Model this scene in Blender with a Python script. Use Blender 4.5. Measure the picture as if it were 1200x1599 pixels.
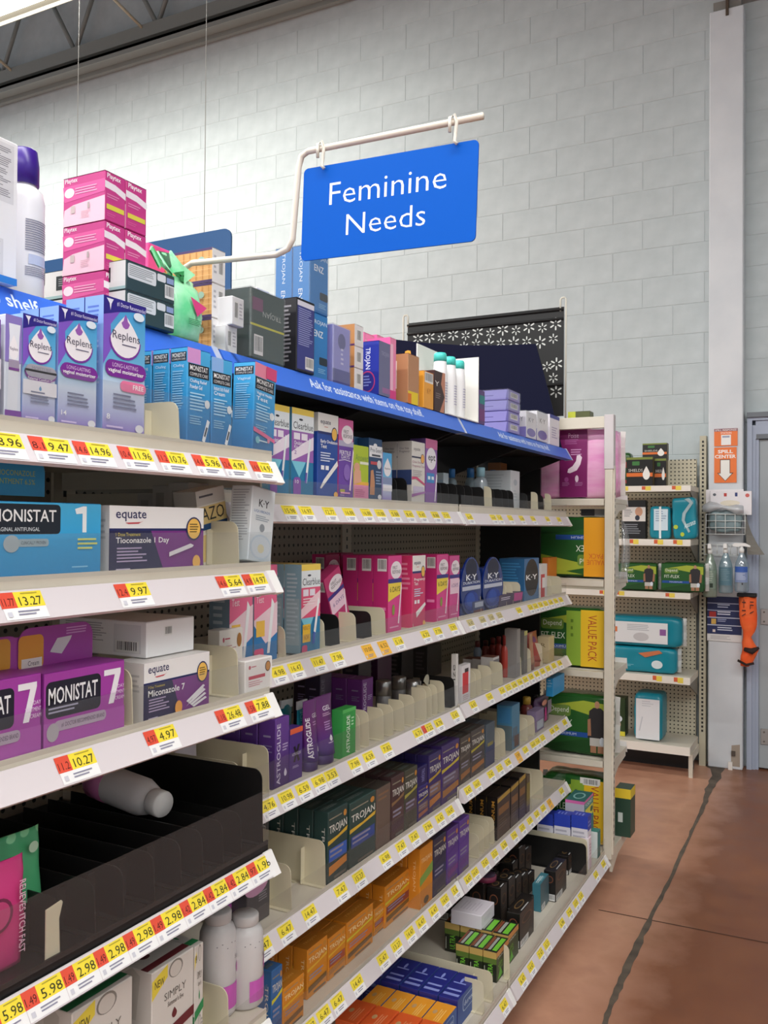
import bpy, bmesh, math, random
from mathutils import Vector, Matrix
random.seed(7)
for _o in list(bpy.data.objects): bpy.data.objects.remove(_o)
SC = bpy.context.scene
COL = SC.collection
# ---------------------------------------------------------------- camera
FPX, YAW, PITCH, ROLL, CAMH = 1385.08, .47555, .01442, -.00773, 1.55
_F = Vector((-math.sin(YAW)*math.cos(PITCH), math.cos(YAW)*math.cos(PITCH), math.sin(PITCH)))
_r = Vector((math.cos(YAW), math.sin(YAW), 0)); _d = _F.cross(_r)
_R = math.cos(ROLL)*_r + math.sin(ROLL)*_d
_D = math.cos(ROLL)*_d - math.sin(ROLL)*_r
cam = bpy.data.objects.new('camera', bpy.data.cameras.new('camera')); COL.objects.link(cam)
cam.data.sensor_fit = 'HORIZONTAL'; cam.data.sensor_width = 36; cam.data.lens = 36*FPX/1200
cam.data.clip_start = .05
cam.matrix_world = Matrix(((_R.x, -_D.x, -_F.x, 0), (_R.y, -_D.y, -_F.y, 0), (_R.z, -_D.z, -_F.z, CAMH), (0, 0, 0, 1)))
SC.camera = cam
# ---------------------------------------------------------------- world, lights, exposure
w = bpy.data.worlds.new('store_air'); SC.world = w; w.use_nodes = True
w.node_tree.nodes['Background'].inputs[0].default_value = (.86, .92, 1, 1)
w.node_tree.nodes['Background'].inputs[1].default_value = .47
vs = SC.view_settings
vs.view_transform = 'Standard'; vs.look = 'None'; vs.gamma = 1; vs.use_curve_mapping = False
vs.exposure = 0.39
LAMPS = [  # (x0, x1, y, z, watts down, watts to each side): rows of strip lights parallel to the back wall
    (-13.0, -3.4, 4.155, 5.10, 150, 104), (-6.0, 6.0, 0.155, 5.10, 360, 0), (-6.0, 7.0, -3.845, 5.10, 440, 0)]
for (x0, x1, y, z, e, es) in LAMPS:
    for (k, en, rx, sy) in ((0, e, 0, .14), (1, es, 90, .07), (-1, es, -90, .07)):
        if not en: continue
        l = bpy.data.lights.new('strip_light_glow', 'AREA'); l.shape = 'RECTANGLE'; l.size = x1-x0; l.size_y = sy
        l.energy = en; l.color = (1, .985, .915) if es else (1, .99, .96)
        o = bpy.data.objects.new('strip_light_glow', l); COL.objects.link(o)
        o.location = ((x0+x1)/2, y+k*.082, z-.012 if not k else z+.04); o.rotation_euler = (math.radians(rx), 0, 0)
# ---------------------------------------------------------------- photo rays -> places
def ray(x, y): return (x-600)*_R + (y-799.5)*_D + FPX*_F
CO = Vector((0, 0, CAMH))
def aX(x, y, X): v = ray(x, y); return CO + v*(X/v.x)
def aY(x, y, Y): v = ray(x, y); return CO + v*(Y/v.y)
def aZ(x, y, Z): v = ray(x, y); return CO + v*((Z-CAMH)/v.z)
# ---------------------------------------------------------------- materials
def lin(c):
    if isinstance(c, str):
        c = c.lstrip('#')
        if len(c) == 3: c = ''.join(k*2 for k in c)
        c = [int(c[i:i+2], 16)/255 for i in (0, 2, 4)]
    return tuple((v/12.92 if v <= .04045 else ((v+.055)/1.055)**2.4) for v in c)
MATS = {}
def mat(c, rough=.42, metal=0., name=None, emit=0., spec=.5):
    k = (c, rough, metal, emit, spec)
    if k in MATS: return MATS[k]
    m = bpy.data.materials.new(name or 'paint_%s' % str(c).strip('#')); m.use_nodes = True
    b = m.node_tree.nodes['Principled BSDF']; col = lin(c)+(1,)
    b.inputs['Base Color'].default_value = col; b.inputs['Roughness'].default_value = rough
    b.inputs['Metallic'].default_value = metal; b.inputs['Specular IOR Level'].default_value = spec
    if emit:
        b.inputs['Emission Color'].default_value = col; b.inputs['Emission Strength'].default_value = emit
    m.diffuse_color = col; MATS[k] = m
    return m
def nmat(name, build, rough=.5):
    m = bpy.data.materials.new(name); m.use_nodes = True
    nt = m.node_tree; b = nt.nodes['Principled BSDF']; b.inputs['Roughness'].default_value = rough
    build(nt, b); return m
def node(nt, t, **kw):
    n = nt.nodes.new(t)
    for k, v in kw.items():
        if k.startswith('i_'): n.inputs[int(k[2:]) if k[2:].isdigit() else k[2:].replace('_', ' ')].default_value = v
        else: setattr(n, k, v)
    return n
def noise_mix(nt, b, c1, c2, scale=3, detail=6, lo=.35, hi=.65, bump=0, coord='Object', stretch=None):
    tc = node(nt, 'ShaderNodeTexCoord'); n = node(nt, 'ShaderNodeTexNoise'); n.inputs['Scale'].default_value = scale; n.inputs['Detail'].default_value = detail
    if stretch:
        mp = node(nt, 'ShaderNodeMapping'); mp.inputs['Scale'].default_value = stretch
        nt.links.new(tc.outputs[coord], mp.inputs[0]); nt.links.new(mp.outputs[0], n.inputs['Vector'])
    else: nt.links.new(tc.outputs[coord], n.inputs['Vector'])
    r = node(nt, 'ShaderNodeValToRGB'); r.color_ramp.elements[0].position = lo; r.color_ramp.elements[1].position = hi
    r.color_ramp.elements[0].color = lin(c1)+(1,); r.color_ramp.elements[1].color = lin(c2)+(1,)
    nt.links.new(n.outputs['Fac'], r.inputs[0]); nt.links.new(r.outputs[0], b.inputs['Base Color'])
    if bump:
        bp = node(nt, 'ShaderNodeBump'); bp.inputs['Strength'].default_value = bump; bp.inputs['Distance'].default_value = .004
        nt.links.new(n.outputs['Fac'], bp.inputs['Height']); nt.links.new(bp.outputs[0], b.inputs['Normal'])
    return n, r
def clear_mat(name, tint=(1, 1, 1), diff=.06, gloss=.10, dcol=(.85, .87, .9)):
    m = bpy.data.materials.new(name); m.use_nodes = True; nt = m.node_tree; nt.nodes.clear()
    out = node(nt, 'ShaderNodeOutputMaterial'); tr = node(nt, 'ShaderNodeBsdfTransparent'); tr.inputs[0].default_value = tint+(1,)
    df = node(nt, 'ShaderNodeBsdfDiffuse'); df.inputs[0].default_value = dcol+(1,); gl = node(nt, 'ShaderNodeBsdfGlossy'); gl.inputs['Roughness'].default_value = .12
    m1 = node(nt, 'ShaderNodeMixShader'); m1.inputs[0].default_value = diff
    m2 = node(nt, 'ShaderNodeMixShader'); m2.inputs[0].default_value = gloss
    L = nt.links.new
    L(tr.outputs[0], m1.inputs[1]); L(df.outputs[0], m1.inputs[2]); L(m1.outputs[0], m2.inputs[1]); L(gl.outputs[0], m2.inputs[2]); L(m2.outputs[0], out.inputs[0])
    return m
M_LIP = clear_mat('clear_plastic_lip', (.96, .96, .96), .018, .04)
M_FILM = clear_mat('clear_shrink_film', (.97, .97, .98), .03, .14)
M_CREAM = nmat('cream_enamel', lambda nt, b: noise_mix(nt, b, '#d2c9b8', '#ddd5c6', 5), .4)
M_DIV = mat('#d8cfb4', .4, name='cream_plastic_divider')
M_RAIL = mat('#dcd3d6', .35, name='price_rail_plastic')
M_RAILW = mat('#f3f0ee', .35, name='white_rail_end')
M_BLACK = mat('#151414', .45, name='black_plastic')
M_TOPSH = mat('#1c1a1b', .5, name='black_shelf_enamel')
M_BLUE = mat('#3a6fd8', .4, name='blue_shelf_strip')
# ---------------------------------------------------------------- mesh builder
class MB:
    def __init__(s): s.v = []; s.f = []; s.m = []; s.mats = []; s.sm = []
    def mi(s, m):
        if m not in s.mats: s.mats.append(m)
        return s.mats.index(m)
    def add(s, vs, fs, m, smooth=False, mx=None):
        o = len(s.v)
        s.v += [tuple(mx @ Vector(p)) if mx else tuple(p) for p in vs]
        k = s.mi(m)
        for f in fs: s.f.append(tuple(i+o for i in f)); s.m.append(k); s.sm.append(smooth)
        return s
    def box(s, x0, x1, y0, y1, z0, z1, m, c=0., mx=None):
        if not c:
            vs = [(x, y, z) for z in (z0, z1) for y in (y0, y1) for x in (x0, x1)]
            return s.add(vs, [(0, 2, 3, 1), (4, 5, 7, 6), (0, 1, 5, 4), (2, 6, 7, 3), (0, 4, 6, 2), (1, 3, 7, 5)], m, mx=mx)
        bm = bmesh.new(); bmesh.ops.create_cube(bm, size=1)
        for v in bm.verts: v.co = Vector(((x0+x1)/2+v.co.x*(x1-x0), (y0+y1)/2+v.co.y*(y1-y0), (z0+z1)/2+v.co.z*(z1-z0)))
        bmesh.ops.bevel(bm, geom=list(bm.edges), offset=c, segments=1, affect='EDGES', profile=.5)
        bm.verts.index_update()
        s.add([v.co.copy() for v in bm.verts], [[v.index for v in f.verts] for f in bm.faces], m, mx=mx); bm.free()
        return s
    def prism(s, poly, axis, a, b, m, mx=None, smooth=False):
        # poly in the two other axes (cyclic order after axis), swept from a to b
        n = len(poly)
        def P(p, t): return {'x': (t, p[0], p[1]), 'y': (p[0], t, p[1]), 'z': (p[0], p[1], t)}[axis]
        vs = [P(p, a) for p in poly]+[P(p, b) for p in poly]
        fs = [tuple(range(n-1, -1, -1)), tuple(range(n, 2*n))]+[(i, (i+1) % n, n+(i+1) % n, n+i) for i in range(n)]
        ar = sum(poly[i][0]*poly[(i+1) % n][1]-poly[(i+1) % n][0]*poly[i][1] for i in range(n))
        flip = (ar < 0) != (b < a)
        if axis == 'y': flip = not flip
        if flip: fs = [f[::-1] for f in fs]
        return s.add(vs, fs, m, smooth, mx)
    def tube(s, pts, r, m, n=8, cap=True, mx=None):
        pts = [Vector(p) for p in pts]; rings = []; up = None
        for i, p in enumerate(pts):
            t = (pts[min(i+1, len(pts)-1)]-pts[max(i-1, 0)]).normalized()
            if up is None: up = Vector((0, 0, 1)) if abs(t.z) < .9 else Vector((1, 0, 0))
            a = t.cross(up).normalized(); up = a.cross(t).normalized(); rr = r[i] if isinstance(r, (list, tuple)) else r
            rings.append([p+rr*(math.cos(6.2832*k/n)*a+math.sin(6.2832*k/n)*up) for k in range(n)])
        vs = [q for g in rings for q in g]; fs = []
        for i in range(len(pts)-1):
            for k in range(n): fs.append((i*n+k, i*n+(k+1) % n, (i+1)*n+(k+1) % n, (i+1)*n+k))
        if cap: fs += [tuple(range(n-1, -1, -1)), tuple((len(pts)-1)*n+k for k in range(n))]
        return s.add(vs, fs, m, True, mx)
    def lathe(s, prof, m, n=20, mx=None, sx=1., sy=1.):
        vs = []; fs = []
        for (r, z) in prof: vs += [(r*sx*math.cos(6.2832*k/n), r*sy*math.sin(6.2832*k/n), z) for k in range(n)]
        for i in range(len(prof)-1):
            for k in range(n): fs.append((i*n+k, i*n+(k+1) % n, (i+1)*n+(k+1) % n, (i+1)*n+k))
        fs += [tuple(range(n-1, -1, -1)), tuple((len(prof)-1)*n+k for k in range(n))]
        return s.add(vs, fs, m, True, mx)
    def loft(s, rings, m, mx=None, cap=True, smooth=True):
        n = len(rings[0]); vs = [p for r in rings for p in r]; fs = []
        for i in range(len(rings)-1):
            for k in range(n): fs.append((i*n+k, i*n+(k+1) % n, (i+1)*n+(k+1) % n, (i+1)*n+k))
        if cap: fs += [tuple(range(n-1, -1, -1)), tuple((len(rings)-1)*n+k for k in range(n))]
        return s.add(vs, fs, m, smooth, mx)
    def mesh(s, name):
        me = bpy.data.meshes.new(name); me.from_pydata(s.v, [], s.f)
        for m in s.mats: me.materials.append(m)
        me.polygons.foreach_set('material_index', s.m); me.polygons.foreach_set('use_smooth', s.sm); me.update()
        return me
    def build(s, name, parent=None, loc=None, rot=None):
        o = bpy.data.objects.new(name, s.mesh(name)); COL.objects.link(o)
        if parent: o.parent = parent
        if loc: o.location = loc
        if rot: o.rotation_euler = rot
        return o
LABELS = {}
def tag(o, label=None, cat=None, group=None, kind=None):
    if label: o['label'] = label; LABELS[label] = LABELS.get(label, 0)+1
    if cat: o['category'] = cat
    if group: o['group'] = group
    if kind: o['kind'] = kind
    return o
def empty(name, loc=(0, 0, 0), rot=(0, 0, 0)):
    o = bpy.data.objects.new(name, None); COL.objects.link(o); o.location = loc; o.rotation_euler = rot; o.empty_display_size = .05
    return o
def clone(root, loc=None, label=None, rot=None):
    c = root.copy(); COL.objects.link(c)
    if loc is not None: c.location = loc
    if rot is not None: c.rotation_euler = rot
    if label: c['label'] = label
    for ch in [q for q in bpy.data.objects if q.parent == root] if not hasattr(root, '_kids') else root._kids:
        k = ch.copy(); COL.objects.link(k); k.parent = c
    return c
# ---------------------------------------------------------------- lettering and flat print
GL = {}
def glyphs(s, bold=0.):
    k = (s, bold)
    if k in GL: return GL[k]
    cu = bpy.data.curves.new('lettering', 'FONT'); cu.body = s; cu.resolution_u = 2; cu.fill_mode = 'FRONT'; cu.offset = bold
    ob = bpy.data.objects.new('lettering', cu); COL.objects.link(ob)
    me = ob.to_mesh(); vs = [(v.co.x, v.co.y) for v in me.vertices]; fs = [tuple(p.vertices) for p in me.polygons]
    ob.to_mesh_clear(); bpy.data.objects.remove(ob); bpy.data.curves.remove(cu)
    if not vs: GL[k] = ([], [], 1); return GL[k]
    x0 = min(v[0] for v in vs); x1 = max(v[0] for v in vs); y0 = min(v[1] for v in vs); y1 = max(v[1] for v in vs)
    GL[k] = ([((a-x0)/(x1-x0+1e-9), (b-y0)/(y1-y0+1e-9)) for a, b in vs], fs, (x1-x0)/(y1-y0+1e-9))
    return GL[k]
LAY = .00012
def prt(mb, O, U, V, ops, lay0=1):
    """flat print on a face: O = lower left corner, U / V = full edge vectors as seen; ops in 0..1"""
    O = Vector(O); U = Vector(U); V = Vector(V); N = U.cross(V).normalized(); W = U.length; H = V.length
    lay = lay0
    def put(pts, fs, col):
        nonlocal lay
        m = col if not isinstance(col, (str, tuple)) else mat(col, .45)
        mb.add([O+U*a+V*b+N*(LAY*lay) for a, b in pts], fs, m); lay += 1
    for op in ops:
        t = op[0]
        if t == 'r': _, a, b, c, d, col = op; put([(a, b), (c, b), (c, d), (a, d)], [(0, 1, 2, 3)], col)
        elif t == 'e':
            _, cu, cv, ru, rv, col = op; n = 20
            put([(cu+ru*math.cos(6.2832*k/n), cv+rv*math.sin(6.2832*k/n)) for k in range(n)], [tuple(range(n))], col)
        elif t == 'p': _, pts, col = op; put(pts, [tuple(range(len(pts)))], col)
        elif t == 'R':
            _, a, b, c, d, r, col = op; ru, rv = r/W, r/H; pts = []
            for (x, y, q) in ((c-ru, b+rv, -1), (c-ru, d-rv, 0), (a+ru, d-rv, 1), (a+ru, b+rv, 2)):
                for k in range(5): an = (q+k/4)*math.pi/2; pts.append((x+ru*math.cos(an), y+rv*math.sin(an)))
            put(pts, [tuple(range(len(pts)))], col)
        elif t == 'D':  # drop
            _, cu, cv, ru, rv, col = op; pts = []
            for k in range(24):
                an = -math.pi/2+6.2832*k/24; x = math.cos(an); y = math.sin(an)
                if y > 0: x *= (1-y)**.55*1.0+.0; y *= 1.35
                pts.append((cu+ru*x, cv+rv*y))
            put(pts, [tuple(range(24))], col)
        elif t == 't':
            s, a, b, c, d, col = op[1:7]; rot = op[7] if len(op) > 7 else 0; bold = op[8] if len(op) > 8 else 0.
            vs, fs, asp = glyphs(s, bold)
            if rot == 0: pts = [(a+(c-a)*x, b+(d-b)*y) for x, y in vs]
            elif rot == 1: pts = [(c-(c-a)*y, b+(d-b)*x) for x, y in vs]
            elif rot == 2: pts = [(c-(c-a)*x, d-(d-b)*y) for x, y in vs]
            else: pts = [(a+(c-a)*y, d-(d-b)*x) for x, y in vs]
            put(pts, fs, col)
        elif t == 's':  # slanted lettering inside a sheared box
            s, a, b, c, d, sh, col = op[1:8]; vs, fs, asp = glyphs(s, .012)
            put([(a+(c-a)*x, b+(d-b)*y+sh*x) for x, y in vs], fs, col)
        elif t == 'l':
            _, a, b, c, d, n, col = op; rnd = random.Random(int(a*997+b*7919+n)); pts = []; fs = []
            for k in range(n):
                y1 = d-(d-b)*k/n; y0 = y1-(d-b)/n*.45; e = a+(c-a)*rnd.uniform(.65, 1); i = len(pts)
                pts += [(a, y0), (e, y0), (e, y1), (a, y1)]; fs.append((i, i+1, i+2, i+3))
            put(pts, fs, col)
        elif t == 'b':
            _, a, b, c, d = op; put([(a, b), (c, b), (c, d), (a, d)], [(0, 1, 2, 3)], '#e8e6e4')
            rnd = random.Random(3); pts = []; fs = []; x = a+(c-a)*.08
            while x < c-(c-a)*.1:
                ww = (c-a)*rnd.uniform(.02, .05); i = len(pts); pts += [(x, b+(d-b)*.18), (x+ww, b+(d-b)*.18), (x+ww, d-(d-b)*.08), (x, d-(d-b)*.08)]; fs.append((i, i+1, i+2, i+3)); x += ww+(c-a)*rnd.uniform(.025, .06)
            put(pts, fs, '#2a2a2c')
# ================================================================ THE ROOM
YW = 6.23
M_WALL = nmat('painted_block', lambda nt, b: noise_mix(nt, b, '#bac3c5', '#c5cdcf', 9, 8, .3, .7, .12), .55)
M_STEEL = nmat('painted_steel', lambda nt, b: noise_mix(nt, b, '#d3d7dc', '#dcdfe3', 4), .5)
M_CEIL = mat('#74767a', .8, name='grey_roof_deck')
M_JOIST = mat('#8c928f', .6, name='grey_joist_paint')
def floor_nodes(nt, b):
    n, r = noise_mix(nt, b, '#b8836a', '#d8a68a', 1.1, 9, .3, .72)
    n2 = node(nt, 'ShaderNodeTexNoise'); n2.inputs['Scale'].default_value = 7; n2.inputs['Detail'].default_value = 10
    n3 = node(nt, 'ShaderNodeTexNoise'); n3.inputs['Scale'].default_value = .55; n3.inputs['Detail'].default_value = 4
    tc = node(nt, 'ShaderNodeTexCoord'); nt.links.new(tc.outputs['Object'], n2.inputs['Vector']); nt.links.new(tc.outputs['Object'], n3.inputs['Vector'])
    mx = node(nt, 'ShaderNodeMix', data_type='RGBA', blend_type='OVERLAY'); mx.inputs[0].default_value = .45
    nt.links.new(r.outputs[0], mx.inputs[6]); nt.links.new(n2.outputs['Fac'], mx.inputs[7])
    mp = node(nt, 'ShaderNodeMapRange'); mp.inputs[1].default_value = .45; mp.inputs[2].default_value = .62
    nt.links.new(n3.outputs['Fac'], mp.inputs[0])
    m2 = node(nt, 'ShaderNodeMix', data_type='RGBA'); nt.links.new(mp.outputs[0], m2.inputs[0])
    m2.inputs[7].default_value = lin('#a06a50')+(1,); nt.links.new(mx.outputs[2], m2.inputs[6])
    sc = node(nt, 'ShaderNodeMath', operation='MULTIPLY'); sc.inputs[1].default_value = .5; nt.links.new(mp.outputs[0], sc.inputs[0]); nt.links.new(sc.outputs[0], m2.inputs[0])
    sp = node(nt, 'ShaderNodeSeparateXYZ'); nt.links.new(tc.outputs['Object'], sp.inputs[0])
    ad = node(nt, 'ShaderNodeMath', operation='MULTIPLY_ADD'); ad.inputs[1].default_value = .35; nt.links.new(n2.outputs['Fac'], ad.inputs[0]); nt.links.new(sp.outputs['X'], ad.inputs[2])
    st = node(nt, 'ShaderNodeMapRange'); st.inputs[1].default_value = CRX+.10; st.inputs[2].default_value = CRX+.34; nt.links.new(ad.outputs[0], st.inputs[0])
    m3 = node(nt, 'ShaderNodeMix', data_type='RGBA', blend_type='MULTIPLY'); nt.links.new(st.outputs[0], m3.inputs[0]); nt.links.new(m2.outputs[2], m3.inputs[6]); m3.inputs[7].default_value = lin('#a58a72')+(1,)
    nt.links.new(m3.outputs[2], b.inputs['Base Color'])
    rr = node(nt, 'ShaderNodeMapRange'); rr.inputs[3].default_value = .22; rr.inputs[4].default_value = .5
    nt.links.new(n2.outputs['Fac'], rr.inputs[0]); nt.links.new(rr.outputs[0], b.inputs['Roughness'])
CRX = (aZ(1108, 1232, 0).x+aZ(956, 1568, 0).x)/2   # the filled crack parts two pours of concrete
M_FLOOR = nmat('stained_concrete', floor_nodes)
floor = tag(MB().box(-9, 8, -6, 8, -.1, 0, M_FLOOR).build('floor'), kind='structure')
def crackmat(nt, b): noise_mix(nt, b, '#4d443c', '#6a5d50', 12, 8)
M_CRACK = nmat('grey_crack_filler', crackmat, .7)
CR = [(1100, 1192, 30), (1122, 1200, 30), (1118, 1215, 22), (1108, 1232, 16), (1102, 1252, 10), (1092, 1275, 8), (1078, 1305, 8), (1062, 1340, 9), (1042, 1385, 10), (1020, 1425, 12), (1002, 1462, 16), (984, 1502, 22), (970, 1535, 20), (956, 1568, 14), (944, 1599, 16), (930, 1640, 16)]
mb = MB(); vs = []; rnd = random.Random(4)
for i in range(len(CR)-1):
    for k in range(4):
        t = k/4; x = CR[i][0]*(1-t)+CR[i+1][0]*t; y = CR[i][1]*(1-t)+CR[i+1][1]*t; ww = CR[i][2]*(1-t)+CR[i+1][2]*t
        ww *= rnd.uniform(.6, 1.0)*.85; j = rnd.uniform(-1.1, 1.1)
        vs += [aZ(x+j-ww/2, y, .0012), aZ(x+j+ww/2, y, .0012)]
mb.add(vs, [(2*i, 2*i+1, 2*i+3, 2*i+2) for i in range(len(vs)//2-1)], M_CRACK).build('crack_filler', floor)
mb = MB(); a = aZ(935, 1421, .001); b = aZ(1210, 1475, .001); c = Vector((.0, .006, 0))
mb.add([a, a+c, b+c, b], [(0, 3, 2, 1)], mat('#4a3228', .7)).build('control_joint', floor)
# back wall of painted concrete blocks
wall = tag(MB().box(-9, 6, YW, YW+.2, 0, 6.9, M_WALL).build('wall_back'), kind='structure')
BH = .2034; BW = .4064
z0 = aY(1105, 614, YW).z % BH; xj = aY(1004.5, 350, YW).x; zj = aY(1004.5, 350, YW).z
kj = math.floor((zj-z0)/BH)
blk = MB(); g = .0024; blk.box(g, BW-g, -.0028, .02, g, BH-g, M_WALL, .0018); blk_me = blk.mesh('concrete_block')
cells = []
for k in range(0, 28):
    off = 0 if (k-kj) % 2 == 0 else BW/2
    x = xj+off-BW*22
    while x < 1.4:
        z = z0+k*BH; c = Vector((x+BW/2, YW, z+BH/2)); q = c-CO; dz = q.dot(_F)
        px = 600+FPX*q.dot(_R)/dz; py = 799.5+FPX*q.dot(_D)/dz
        if -60 < px < 1260 and -60 < py < 1300 and z < 6.0:
            hid = py > 400+.36*px if px < 880 else (py > 700 and px < 1090)
            pil = 1112 < px < 1158
            cells.append((hid or pil, dz, x, z))
        x += BW
cells.sort()
for i, (h, dz, x, z) in enumerate(cells[:300]):
    o = bpy.data.objects.new('concrete_block', blk_me); COL.objects.link(o); o.parent = wall; o.location = (x, YW, z)
rest = MB()
for (h, dz, x, z) in cells[300:]: rest.box(x+g, x+BW-g, YW-.0028, YW+.02, z+g, z+BH-g, M_WALL)
tag(rest.build('concrete_blocks_far', wall), kind='stuff')
tag(MB().box(3.6, 3.8, -6, 8, 0, 6.9, M_WALL).build('wall_right'), kind='structure')
tag(MB().box(-9, 8, -6, 8, 6.9, 7.0, M_CEIL).build('ceiling'), kind='structure')
# steel column on the wall
xl = aY(1107, 700, 6.1).x; xr = aY(1161, 700, 6.1).x
mb = MB().box(xl, xr, 6.1, YW-.001, 0, 4.93, M_STEEL, .006); pil = tag(mb.build('trim_1'), kind='structure')
pil['label'] = 'tall pale steel column standing against the block wall'
MB().box(xl+.02, xr-.02, 6.13, YW-.001, 4.93, 5.0, mat('#8d8a84', .6)).build('cap_plate', pil)
mb = MB().box(xl+.10, xr+.12, 6.12, YW-.001, 5.0, 5.1, mat('#a9a7a2', .6)); mb.box(xl+.10, xl+.118, 6.09, 6.13, 4.88, 5.1, mat('#55473a', .7)); mb.build('top_bracket', pil)
a = aY(1146, 1178, 6.098)
mb = MB(); P = [aY(1143, 1164, 6.097), aY(1156, 1163, 6.097), aY(1156, 1198, 6.097), aY(1142, 1196, 6.097)]
mb.add([p for p in P]+[p+Vector((0, .004, 0)) for p in P], [(3, 2, 1, 0), (4, 5, 6, 7), (0, 1, 5, 4), (1, 2, 6, 5), (2, 3, 7, 6), (3, 0, 4, 7)], mat('#a89a8c', .8))
mb.box(a.x-.012, a.x+.012, 6.085, 6.098, .09, .12, mat('#5c5048', .8)); mb.box(a.x-.03, a.x-.005, 6.08, 6.098, .0, .05, mat('#efe9e2', .7)); mb.build('worn_patch', pil)
# grey steel door and its frame, right of the column
M_DOOR = mat('#a9b0b4', .45, name='grey_door_paint'); M_FRAME = mat('#aab3c6', .45, name='blue_grey_frame_paint')
fx = aY(1168, 900, 6.2).x; fz = aY(1170, 658, 6.2).z; dx = aY(1186, 900, 6.2).x; dz_ = aY(1186, 686, 6.2).z
door = tag(MB().box(dx, dx+.95, 6.19, 6.225, .01, dz_, M_DOOR, .003).build('door_1'), kind='structure')
mb = MB(); mb.box(fx, fx+.03, 6.15, YW-.001, 0, fz, M_FRAME); mb.box(fx+.03, fx+.05, 6.165, YW-.001, 0, fz-.03, M_FRAME); mb.box(fx+.05, dx, 6.175, YW-.001, 0, dz_, M_FRAME)
mb.box(fx, dx+1.1, 6.15, YW-.001, fz, fz+.03, M_FRAME); mb.box(fx+.05, dx+1.1, 6.165, YW-.001, dz_, fz, M_FRAME); mb.box(fx, dx+1.1, 6.13, YW-.001, fz+.02, fz+.05, mat('#6f747b', .5)); mb.box(dx-.015, dx+1.1, 6.16, YW-.001, dz_, dz_+.03, mat('#6f747b', .5))
mb.build('door_frame', door)
for py in (963, 1150):
    p = aY(1194, py, 6.188); mb = MB().box(p.x-.02, p.x+.05, 6.18, 6.189, p.z-.05, p.z+.05, mat('#b6b6b4', .35, .6), .002)
    for dz in (-.03, .03): mb.lathe([(.006, 0), (.006, .003)], mat('#77736c', .5), 8, Matrix.Translation((p.x, 6.18, p.z+dz)) @ Matrix.Rotation(math.pi/2, 4, 'X'))
    mb.build('hinge', door)
# roof steel along the wall
mb = MB(); mb.box(-9, 6, 6.05, 6.2, 5.93, 5.96, M_JOIST); mb.box(-9, 6, 6.05, 6.07, 5.96, 6.05, M_JOIST); mb.box(-9, 6, 6.16, 6.2, 5.80, 5.93, M_JOIST); mb.box(-9, 6, 6.0, 6.2, 5.84, 5.865, M_JOIST); mb.box(-9, 6, 6.0, 6.015, 5.80, 5.865, M_JOIST)
girder = tag(mb.build('trim_2'), kind='structure')
girder['label'] = 'long grey roof joist running along the top of the block wall'
for i in range(9):
    x = -8.6+i*1.02
    MB().tube([(x, 6.12, 5.96), (x+.42, 6.12, 6.85)], .022, M_JOIST, 6).build('web_rod', girder)
    MB().tube([(x+.10, 6.12, 5.96), (x-.42, 6.12, 6.85)], .022, M_JOIST, 6).build('web_rod', girder)
for i in range(6):
    x = -9.0+i*1.7
    MB().tube([(x, 6.1, 6.0), (x-.5, 4.9, 6.75)], .014, mat('#c9c5b0', .6), 6).build('bridging_rod', girder)
mb = MB(); mb.box(-9, 6, 4.86, 4.90, 5.93, 6.06, M_JOIST); mb.box(-9, 6, 4.80, 4.96, 5.90, 5.93, M_JOIST); mb.box(-9, 6, 4.83, 4.93, 6.75, 6.85, M_JOIST)
tag(mb.build('trim_3'), kind='structure')['label'] = 'second grey roof joist a little way out from the wall'
# strip lights
M_LAMP = mat('#fffaf0', .5, emit=4.0, name='lit_tube_diffuser'); M_LHOUS = mat('#4f4b42', .7, name='light_housing')
for i, (x0, x1, y, z, e, es) in enumerate(LAMPS):
    t = tag(empty('ceiling_strip_light', ((x0+x1)/2, y, z)), ['lit strip light hanging in the upper left corner', 'lit strip light overhead in front of the shelves', 'lit strip light overhead behind the viewer'][i], 'light')
    L2 = (x1-x0)/2
    MB().prism([(-.255, .060), (-.25, .060), (-.245, .085), (.245, .085), (.25, .060), (.255, .060), (.25, .095), (.06, .16), (-.06, .16), (-.25, .095)], 'x', -L2, L2, M_LHOUS).build('housing', t)
    MB().box(-L2, L2, -.08, .08, -.010, .084, M_LAMP).build('diffuser', t)
    for s in (-1, 1): MB().tube([(s*(L2-.6), 0, .15), (s*(L2-.6), 0, 1.75)], .006, M_JOIST, 6).build('hanger_rod', t)
# ================================================================ THE GONDOLA
BAYS = [(.15, 1.365), (1.365, 2.58), (2.58, 3.81)]; XB = -1.475
def peg(nt, b):
    tc = node(nt, 'ShaderNodeTexCoord'); sp = node(nt, 'ShaderNodeSeparateXYZ'); nt.links.new(tc.outputs['Object'], sp.inputs[0])
    fr = []
    for ax in ('Y', 'X', 'Z'):
        a = node(nt, 'ShaderNodeMath', operation='MULTIPLY'); a.inputs[1].default_value = 1/.0254
        nt.links.new(sp.outputs[ax], a.inputs[0]); c = node(nt, 'ShaderNodeMath', operation='FRACT'); nt.links.new(a.outputs[0], c.inputs[0])
        d = node(nt, 'ShaderNodeMath', operation='SUBTRACT'); d.inputs[1].default_value = .5; nt.links.new(c.outputs[0], d.inputs[0])
        e = node(nt, 'ShaderNodeMath', operation='POWER'); e.inputs[1].default_value = 2; nt.links.new(d.outputs[0], e.inputs[0]); fr.append(e)
    return fr
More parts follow.
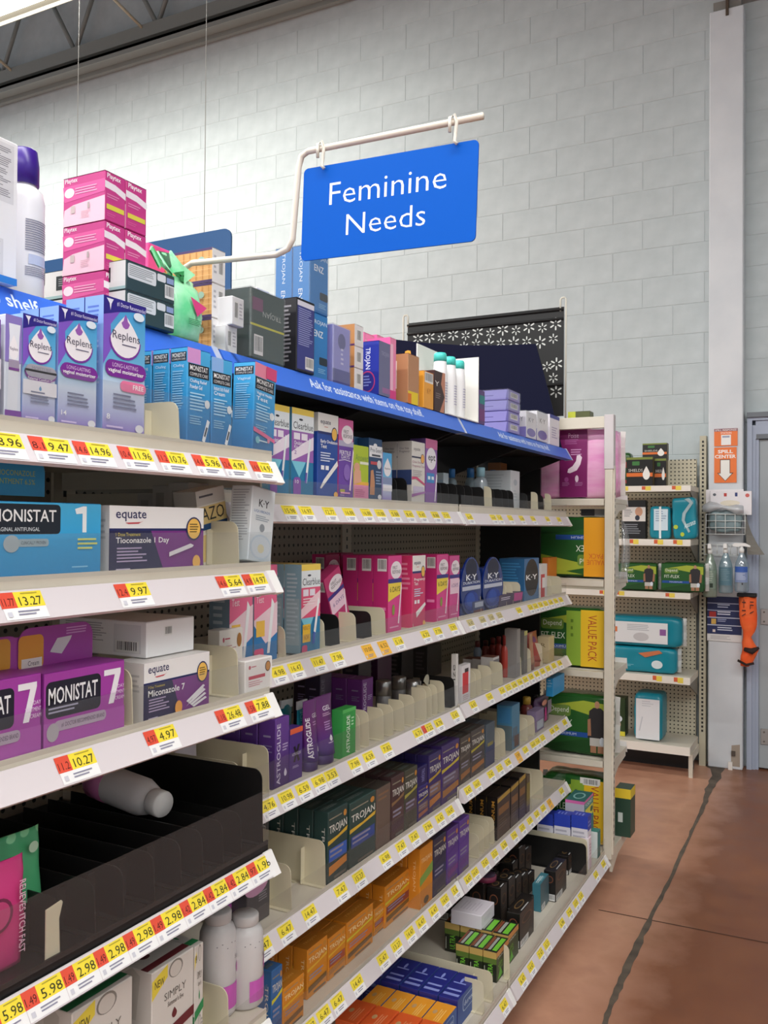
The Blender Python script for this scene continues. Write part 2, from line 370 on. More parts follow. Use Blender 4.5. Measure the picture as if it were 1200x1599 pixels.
def pegmat(name, axis, c):
    def bld(nt, b):
        fr = peg(nt, b); s = node(nt, 'ShaderNodeMath', operation='ADD'); nt.links.new(fr[0 if axis == 'Y' else 1].outputs[0], s.inputs[0]); nt.links.new(fr[2].outputs[0], s.inputs[1])
        l = node(nt, 'ShaderNodeMath', operation='LESS_THAN'); l.inputs[1].default_value = .035; nt.links.new(s.outputs[0], l.inputs[0])
        m = node(nt, 'ShaderNodeMix', data_type='RGBA'); m.inputs[6].default_value = lin(c)+(1,); m.inputs[7].default_value = lin('#15130f')+(1,)
        nt.links.new(l.outputs[0], m.inputs[0]); nt.links.new(m.outputs[2], b.inputs['Base Color'])
    return nmat(name, bld, .55)
M_PEGY = pegmat('pegboard_along_aisle', 'Y', '#8f8678'); M_PEGX = pegmat('pegboard_along_wall', 'X', '#cdc5ae')
gon = tag(empty('shelving_gondola', (XB, 2.0, 0)), 'long beige shop shelving frame with pegboard back along the aisle', 'shelving')
for (y0, y1) in BAYS: MB().box(-.03, 0, y0-2+.03, y1-2-.03, .1, 1.84, M_PEGY).build('back_panel', gon)
for y in (.15, 1.365, 2.58, 3.81):
    mb = MB().box(-.05, .008, y-2-.03, y-2+.03, 0, 1.86, mat('#b8ad9a', .5))
    for k in range(60): mb.box(.0081, .0088, y-2-.004, y-2+.004, .2+k*.027, .213+k*.027, M_BLACK)
    mb.build('upright', gon)
MB().box(-.05, .29, 3.815-2, 3.83-2, .1, 1.83, M_BLACK).build('end_panel', gon)
def price_tag(parent, X0, y, zb, txt, red=None, wide=.052, orange=False, grey=False):
    """ticket on the sloping rail: X0 bottom edge x of the rail, y = left end"""
    O = Vector((X0-.0006, y, zb+.002)); V = Vector((-.0195, 0, .0325)); U = Vector((0, wide, 0)); mb = MB()
    yel = '#f6b93a' if orange else ('#cfc08a' if grey else '#f6de3e')
    ops = [('r', 0, 0, 1, 1, '#f4f2f2'), ('r', 0 if not red else .34, .42, 1, 1, yel)]
    if orange: ops[1] = ('r', 0, 0, 1, 1, yel)
    if red: ops += [('r', -.02, .42, .34, 1, '#e2523c'), ('t', red, .02, .5, .30, .78, '#5a1c14'), ('t', txt, .42, .48, .95, .80, '#3a3a20'), ('l', .5, .86, .9, .95, 1, '#b5a332')]
    else: ops += [('t', txt, .18, .5, .9, .80, '#4a4420'), ('l', .2, .86, .8, .95, 1, '#c9b23a')]
    ops += [('l', .3, .08, .92, .30, 2, '#8d8ba0'), ('r', .06, .1, .16, .28, '#cfcdd6')]
    prt(mb, O, U, V, ops[:2 if not red else 3]); o = mb.build('price_tag', parent)
    m2 = MB(); prt(m2, O, U, V, ops[2 if not red else 3:], 4); m2.build('price_print', o)
    return o
def shelf(name, label, y0, y1, xf, zb, zs, tags, lip=.055, group=None, black=False, lipmat=None):
    """one shelf of the run; the root sits at world origin axes so its parts use world numbers"""
    r = tag(empty(name, (XB, (y0+y1)/2, zs)), label, 'shelf', group)
    T = Matrix.Translation((-XB, -(y0+y1)/2, -zs)); mb = MB()
    mb.box(XB+.009, xf-.035, y0+.004, y1-.004, zs-.024, zs, M_CREAM if not black else M_BLACK, mx=T); mb.box(XB+.012, xf-.05, y0+.006, y0+.012, zs-.06, zs-.024, M_CREAM, mx=T)
    mb.box(XB+.012, xf-.05, y1-.012, y1-.006, zs-.06, zs-.024, M_CREAM, mx=T); mb.build('shelf_panel', r)
    mb = MB(); mb.prism([(xf, zb), (xf-.022, zb+.0367), (xf-.0245, zb+.0367), (xf-.0245, zb-.002), (xf-.006, zb-.004)], 'y', y0+.006, y1-.008, M_RAIL, mx=T); mb.build('price_rail', r)
    mb = MB(); mb.prism([(xf+.001, zb-.001), (xf-.021, zb+.038), (xf-.0247, zb+.038), (xf-.0247, zb-.003), (xf-.006, zb-.005)], 'y', y1-.030, y1-.006, M_RAILW, mx=T); mb.build('rail_end_cap', r)
    mb = MB(); mb.box(xf-.0305, xf-.0275, y0+.006, y1-.008, zs-.03, zs+.006, M_CREAM if not black else M_BLACK, mx=T); mb.build('front_stop', r)
    if lip:
        mb = MB(); mb.box(xf-.0265, xf-.025, y0+.01, y1-.01, zs+.0, zs+lip, lipmat or M_LIP, mx=T); mb.build('plastic_lip', r)
    if 'deck' in name: MB().box(XB+.012, xf-.10, y0, y1, .001, zs-.03, mat('#3a332e', .7), mx=T).build('kick_plate', r)
    for ti, tg in enumerate(tags):
        x = tg[0]; nx = solve_y(tags[ti+1][0], xf-.013, zb+.02) if ti+1 < len(tags) else 99
        yy = solve_y(x, xf-.013, zb+.02)
        price_tag(r, xf, yy, zb, tg[1], tg[2] if len(tg) > 2 else None, min(nx-yy-.0008, tg[3] if len(tg) > 3 else (.052 if not (len(tg) > 2 and tg[2]) else .066)), orange=len(tg) > 4 and tg[4] == 'o', grey=len(tg) > 4 and tg[4] == 'g').matrix_local = Matrix.Translation((-XB, -(y0+y1)/2, -zs))
    return r
def solve_y(px, X, Z):
    """distance along the aisle where the point (X, y, Z) falls on photo column px"""
    lo, hi = .05, 9.
    for _ in range(50):
        m = (lo+hi)/2; q = Vector((X, m, Z))-CO; d = q.dot(_F)
        if d < .02: lo = m; continue
        if 600+FPX*q.dot(_R)/d < px: lo = m
        else: hi = m
    return lo
XN = -.905; XF = -1.036; XD = -.865
SHZ = {'N1': 1.678, 'N2': 1.475, 'N3': 1.245, 'N4': .965, 'N5': .66, 'B1': 1.61, 'B2': 1.258, 'B3': .982, 'B4': .702, 'C4': .724, 'B5': .447, 'C5': .444, 'D': .165, 'T': 1.8865}
sg = 'white edged shelves of the aisle run'
bA, bB, bC = BAYS
shelf('gondola_shelf', 'nearest deep shelf, highest of its bay, holding purple and blue moisturizer cartons', *bA, XN, 1.626, SHZ['N1'],
      [(-35, '8.96', '7.4'), (49, '9.47', '8.1'), (118, '14.96', '14.6'), (188, '11.96', '10.4'), (247, '10.76', '11.2'), (304, '5.96', '14.6'), (348, '4.97', '12.4'), (394, '14.97', '14.9')], .075, sg)
shelf('gondola_shelf', 'nearest deep shelf, second down, holding a light blue and a purple antifungal box', *bA, XN, 1.427, SHZ['N2'],
      [(1, '13.27', '11.77'), (183, '9.97', '12.4'), (341, '5.64', '14.6'), (382, '14.97', '14.9')], .06, sg)
shelf('gondola_shelf', 'nearest deep shelf, third down, holding purple seven day treatment boxes', *bA, XN, 1.203, SHZ['N3'],
      [(90, '10.27', '11.2'), (229, '4.97', '4.97'), (340, '26.48', '1.18'), (387, '7.88', '1.58')], .06, sg)
shelf('gondola_shelf', 'nearest deep shelf, fourth down, with nearly empty black trays', *bA, XN, .917, SHZ['N4'],
      [(-20, '5.98', '1.49'), (38, '5.98', '1.49'), (100, '2.98', '1.49'), (151, '2.98', '1.49'), (197, '2.98', '1.49'), (240, '2.98', '1.49'), (285, '2.84', '1.42'), (322, '2.84', '1.42'), (356, '2.84', '1.42'), (389, '1.98', '.97')], .10, sg, black=True)
shelf('gondola_shelf', 'nearest deep shelf at the bottom left with powder bottles', *bA, XN, .61, SHZ['N5'], [], .05, sg)
R = lambda L, pr: [(x, pr[i % len(pr)]) for i, x in enumerate(L)]
P1 = ['15.98', '16.97', '12.77', '16.88', '16.88', '10.88', '5.88', '8.47', '9.47', '8.88', '7.97']
P2 = ['6.47', '14.47', '7.47', '15.27', '6.98', '7.94', '10.97', '5.97']
shelf('gondola_shelf', 'middle bay shelf, first below the blue top shelf, with ovulation tests', *bB, XF, 1.555, SHZ['B1'], R([442, 469, 506, 537, 565, 587, 610, 633, 653, 675, 692], P1), .036, sg)
shelf('gondola_shelf', 'far bay shelf, first below the blue top shelf, with blue capped bottles', *bC, XF, 1.553, SHZ['B1'], R([729, 767, 777, 794, 812, 830, 853, 871], P2), .036, sg)
shelf('gondola_shelf', 'middle bay shelf with pink pregnancy test boxes', *bB, XF, 1.215, SHZ['B2'],
      [(424, '4.98'), (452, '16.47'), (488, '11.47'), (518, '7.98'), (567, '10.00', None, .052, 'o'), (592, '6.52', None, .052, 'o'), (616, '5.18'), (659, '6.72'), (679, '7.78'), (703, '5.97')], .046, sg)
shelf('gondola_shelf', 'far bay shelf with two shiny blue oval packs', *bC, XF, 1.215, SHZ['B2'],
      [(x, P2[i % 8], None, .05, 'g') for i, x in enumerate([731, 750, 764, 777])]+[(808, '8.97')]+R([826, 834, 842, 850, 858, 866, 874], P2), .046, sg)
shelf('gondola_shelf', 'middle bay shelf with purple gel tubes and a green carton', *bB, XF, .945, SHZ['B3'],
      [(408, '4.76'), (437, '10.98'), (464, '6.59'), (489, '6.98'), (509, '3.53'), (546, '7.98'), (569, '6.59'), (597, '7.82'), (647, '6.71'), (661, '7.22', '1.2'), (680, '8.78'), (706, '5.47')], .07, sg)
shelf('gondola_shelf', 'far bay shelf with red bottles and a red and white carton', *bC, XF, .950, SHZ['B3'], R([735, 761, 781, 791, 800, 809, 818, 827, 836, 845, 854, 863, 872], P2), .06, sg)
shelf('gondola_shelf', 'middle bay shelf with a row of dark green and brown cartons', *bB, XF, .663, SHZ['B4'],
      [(400, '6.47'), (436, '6.47'), (474, '14.47'), (524, '7.47'), (553, '15.27'), (595, '6.98'), (620, '7.47'), (641, '7.47'), (663, '7.94'), (682, '6.47'), (698, '14.47')], .06, sg)
shelf('gondola_shelf', 'far bay shelf with a pale blue carton and empty cream dividers', *bC, XF, .686, SHZ['C4'], R([727, 741, 763, 777, 790], P2)+[(806, '5.97', None, .05, 'o')]+R([818, 830, 837, 845, 860, 867, 880], P2), .06, sg)
shelf('gondola_shelf', 'middle bay shelf with orange cartons', *bB, XF, .408, SHZ['B5'], R([474, 497, 519, 550, 591, 613, 634, 652, 672, 690, 707], ['14.47', '6.47', '6.47', '14.47', '5.47', '13.27']), .06, sg)
shelf('gondola_shelf', 'far bay shelf, lowest raised one, with black and gold cartons', *bC, XF, .405, SHZ['C5'], R([727, 738, 754, 769, 784, 800, 813, 825, 836, 846], P2)+[(856, '5.97', None, .05, 'o'), (875, '6.47')], .06, sg)
shelf('gondola_base_deck', 'bottom deck of the middle bay with navy and orange boxes', *bB, XD, .118, SHZ['D'], [(783, '6.47')], .05, 'bottom decks of the aisle run')
shelf('gondola_base_deck', 'bottom deck of the far bay with small black boxes', *bC, XD, .118, SHZ['D'], R([812, 826, 841, 851, 875, 887, 897, 905, 929, 941], P2), .06, 'bottom decks of the aisle run')
# blue fronted top shelf, one per bay
TXT = 'Ask for assistance with items on the top shelf.'
for i, ((y0, y1), tc, lab) in enumerate(zip(BAYS, (.63, 1.975, 3.2), ('blue fronted black top shelf at the left with white lettering', 'blue fronted black top shelf of the middle bay with white lettering', 'blue fronted black top shelf at the far end'))):
    r = tag(empty('top_shelf', (XB, (y0+y1)/2, SHZ['T'])), lab, 'shelf', 'blue fronted top shelves')
    T = Matrix.Translation((-XB, -(y0+y1)/2, -SHZ['T'])); mb = MB()
    mb.box(XB+.009, XF-.03, y0+.003, y1-.003, SHZ['T']-.03, SHZ['T'], M_TOPSH, mx=T)
    for y in (y0+.02, (y0+y1)/2, y1-.02): mb.prism([(XB+.01, 1.70), (XB+.01, SHZ['T']-.03), (XF-.04, SHZ['T']-.03), (XF-.04, SHZ['T']-.045)], 'y', y-.004, y+.004, M_TOPSH, mx=T)
    mb.build('shelf_panel', r)
    mb = MB(); mb.prism([(XF, 1.838), (XF-.028, 1.886), (XF-.032, 1.886), (XF-.032, 1.836)], 'y', y0+.004, y1-.006, M_BLUE, mx=T); mb.build('blue_strip', r)
    mb = MB(); prt(mb, Vector((XF, tc-.3, 1.838)), (0, .6, 0), (-.028, 0, .048), [('t', TXT, 0, .22, 1, .80, '#e6efff', 0, .012)]); o = mb.build('strip_lettering', r); o.matrix_local = T
    MB().prism([(XF+.001, 1.837), (XF-.028, 1.888), (XF-.033, 1.888), (XF-.033, 1.835)], 'y', y1-.022, y1-.004, mat('#b9c2dc', .3), mx=T).build('strip_joint', r)
# ================================================================ SOFT PACKS, CARTONS, BOTTLES
from mathutils import noise as _nz
def soft_mesh(mb, w, d, h, m, k=9., n=8, wr=.004, seed=0, region=None):
    """plump wrapped pack standing on z=0, centred in x and y, with softened edges and creases"""
    bm = bmesh.new(); bmesh.ops.create_cube(bm, size=2); bmesh.ops.subdivide_edges(bm, edges=list(bm.edges), cuts=n, use_grid_fill=True)
    for v in bm.verts:
        p = v.co.copy(); mxx = max(abs(p.x), abs(p.y), abs(p.z)); q = (abs(p.x)**k+abs(p.y)**k+abs(p.z)**k)**(1/k); p = p*(mxx/q) if q else p
        f = Vector((p.x*w/2, p.y*d/2, p.z*h/2)); nn = _nz.noise(Vector((f.x*22+seed*3.1, f.y*22, f.z*14)))+.5*_nz.noise(Vector((f.x*50, f.y*50+seed, f.z*40)))
        f += p.normalized()*(nn*wr-wr*.6); v.co = f+Vector((0, 0, h/2))
    bm.verts.index_update(); o = len(mb.v)
    mb.v += [tuple(v.co) for v in bm.verts]
    for f in bm.faces:
        c = f.calc_center_median(); mm = region(c.x/w+.5, c.z/h, c.y/d+.5) if region else m
        mb.f.append(tuple(v.index+o for v in f.verts)); mb.m.append(mb.mi(mm or m)); mb.sm.append(True)
    zmin = min(v.co.z for v in bm.verts)
    for i in range(o, len(mb.v)): x, y, z = mb.v[i]; mb.v[i] = (x, y, z-zmin)
    bm.free()
def subdiv(mb, ml=.07):
    """cut long print faces so that they can be bent round a curved body"""
    bm = bmesh.new(); vv = [bm.verts.new(v) for v in mb.v]; ok = []
    for f, m in zip(mb.f, mb.m):
        try: q = bm.faces.new([vv[i] for i in f]); q.material_index = m
        except ValueError: pass
    for _ in range(4):
        es = [e for e in bm.edges if abs(e.verts[0].co.x-e.verts[1].co.x) > ml]
        if not es: break
        bmesh.ops.triangulate(bm, faces=list({f for e in es for f in e.link_faces if len(f.verts) > 4})); es = [e for e in bm.edges if abs(e.verts[0].co.x-e.verts[1].co.x) > ml]
        bmesh.ops.subdivide_edges(bm, edges=es, cuts=2)
    bmesh.ops.triangulate(bm, faces=list(bm.faces)); bm.verts.index_update()
    mb.v = [tuple(v.co) for v in bm.verts]; mb.f = [tuple(v.index for v in f.verts) for f in bm.faces]; mb.m = [f.material_index for f in bm.faces]; mb.sm = [False]*len(mb.f); bm.free()
FACES = {'F': lambda w, d, h: ((-w/2, -d/2, 0), (w, 0, 0), (0, 0, h)), 'L': lambda w, d, h: ((-w/2, d/2, 0), (0, -d, 0), (0, 0, h)),
         'T': lambda w, d, h: ((-w/2, -d/2, h), (w, 0, 0), (0, d, 0)), 'R': lambda w, d, h: ((w/2, -d/2, 0), (0, d, 0), (0, 0, h)),
         'B': lambda w, d, h: ((w/2, d/2, 0), (-w, 0, 0), (0, 0, h))}
PN = {'F': 'front_print', 'L': 'side_print', 'T': 'top_print', 'R': 'right_print', 'B': 'back_print'}
def carton(name, label, cat, loc, dim, design, rz=90, group=None, tilt=(0, 0), film=False):
    """printed carton: loc = centre of its base, dim = (width, depth, height), front looks along local -y"""
    w, d, h = dim; body = design.get('body', '#ffffff'); m = mat(body, design.get('rough', .38)) if isinstance(body, str) else body
    mb = MB().box(-w/2, w/2, -d/2, d/2, 0, h, m, min(.0015, w*.05))
    loc = (loc[0], loc[1], loc[2]+abs(math.sin(math.radians(tilt[1])))*w/2+abs(math.sin(math.radians(tilt[0])))*d/2)
    o = tag(mb.build(name, None, loc, (math.radians(tilt[0]), math.radians(tilt[1]), math.radians(rz))), label, cat, group)
    for k, ops in design.items():
        if k in FACES and ops:
            p = MB(); prt(p, *FACES[k](w, d, h), ops); p.build(PN[k], o)
    if film:
        e = .003; MB().box(-w/2-e, w/2+e, -d/2-e, d/2+e, .001, h+e, M_FILM, .004).build('shrink_wrap', o)
    return o
def pack(name, label, cat, loc, dim, body, ops, rz=0, region=None, group=None, seed=0, k=9., wr=.004, rough=.28, seal=None, tilt=(0, 0), side=None, n=8):
    w, d, h = dim; m = mat(body, rough) if isinstance(body, str) else body; mb = MB(); soft_mesh(mb, w, d, h, m, k, n, wr, seed, region)
    o = tag(mb.build(name, None, loc, (math.radians(tilt[0]), math.radians(tilt[1]), math.radians(rz))), label, cat, group)
    if ops:
        p = MB(); O, U, V = FACES['F'](w, d, h); prt(p, Vector(O)+Vector((0, -.0015, 0)), U, V, ops); p.build('front_print', o)
    if side:
        p = MB(); O, U, V = FACES['L'](w, d, h); prt(p, Vector(O)+Vector((-.0015, 0, 0)), U, V, side); p.build('side_print', o)
    if seal:
        zz = [0, h*.25, h*.5, h*.75, h]
        for sg_ in seal:
            s = MB(); x = sg_*w/2; vs = []
            for i, z in enumerate(zz):
                j = .004*((-1)**i); vs += [(x-sg_*.006, j-.002, z*.92+h*.04), (x+sg_*.016, j*1.5-.002, z*.9+h*.05), (x+sg_*.016, j*1.5+.001, z*.9+h*.05), (x-sg_*.006, j+.001, z*.92+h*.04)]
            fs = []
            for i in range(4): fs += [(4*i+a, 4*i+(a+1) % 4, 4*i+4+(a+1) % 4, 4*i+4+a) for a in range(4)]
            s.add(vs, fs, mat('#d9d6d2', .3)); s.build('end_seal', o)
    return o
def bottle(name, label, cat, loc, prof, body, capprof=None, cap=None, ops=None, lab=None, rz=90, group=None, n=20, sy=1., tilt=(0, 0)):
    """prof / capprof = [(radius, height)...]; lab = (z0, z1, colour) wrapped label band"""
    m = mat(body, .3) if isinstance(body, str) else body
    o = tag(MB().lathe(prof, m, n, sy=sy).build(name, None, loc, (math.radians(tilt[0]), math.radians(tilt[1]), math.radians(rz))), label, cat, group)
    if capprof: MB().lathe(capprof, mat(cap, .35) if isinstance(cap, str) else cap, n, sy=sy).build('cap', o)
    def rad(z):
        for (r0, a), (r1, b) in zip(prof, prof[1:]):
            if a <= z <= b: return r0+(r1-r0)*(z-a)/max(b-a, 1e-6)
        return prof[-1][0]
    if lab:
        z0, z1, c = lab; MB().lathe([(rad(z0)+.0006, z0), (rad((z0+z1)/2)+.0006, (z0+z1)/2), (rad(z1)+.0006, z1)], mat(c, .4), n, sy=sy).build('wrap_label', o)
    if ops:  # flat print bent round the bottle: u over the front half
        p = MB(); r = max(q[0] for q in prof); h = prof[-1][1]; prt(p, (0, 0, 0), (1, 0, 0), (0, 0, 1), ops); subdiv(p)
        for i, (x, y, z) in enumerate(p.v):
            a = (x-.5)*math.pi; R_ = rad(z*h)+.0008-y*.35; p.v[i] = (R_*math.sin(a), -R_*sy*math.cos(a), z*h)
        p.build('front_print', o)
    return o
# ================================================================ SIGNS ABOVE THE SHELVES
SY = 1.345
TL, TR, BR, BL = [aY(x, y, SY) for x, y in ((475, 265), (748, 218), (743, 378), (470, 408))]
sw = (TR-TL).length; sh = ((TL-BL).length+(TR-BR).length)/2; ang = math.atan2((TR-TL).z, (TR-TL).x)
sgn = tag(empty('hanging_aisle_sign', (BL.x, SY, BL.z), (0, -ang, 0)), 'blue aisle sign reading Feminine Needs hanging from a cream pole', 'sign')
mb = MB(); pts = []
for (x, z, q) in ((sw-.009, .009, -1), (sw-.009, sh-.009, 0), (.009, sh-.009, 1), (.009, .009, 2)):
    for k in range(6): an = (q+k/5)*math.pi/2; pts.append((x+.009*math.cos(an), z+.009*math.sin(an)))
mb.prism(pts, 'y', 0, .003, mat('#0057bd', .55, spec=.12, name='sign_blue')); mb.build('sign_board', sgn)
def on_sign(x, y): p = aY(x, y, SY)-Vector((BL.x, SY, BL.z)); c, s = math.cos(-ang), math.sin(-ang); return ((p.x*c-p.z*s)/sw, (p.x*s+p.z*c)/sh)
a1 = on_sign(514, 328); a2 = on_sign(698, 268); b1 = on_sign(540, 377); b2 = on_sign(665, 329)
mb = MB(); prt(mb, (0, 0, 0), (sw, 0, 0), (0, 0, sh), [('t', 'Feminine', a1[0], .565, a2[0], .80, '#eef3ff', 0, -.008), ('t', 'Needs', b1[0], .22, b2[0], .44, '#eef3ff', 0, -.008)]); mb.build('sign_lettering', sgn)
pole = tag(empty('sign_pole', (aY(300, 411, SY).x-.02, SY, SHZ['T'])), 'cream bent tube pole carrying the blue aisle sign', 'pole')
q = lambda x, y: aY(x, y, SY)-Vector(pole.location)
p0 = q(300, 411); A, B, C_ = q(457, 391), q(467, 238), q(755, 181)
x0 = p0.x-.03
path = [(x0, 0, .002), (x0, 0, p0.z-.03), (x0+.008, 0, p0.z-.008), (x0+.03, 0, p0.z), (A.x-.034, 0, A.z-.003), (A.x-.010, 0, A.z+.004), (A.x, 0, A.z+.02), (B.x, 0, B.z-.027), (B.x+.006, 0, B.z-.008), (B.x+.02, 0, B.z-.0015), (C_.x, 0, C_.z)]
M_POLE = mat('#e6ddcf', .4, name='cream_pole'); MB().tube(path, .0058, M_POLE, 10).build('bent_tube', pole)
MB().box(x0-.02, x0+.02, -.015, .015, 0, .004, M_POLE, .001).build('foot_plate', pole)
for px in (503, 709):
    t = (q(px, 230).x-B.x)/(C_.x-B.x); hx = q(px, 230).x; hz = B.z+(C_.z-B.z)*t
    MB().tube([(hx-.005, -.006, hz-.019), (hx-.004, -.0075, hz+.005), (hx+.003, -.006, hz+.0085), (hx+.007, -.005, hz-.003), (hx+.0055, -.005, hz-.023), (hx+.003, -.005, hz-.035), (hx+.008, -.005, hz-.040)], .003, mat('#d8d2c6', .35), 8).build('hook', pole)
# distant blue sign hung from the roof, seen from the back
p1, p2, p3 = aY(40, 408, 4.0), aY(361, 355, 4.0), aY(362, 470, 4.0); ww = p2.x-p1.x; hh = .42
far = tag(empty('distant_hanging_sign', (p1.x, 4.0, p2.z-hh)), 'plain dark blue board hanging far behind the top shelf boxes', 'sign'); pts = []
for (x, z, qd) in ((ww-.05, .05, -1), (ww-.05, hh-.05, 0), (.05, hh-.05, 1), (.05, .05, 2)):
    for k in range(6): an = (qd+k/5)*math.pi/2; pts.append((x+.05*math.cos(an), z+.05*math.sin(an)))
MB().prism(pts, 'y', 0, .012, mat('#2f5f96', .5)).build('sign_board', far)
for px in (118, 318): xx = aY(px, 360, 4.0).x-p1.x; MB().tube([(xx, .006, hh-.02), (xx, .006, 6.0-p2.z+hh)], .002, mat('#a9aba6', .5), 5).build('cable', far)
# navy wing panel with yellow spark at the end of the run
YN = 3.80
P = [(600, 528), (660, 535), (720, 539), (780, 539), (837, 537), (850, 585), (864, 640), (878, 692), (600, 692)]
pp = [aY(x, y, YN) for x, y in P]; base = Vector((-1.45, YN, SHZ['T']))
zb_ = SHZ['T']+.001
poly = [(p.x-base.x, max(p.z, zb_)-base.z) for p in pp]; poly[-1] = (poly[-1][0], .001); poly[-2] = (poly[-2][0], .001)
nv = tag(empty('wing_panel', base), 'dark navy end panel with a slanted edge and yellow spark on top of the shelves', 'sign')
MB().prism(poly, 'y', 0, .006, mat('#060a2a', .6, spec=.15, name='navy_panel')).build('panel_board', nv)
def spark(mb, c, U, V, r0, r1, wd, m, which=range(6), ph=90):
    for k in which:
        a = math.radians(ph+60*k); d = U*math.cos(a)+V*math.sin(a); s = -U*math.sin(a)+V*math.cos(a)
        vs = [c+d*r0-s*wd*.35, c+d*(r0+r1)*.55-s*wd*.5, c+d*r1*.96-s*wd*.42, c+d*r1, c+d*r1*.96+s*wd*.42, c+d*(r0+r1)*.55+s*wd*.5, c+d*r0+s*wd*.35]
        mb.add(vs, [tuple(range(7))], m)
mb = MB(); cc = aY(637, 578, YN-.0012)-base; spark(mb, cc, Vector((1, 0, 0)), Vector((0, 0, 1)), .035, .095, .034, mat('#f0a92e', .45)); mb.build('yellow_spark', nv)
# black banner with white sparks on two wire hangers
YB = 4.02
bl, br_ = aY(637, 503, YB), aY(881, 481, YB); top = (bl.z+br_.z)/2; bz = 2.06; bx = bl.x
ban = tag(empty('spark_banner', (bx, YB, bz)), 'black banner printed with white sparks standing behind the navy panel', 'banner')
wB = br_.x-bl.x; hB = top-bz; M_BAN = mat('#1b1b1c', .6, name='black_banner')
mb = MB().box(0, wB, 0, .006, 0, hB, M_BAN); mb.build('banner_sheet', ban)
mb = MB()
for z in (hB-.012, hB-.055, hB-.36): mb.tube([(0, -.004, z), (wB, -.004, z)], .006, M_BAN, 6)
mb.build('banner_hem', ban)
SP = [(212, 355, 1), (285, 345, 1), (360, 350, .78), (432, 330, 1), (510, 335, .78), (585, 315, 1), (665, 320, .78), (742, 298, 1), (825, 303, .78), (906, 282, 1), (990, 287, .78), (1073, 263, 1), (500, 405, .8), (575, 388, .8), (655, 392, 1), (730, 382, .8), (810, 380, 1), (892, 372, .8), (975, 378, 1), (1058, 355, .78), (1018, 530, .8), (1078, 513, 1), (1058, 600, .78), (1075, 685, 1), (940, 545, 1), (860, 560, .8), (980, 620, .8)]
for (x, y, s) in SP:
    mb = MB(); c = aY(600+x/4, 440+y/4, YB-.0012)-Vector((bx, YB, bz)); spark(mb, c, Vector((1, 0, 0)), Vector((0, 0, 1)), .010*s, .030*s, .0075*s, mat('#d9dad6', .5)); mb.build('white_spark', ban)
for px, s in ((630, -1), (884, 1)):
    x = aY(px, 560, YB).x-bx; mb = MB()
    mb.tube([(x, 0, -.12), (x, 0, hB+.035), (x-s*.006, 0, hB+.042), (x-s*.02, 0, hB+.042), (x-s*.026, 0, hB+.034), (x-s*.026, 0, hB-.02)], .0045, mat('#d6d3c6', .4), 6); mb.build('wire_hanger', ban)
# ================================================================ END CAP FACING THE BACK WALL
YE = 3.85
pxl = aY(944.5, 800, YE).x; pxr = aY(957, 800, YE).x; XL = pxr-.92; ztop = aY(948, 648, YE).z
ec = tag(empty('end_cap_display', ((XL+pxr)/2, YE+.02, 0)), 'open backed cream end cap frame with a tall square post', 'shelving')
T = Matrix.Translation((-(XL+pxr)/2, -YE-.02, 0))
for xx in (XL, pxl):
    mb = MB().box(xx, xx+pxr-pxl, YE, YE+.035, .12, ztop, M_CREAM, .002, mx=T); mb.box(xx+pxr-pxl-.001, xx+pxr-pxl+.006, YE+.012, YE+.035, .14, ztop-.22, M_CREAM, mx=T)
    for k in range(56): mb.box(xx+pxr-pxl+.0062, xx+pxr-pxl+.0068, YE+.018, YE+.024, .2+k*.027, .212+k*.027, M_BLACK, mx=T)
    mb.build('upright', ec)
mb = MB().box(XL, pxr, YE+.003, YE+.03, ztop-.055, ztop-.004, M_CREAM, .002, mx=T); mb.build('top_rail', ec)
MB().box(pxl-.002, pxr+.004, YE-.004, YE+.037, ztop-.235, ztop+.002, mat('#cfc7c8', .4), .002, mx=T).build('post_sleeve', ec)
EZ = []
labs = ['first end cap shelf, holding the large pink pad pack', 'second end cap shelf, holding the green pack lying upside down', 'third end cap shelf, holding the green pack with yellow value band', 'fourth end cap shelf, holding the green pack showing a man', 'end cap bottom deck, with the lowest green and yellow pack']
for i, py in enumerate((778, 905, 1048, 1187, 1318)):
    zc = aY(930, py, YE).z if i < 4 else .155; EZ.append(zc); dep = .31 if i < 4 else .40
    r = tag(empty('end_cap_shelf' if i < 4 else 'end_cap_deck', ((XL+pxr)/2, YE+.04, zc)), labs[i], 'shelf', 'cream end cap shelves')
    T2 = Matrix.Translation((-(XL+pxr)/2, -YE-.04, -zc))
    MB().box(XL+.03, pxr-.002, YE+.040, YE+dep, zc-.022, zc, M_CREAM, .001, mx=T2).build('shelf_panel', r)
    MB().box(XL+.036, pxl-.004, YE+.006, YE+.036, zc-.032, zc-.004, M_CREAM, .002, mx=T).build('rear_bar', ec)
    mb = MB(); mb.prism([(YE+.04, zc-.10), (YE+.04, zc-.022), (YE+dep-.01, zc-.022), (YE+dep-.01, zc-.04), (YE+.15, zc-.055)], 'x', pxr-.016, pxr-.004, M_CREAM, mx=T2); mb.build('bracket', r)
    mb = MB(); mb.prism([(YE+dep, zc-.022), (YE+dep+.018, zc-.03), (YE+dep, zc+.022)], 'x', XL+.03, pxr-.002, M_RAILW, mx=T2); mb.build('price_rail', r)
cx = pxr-.20
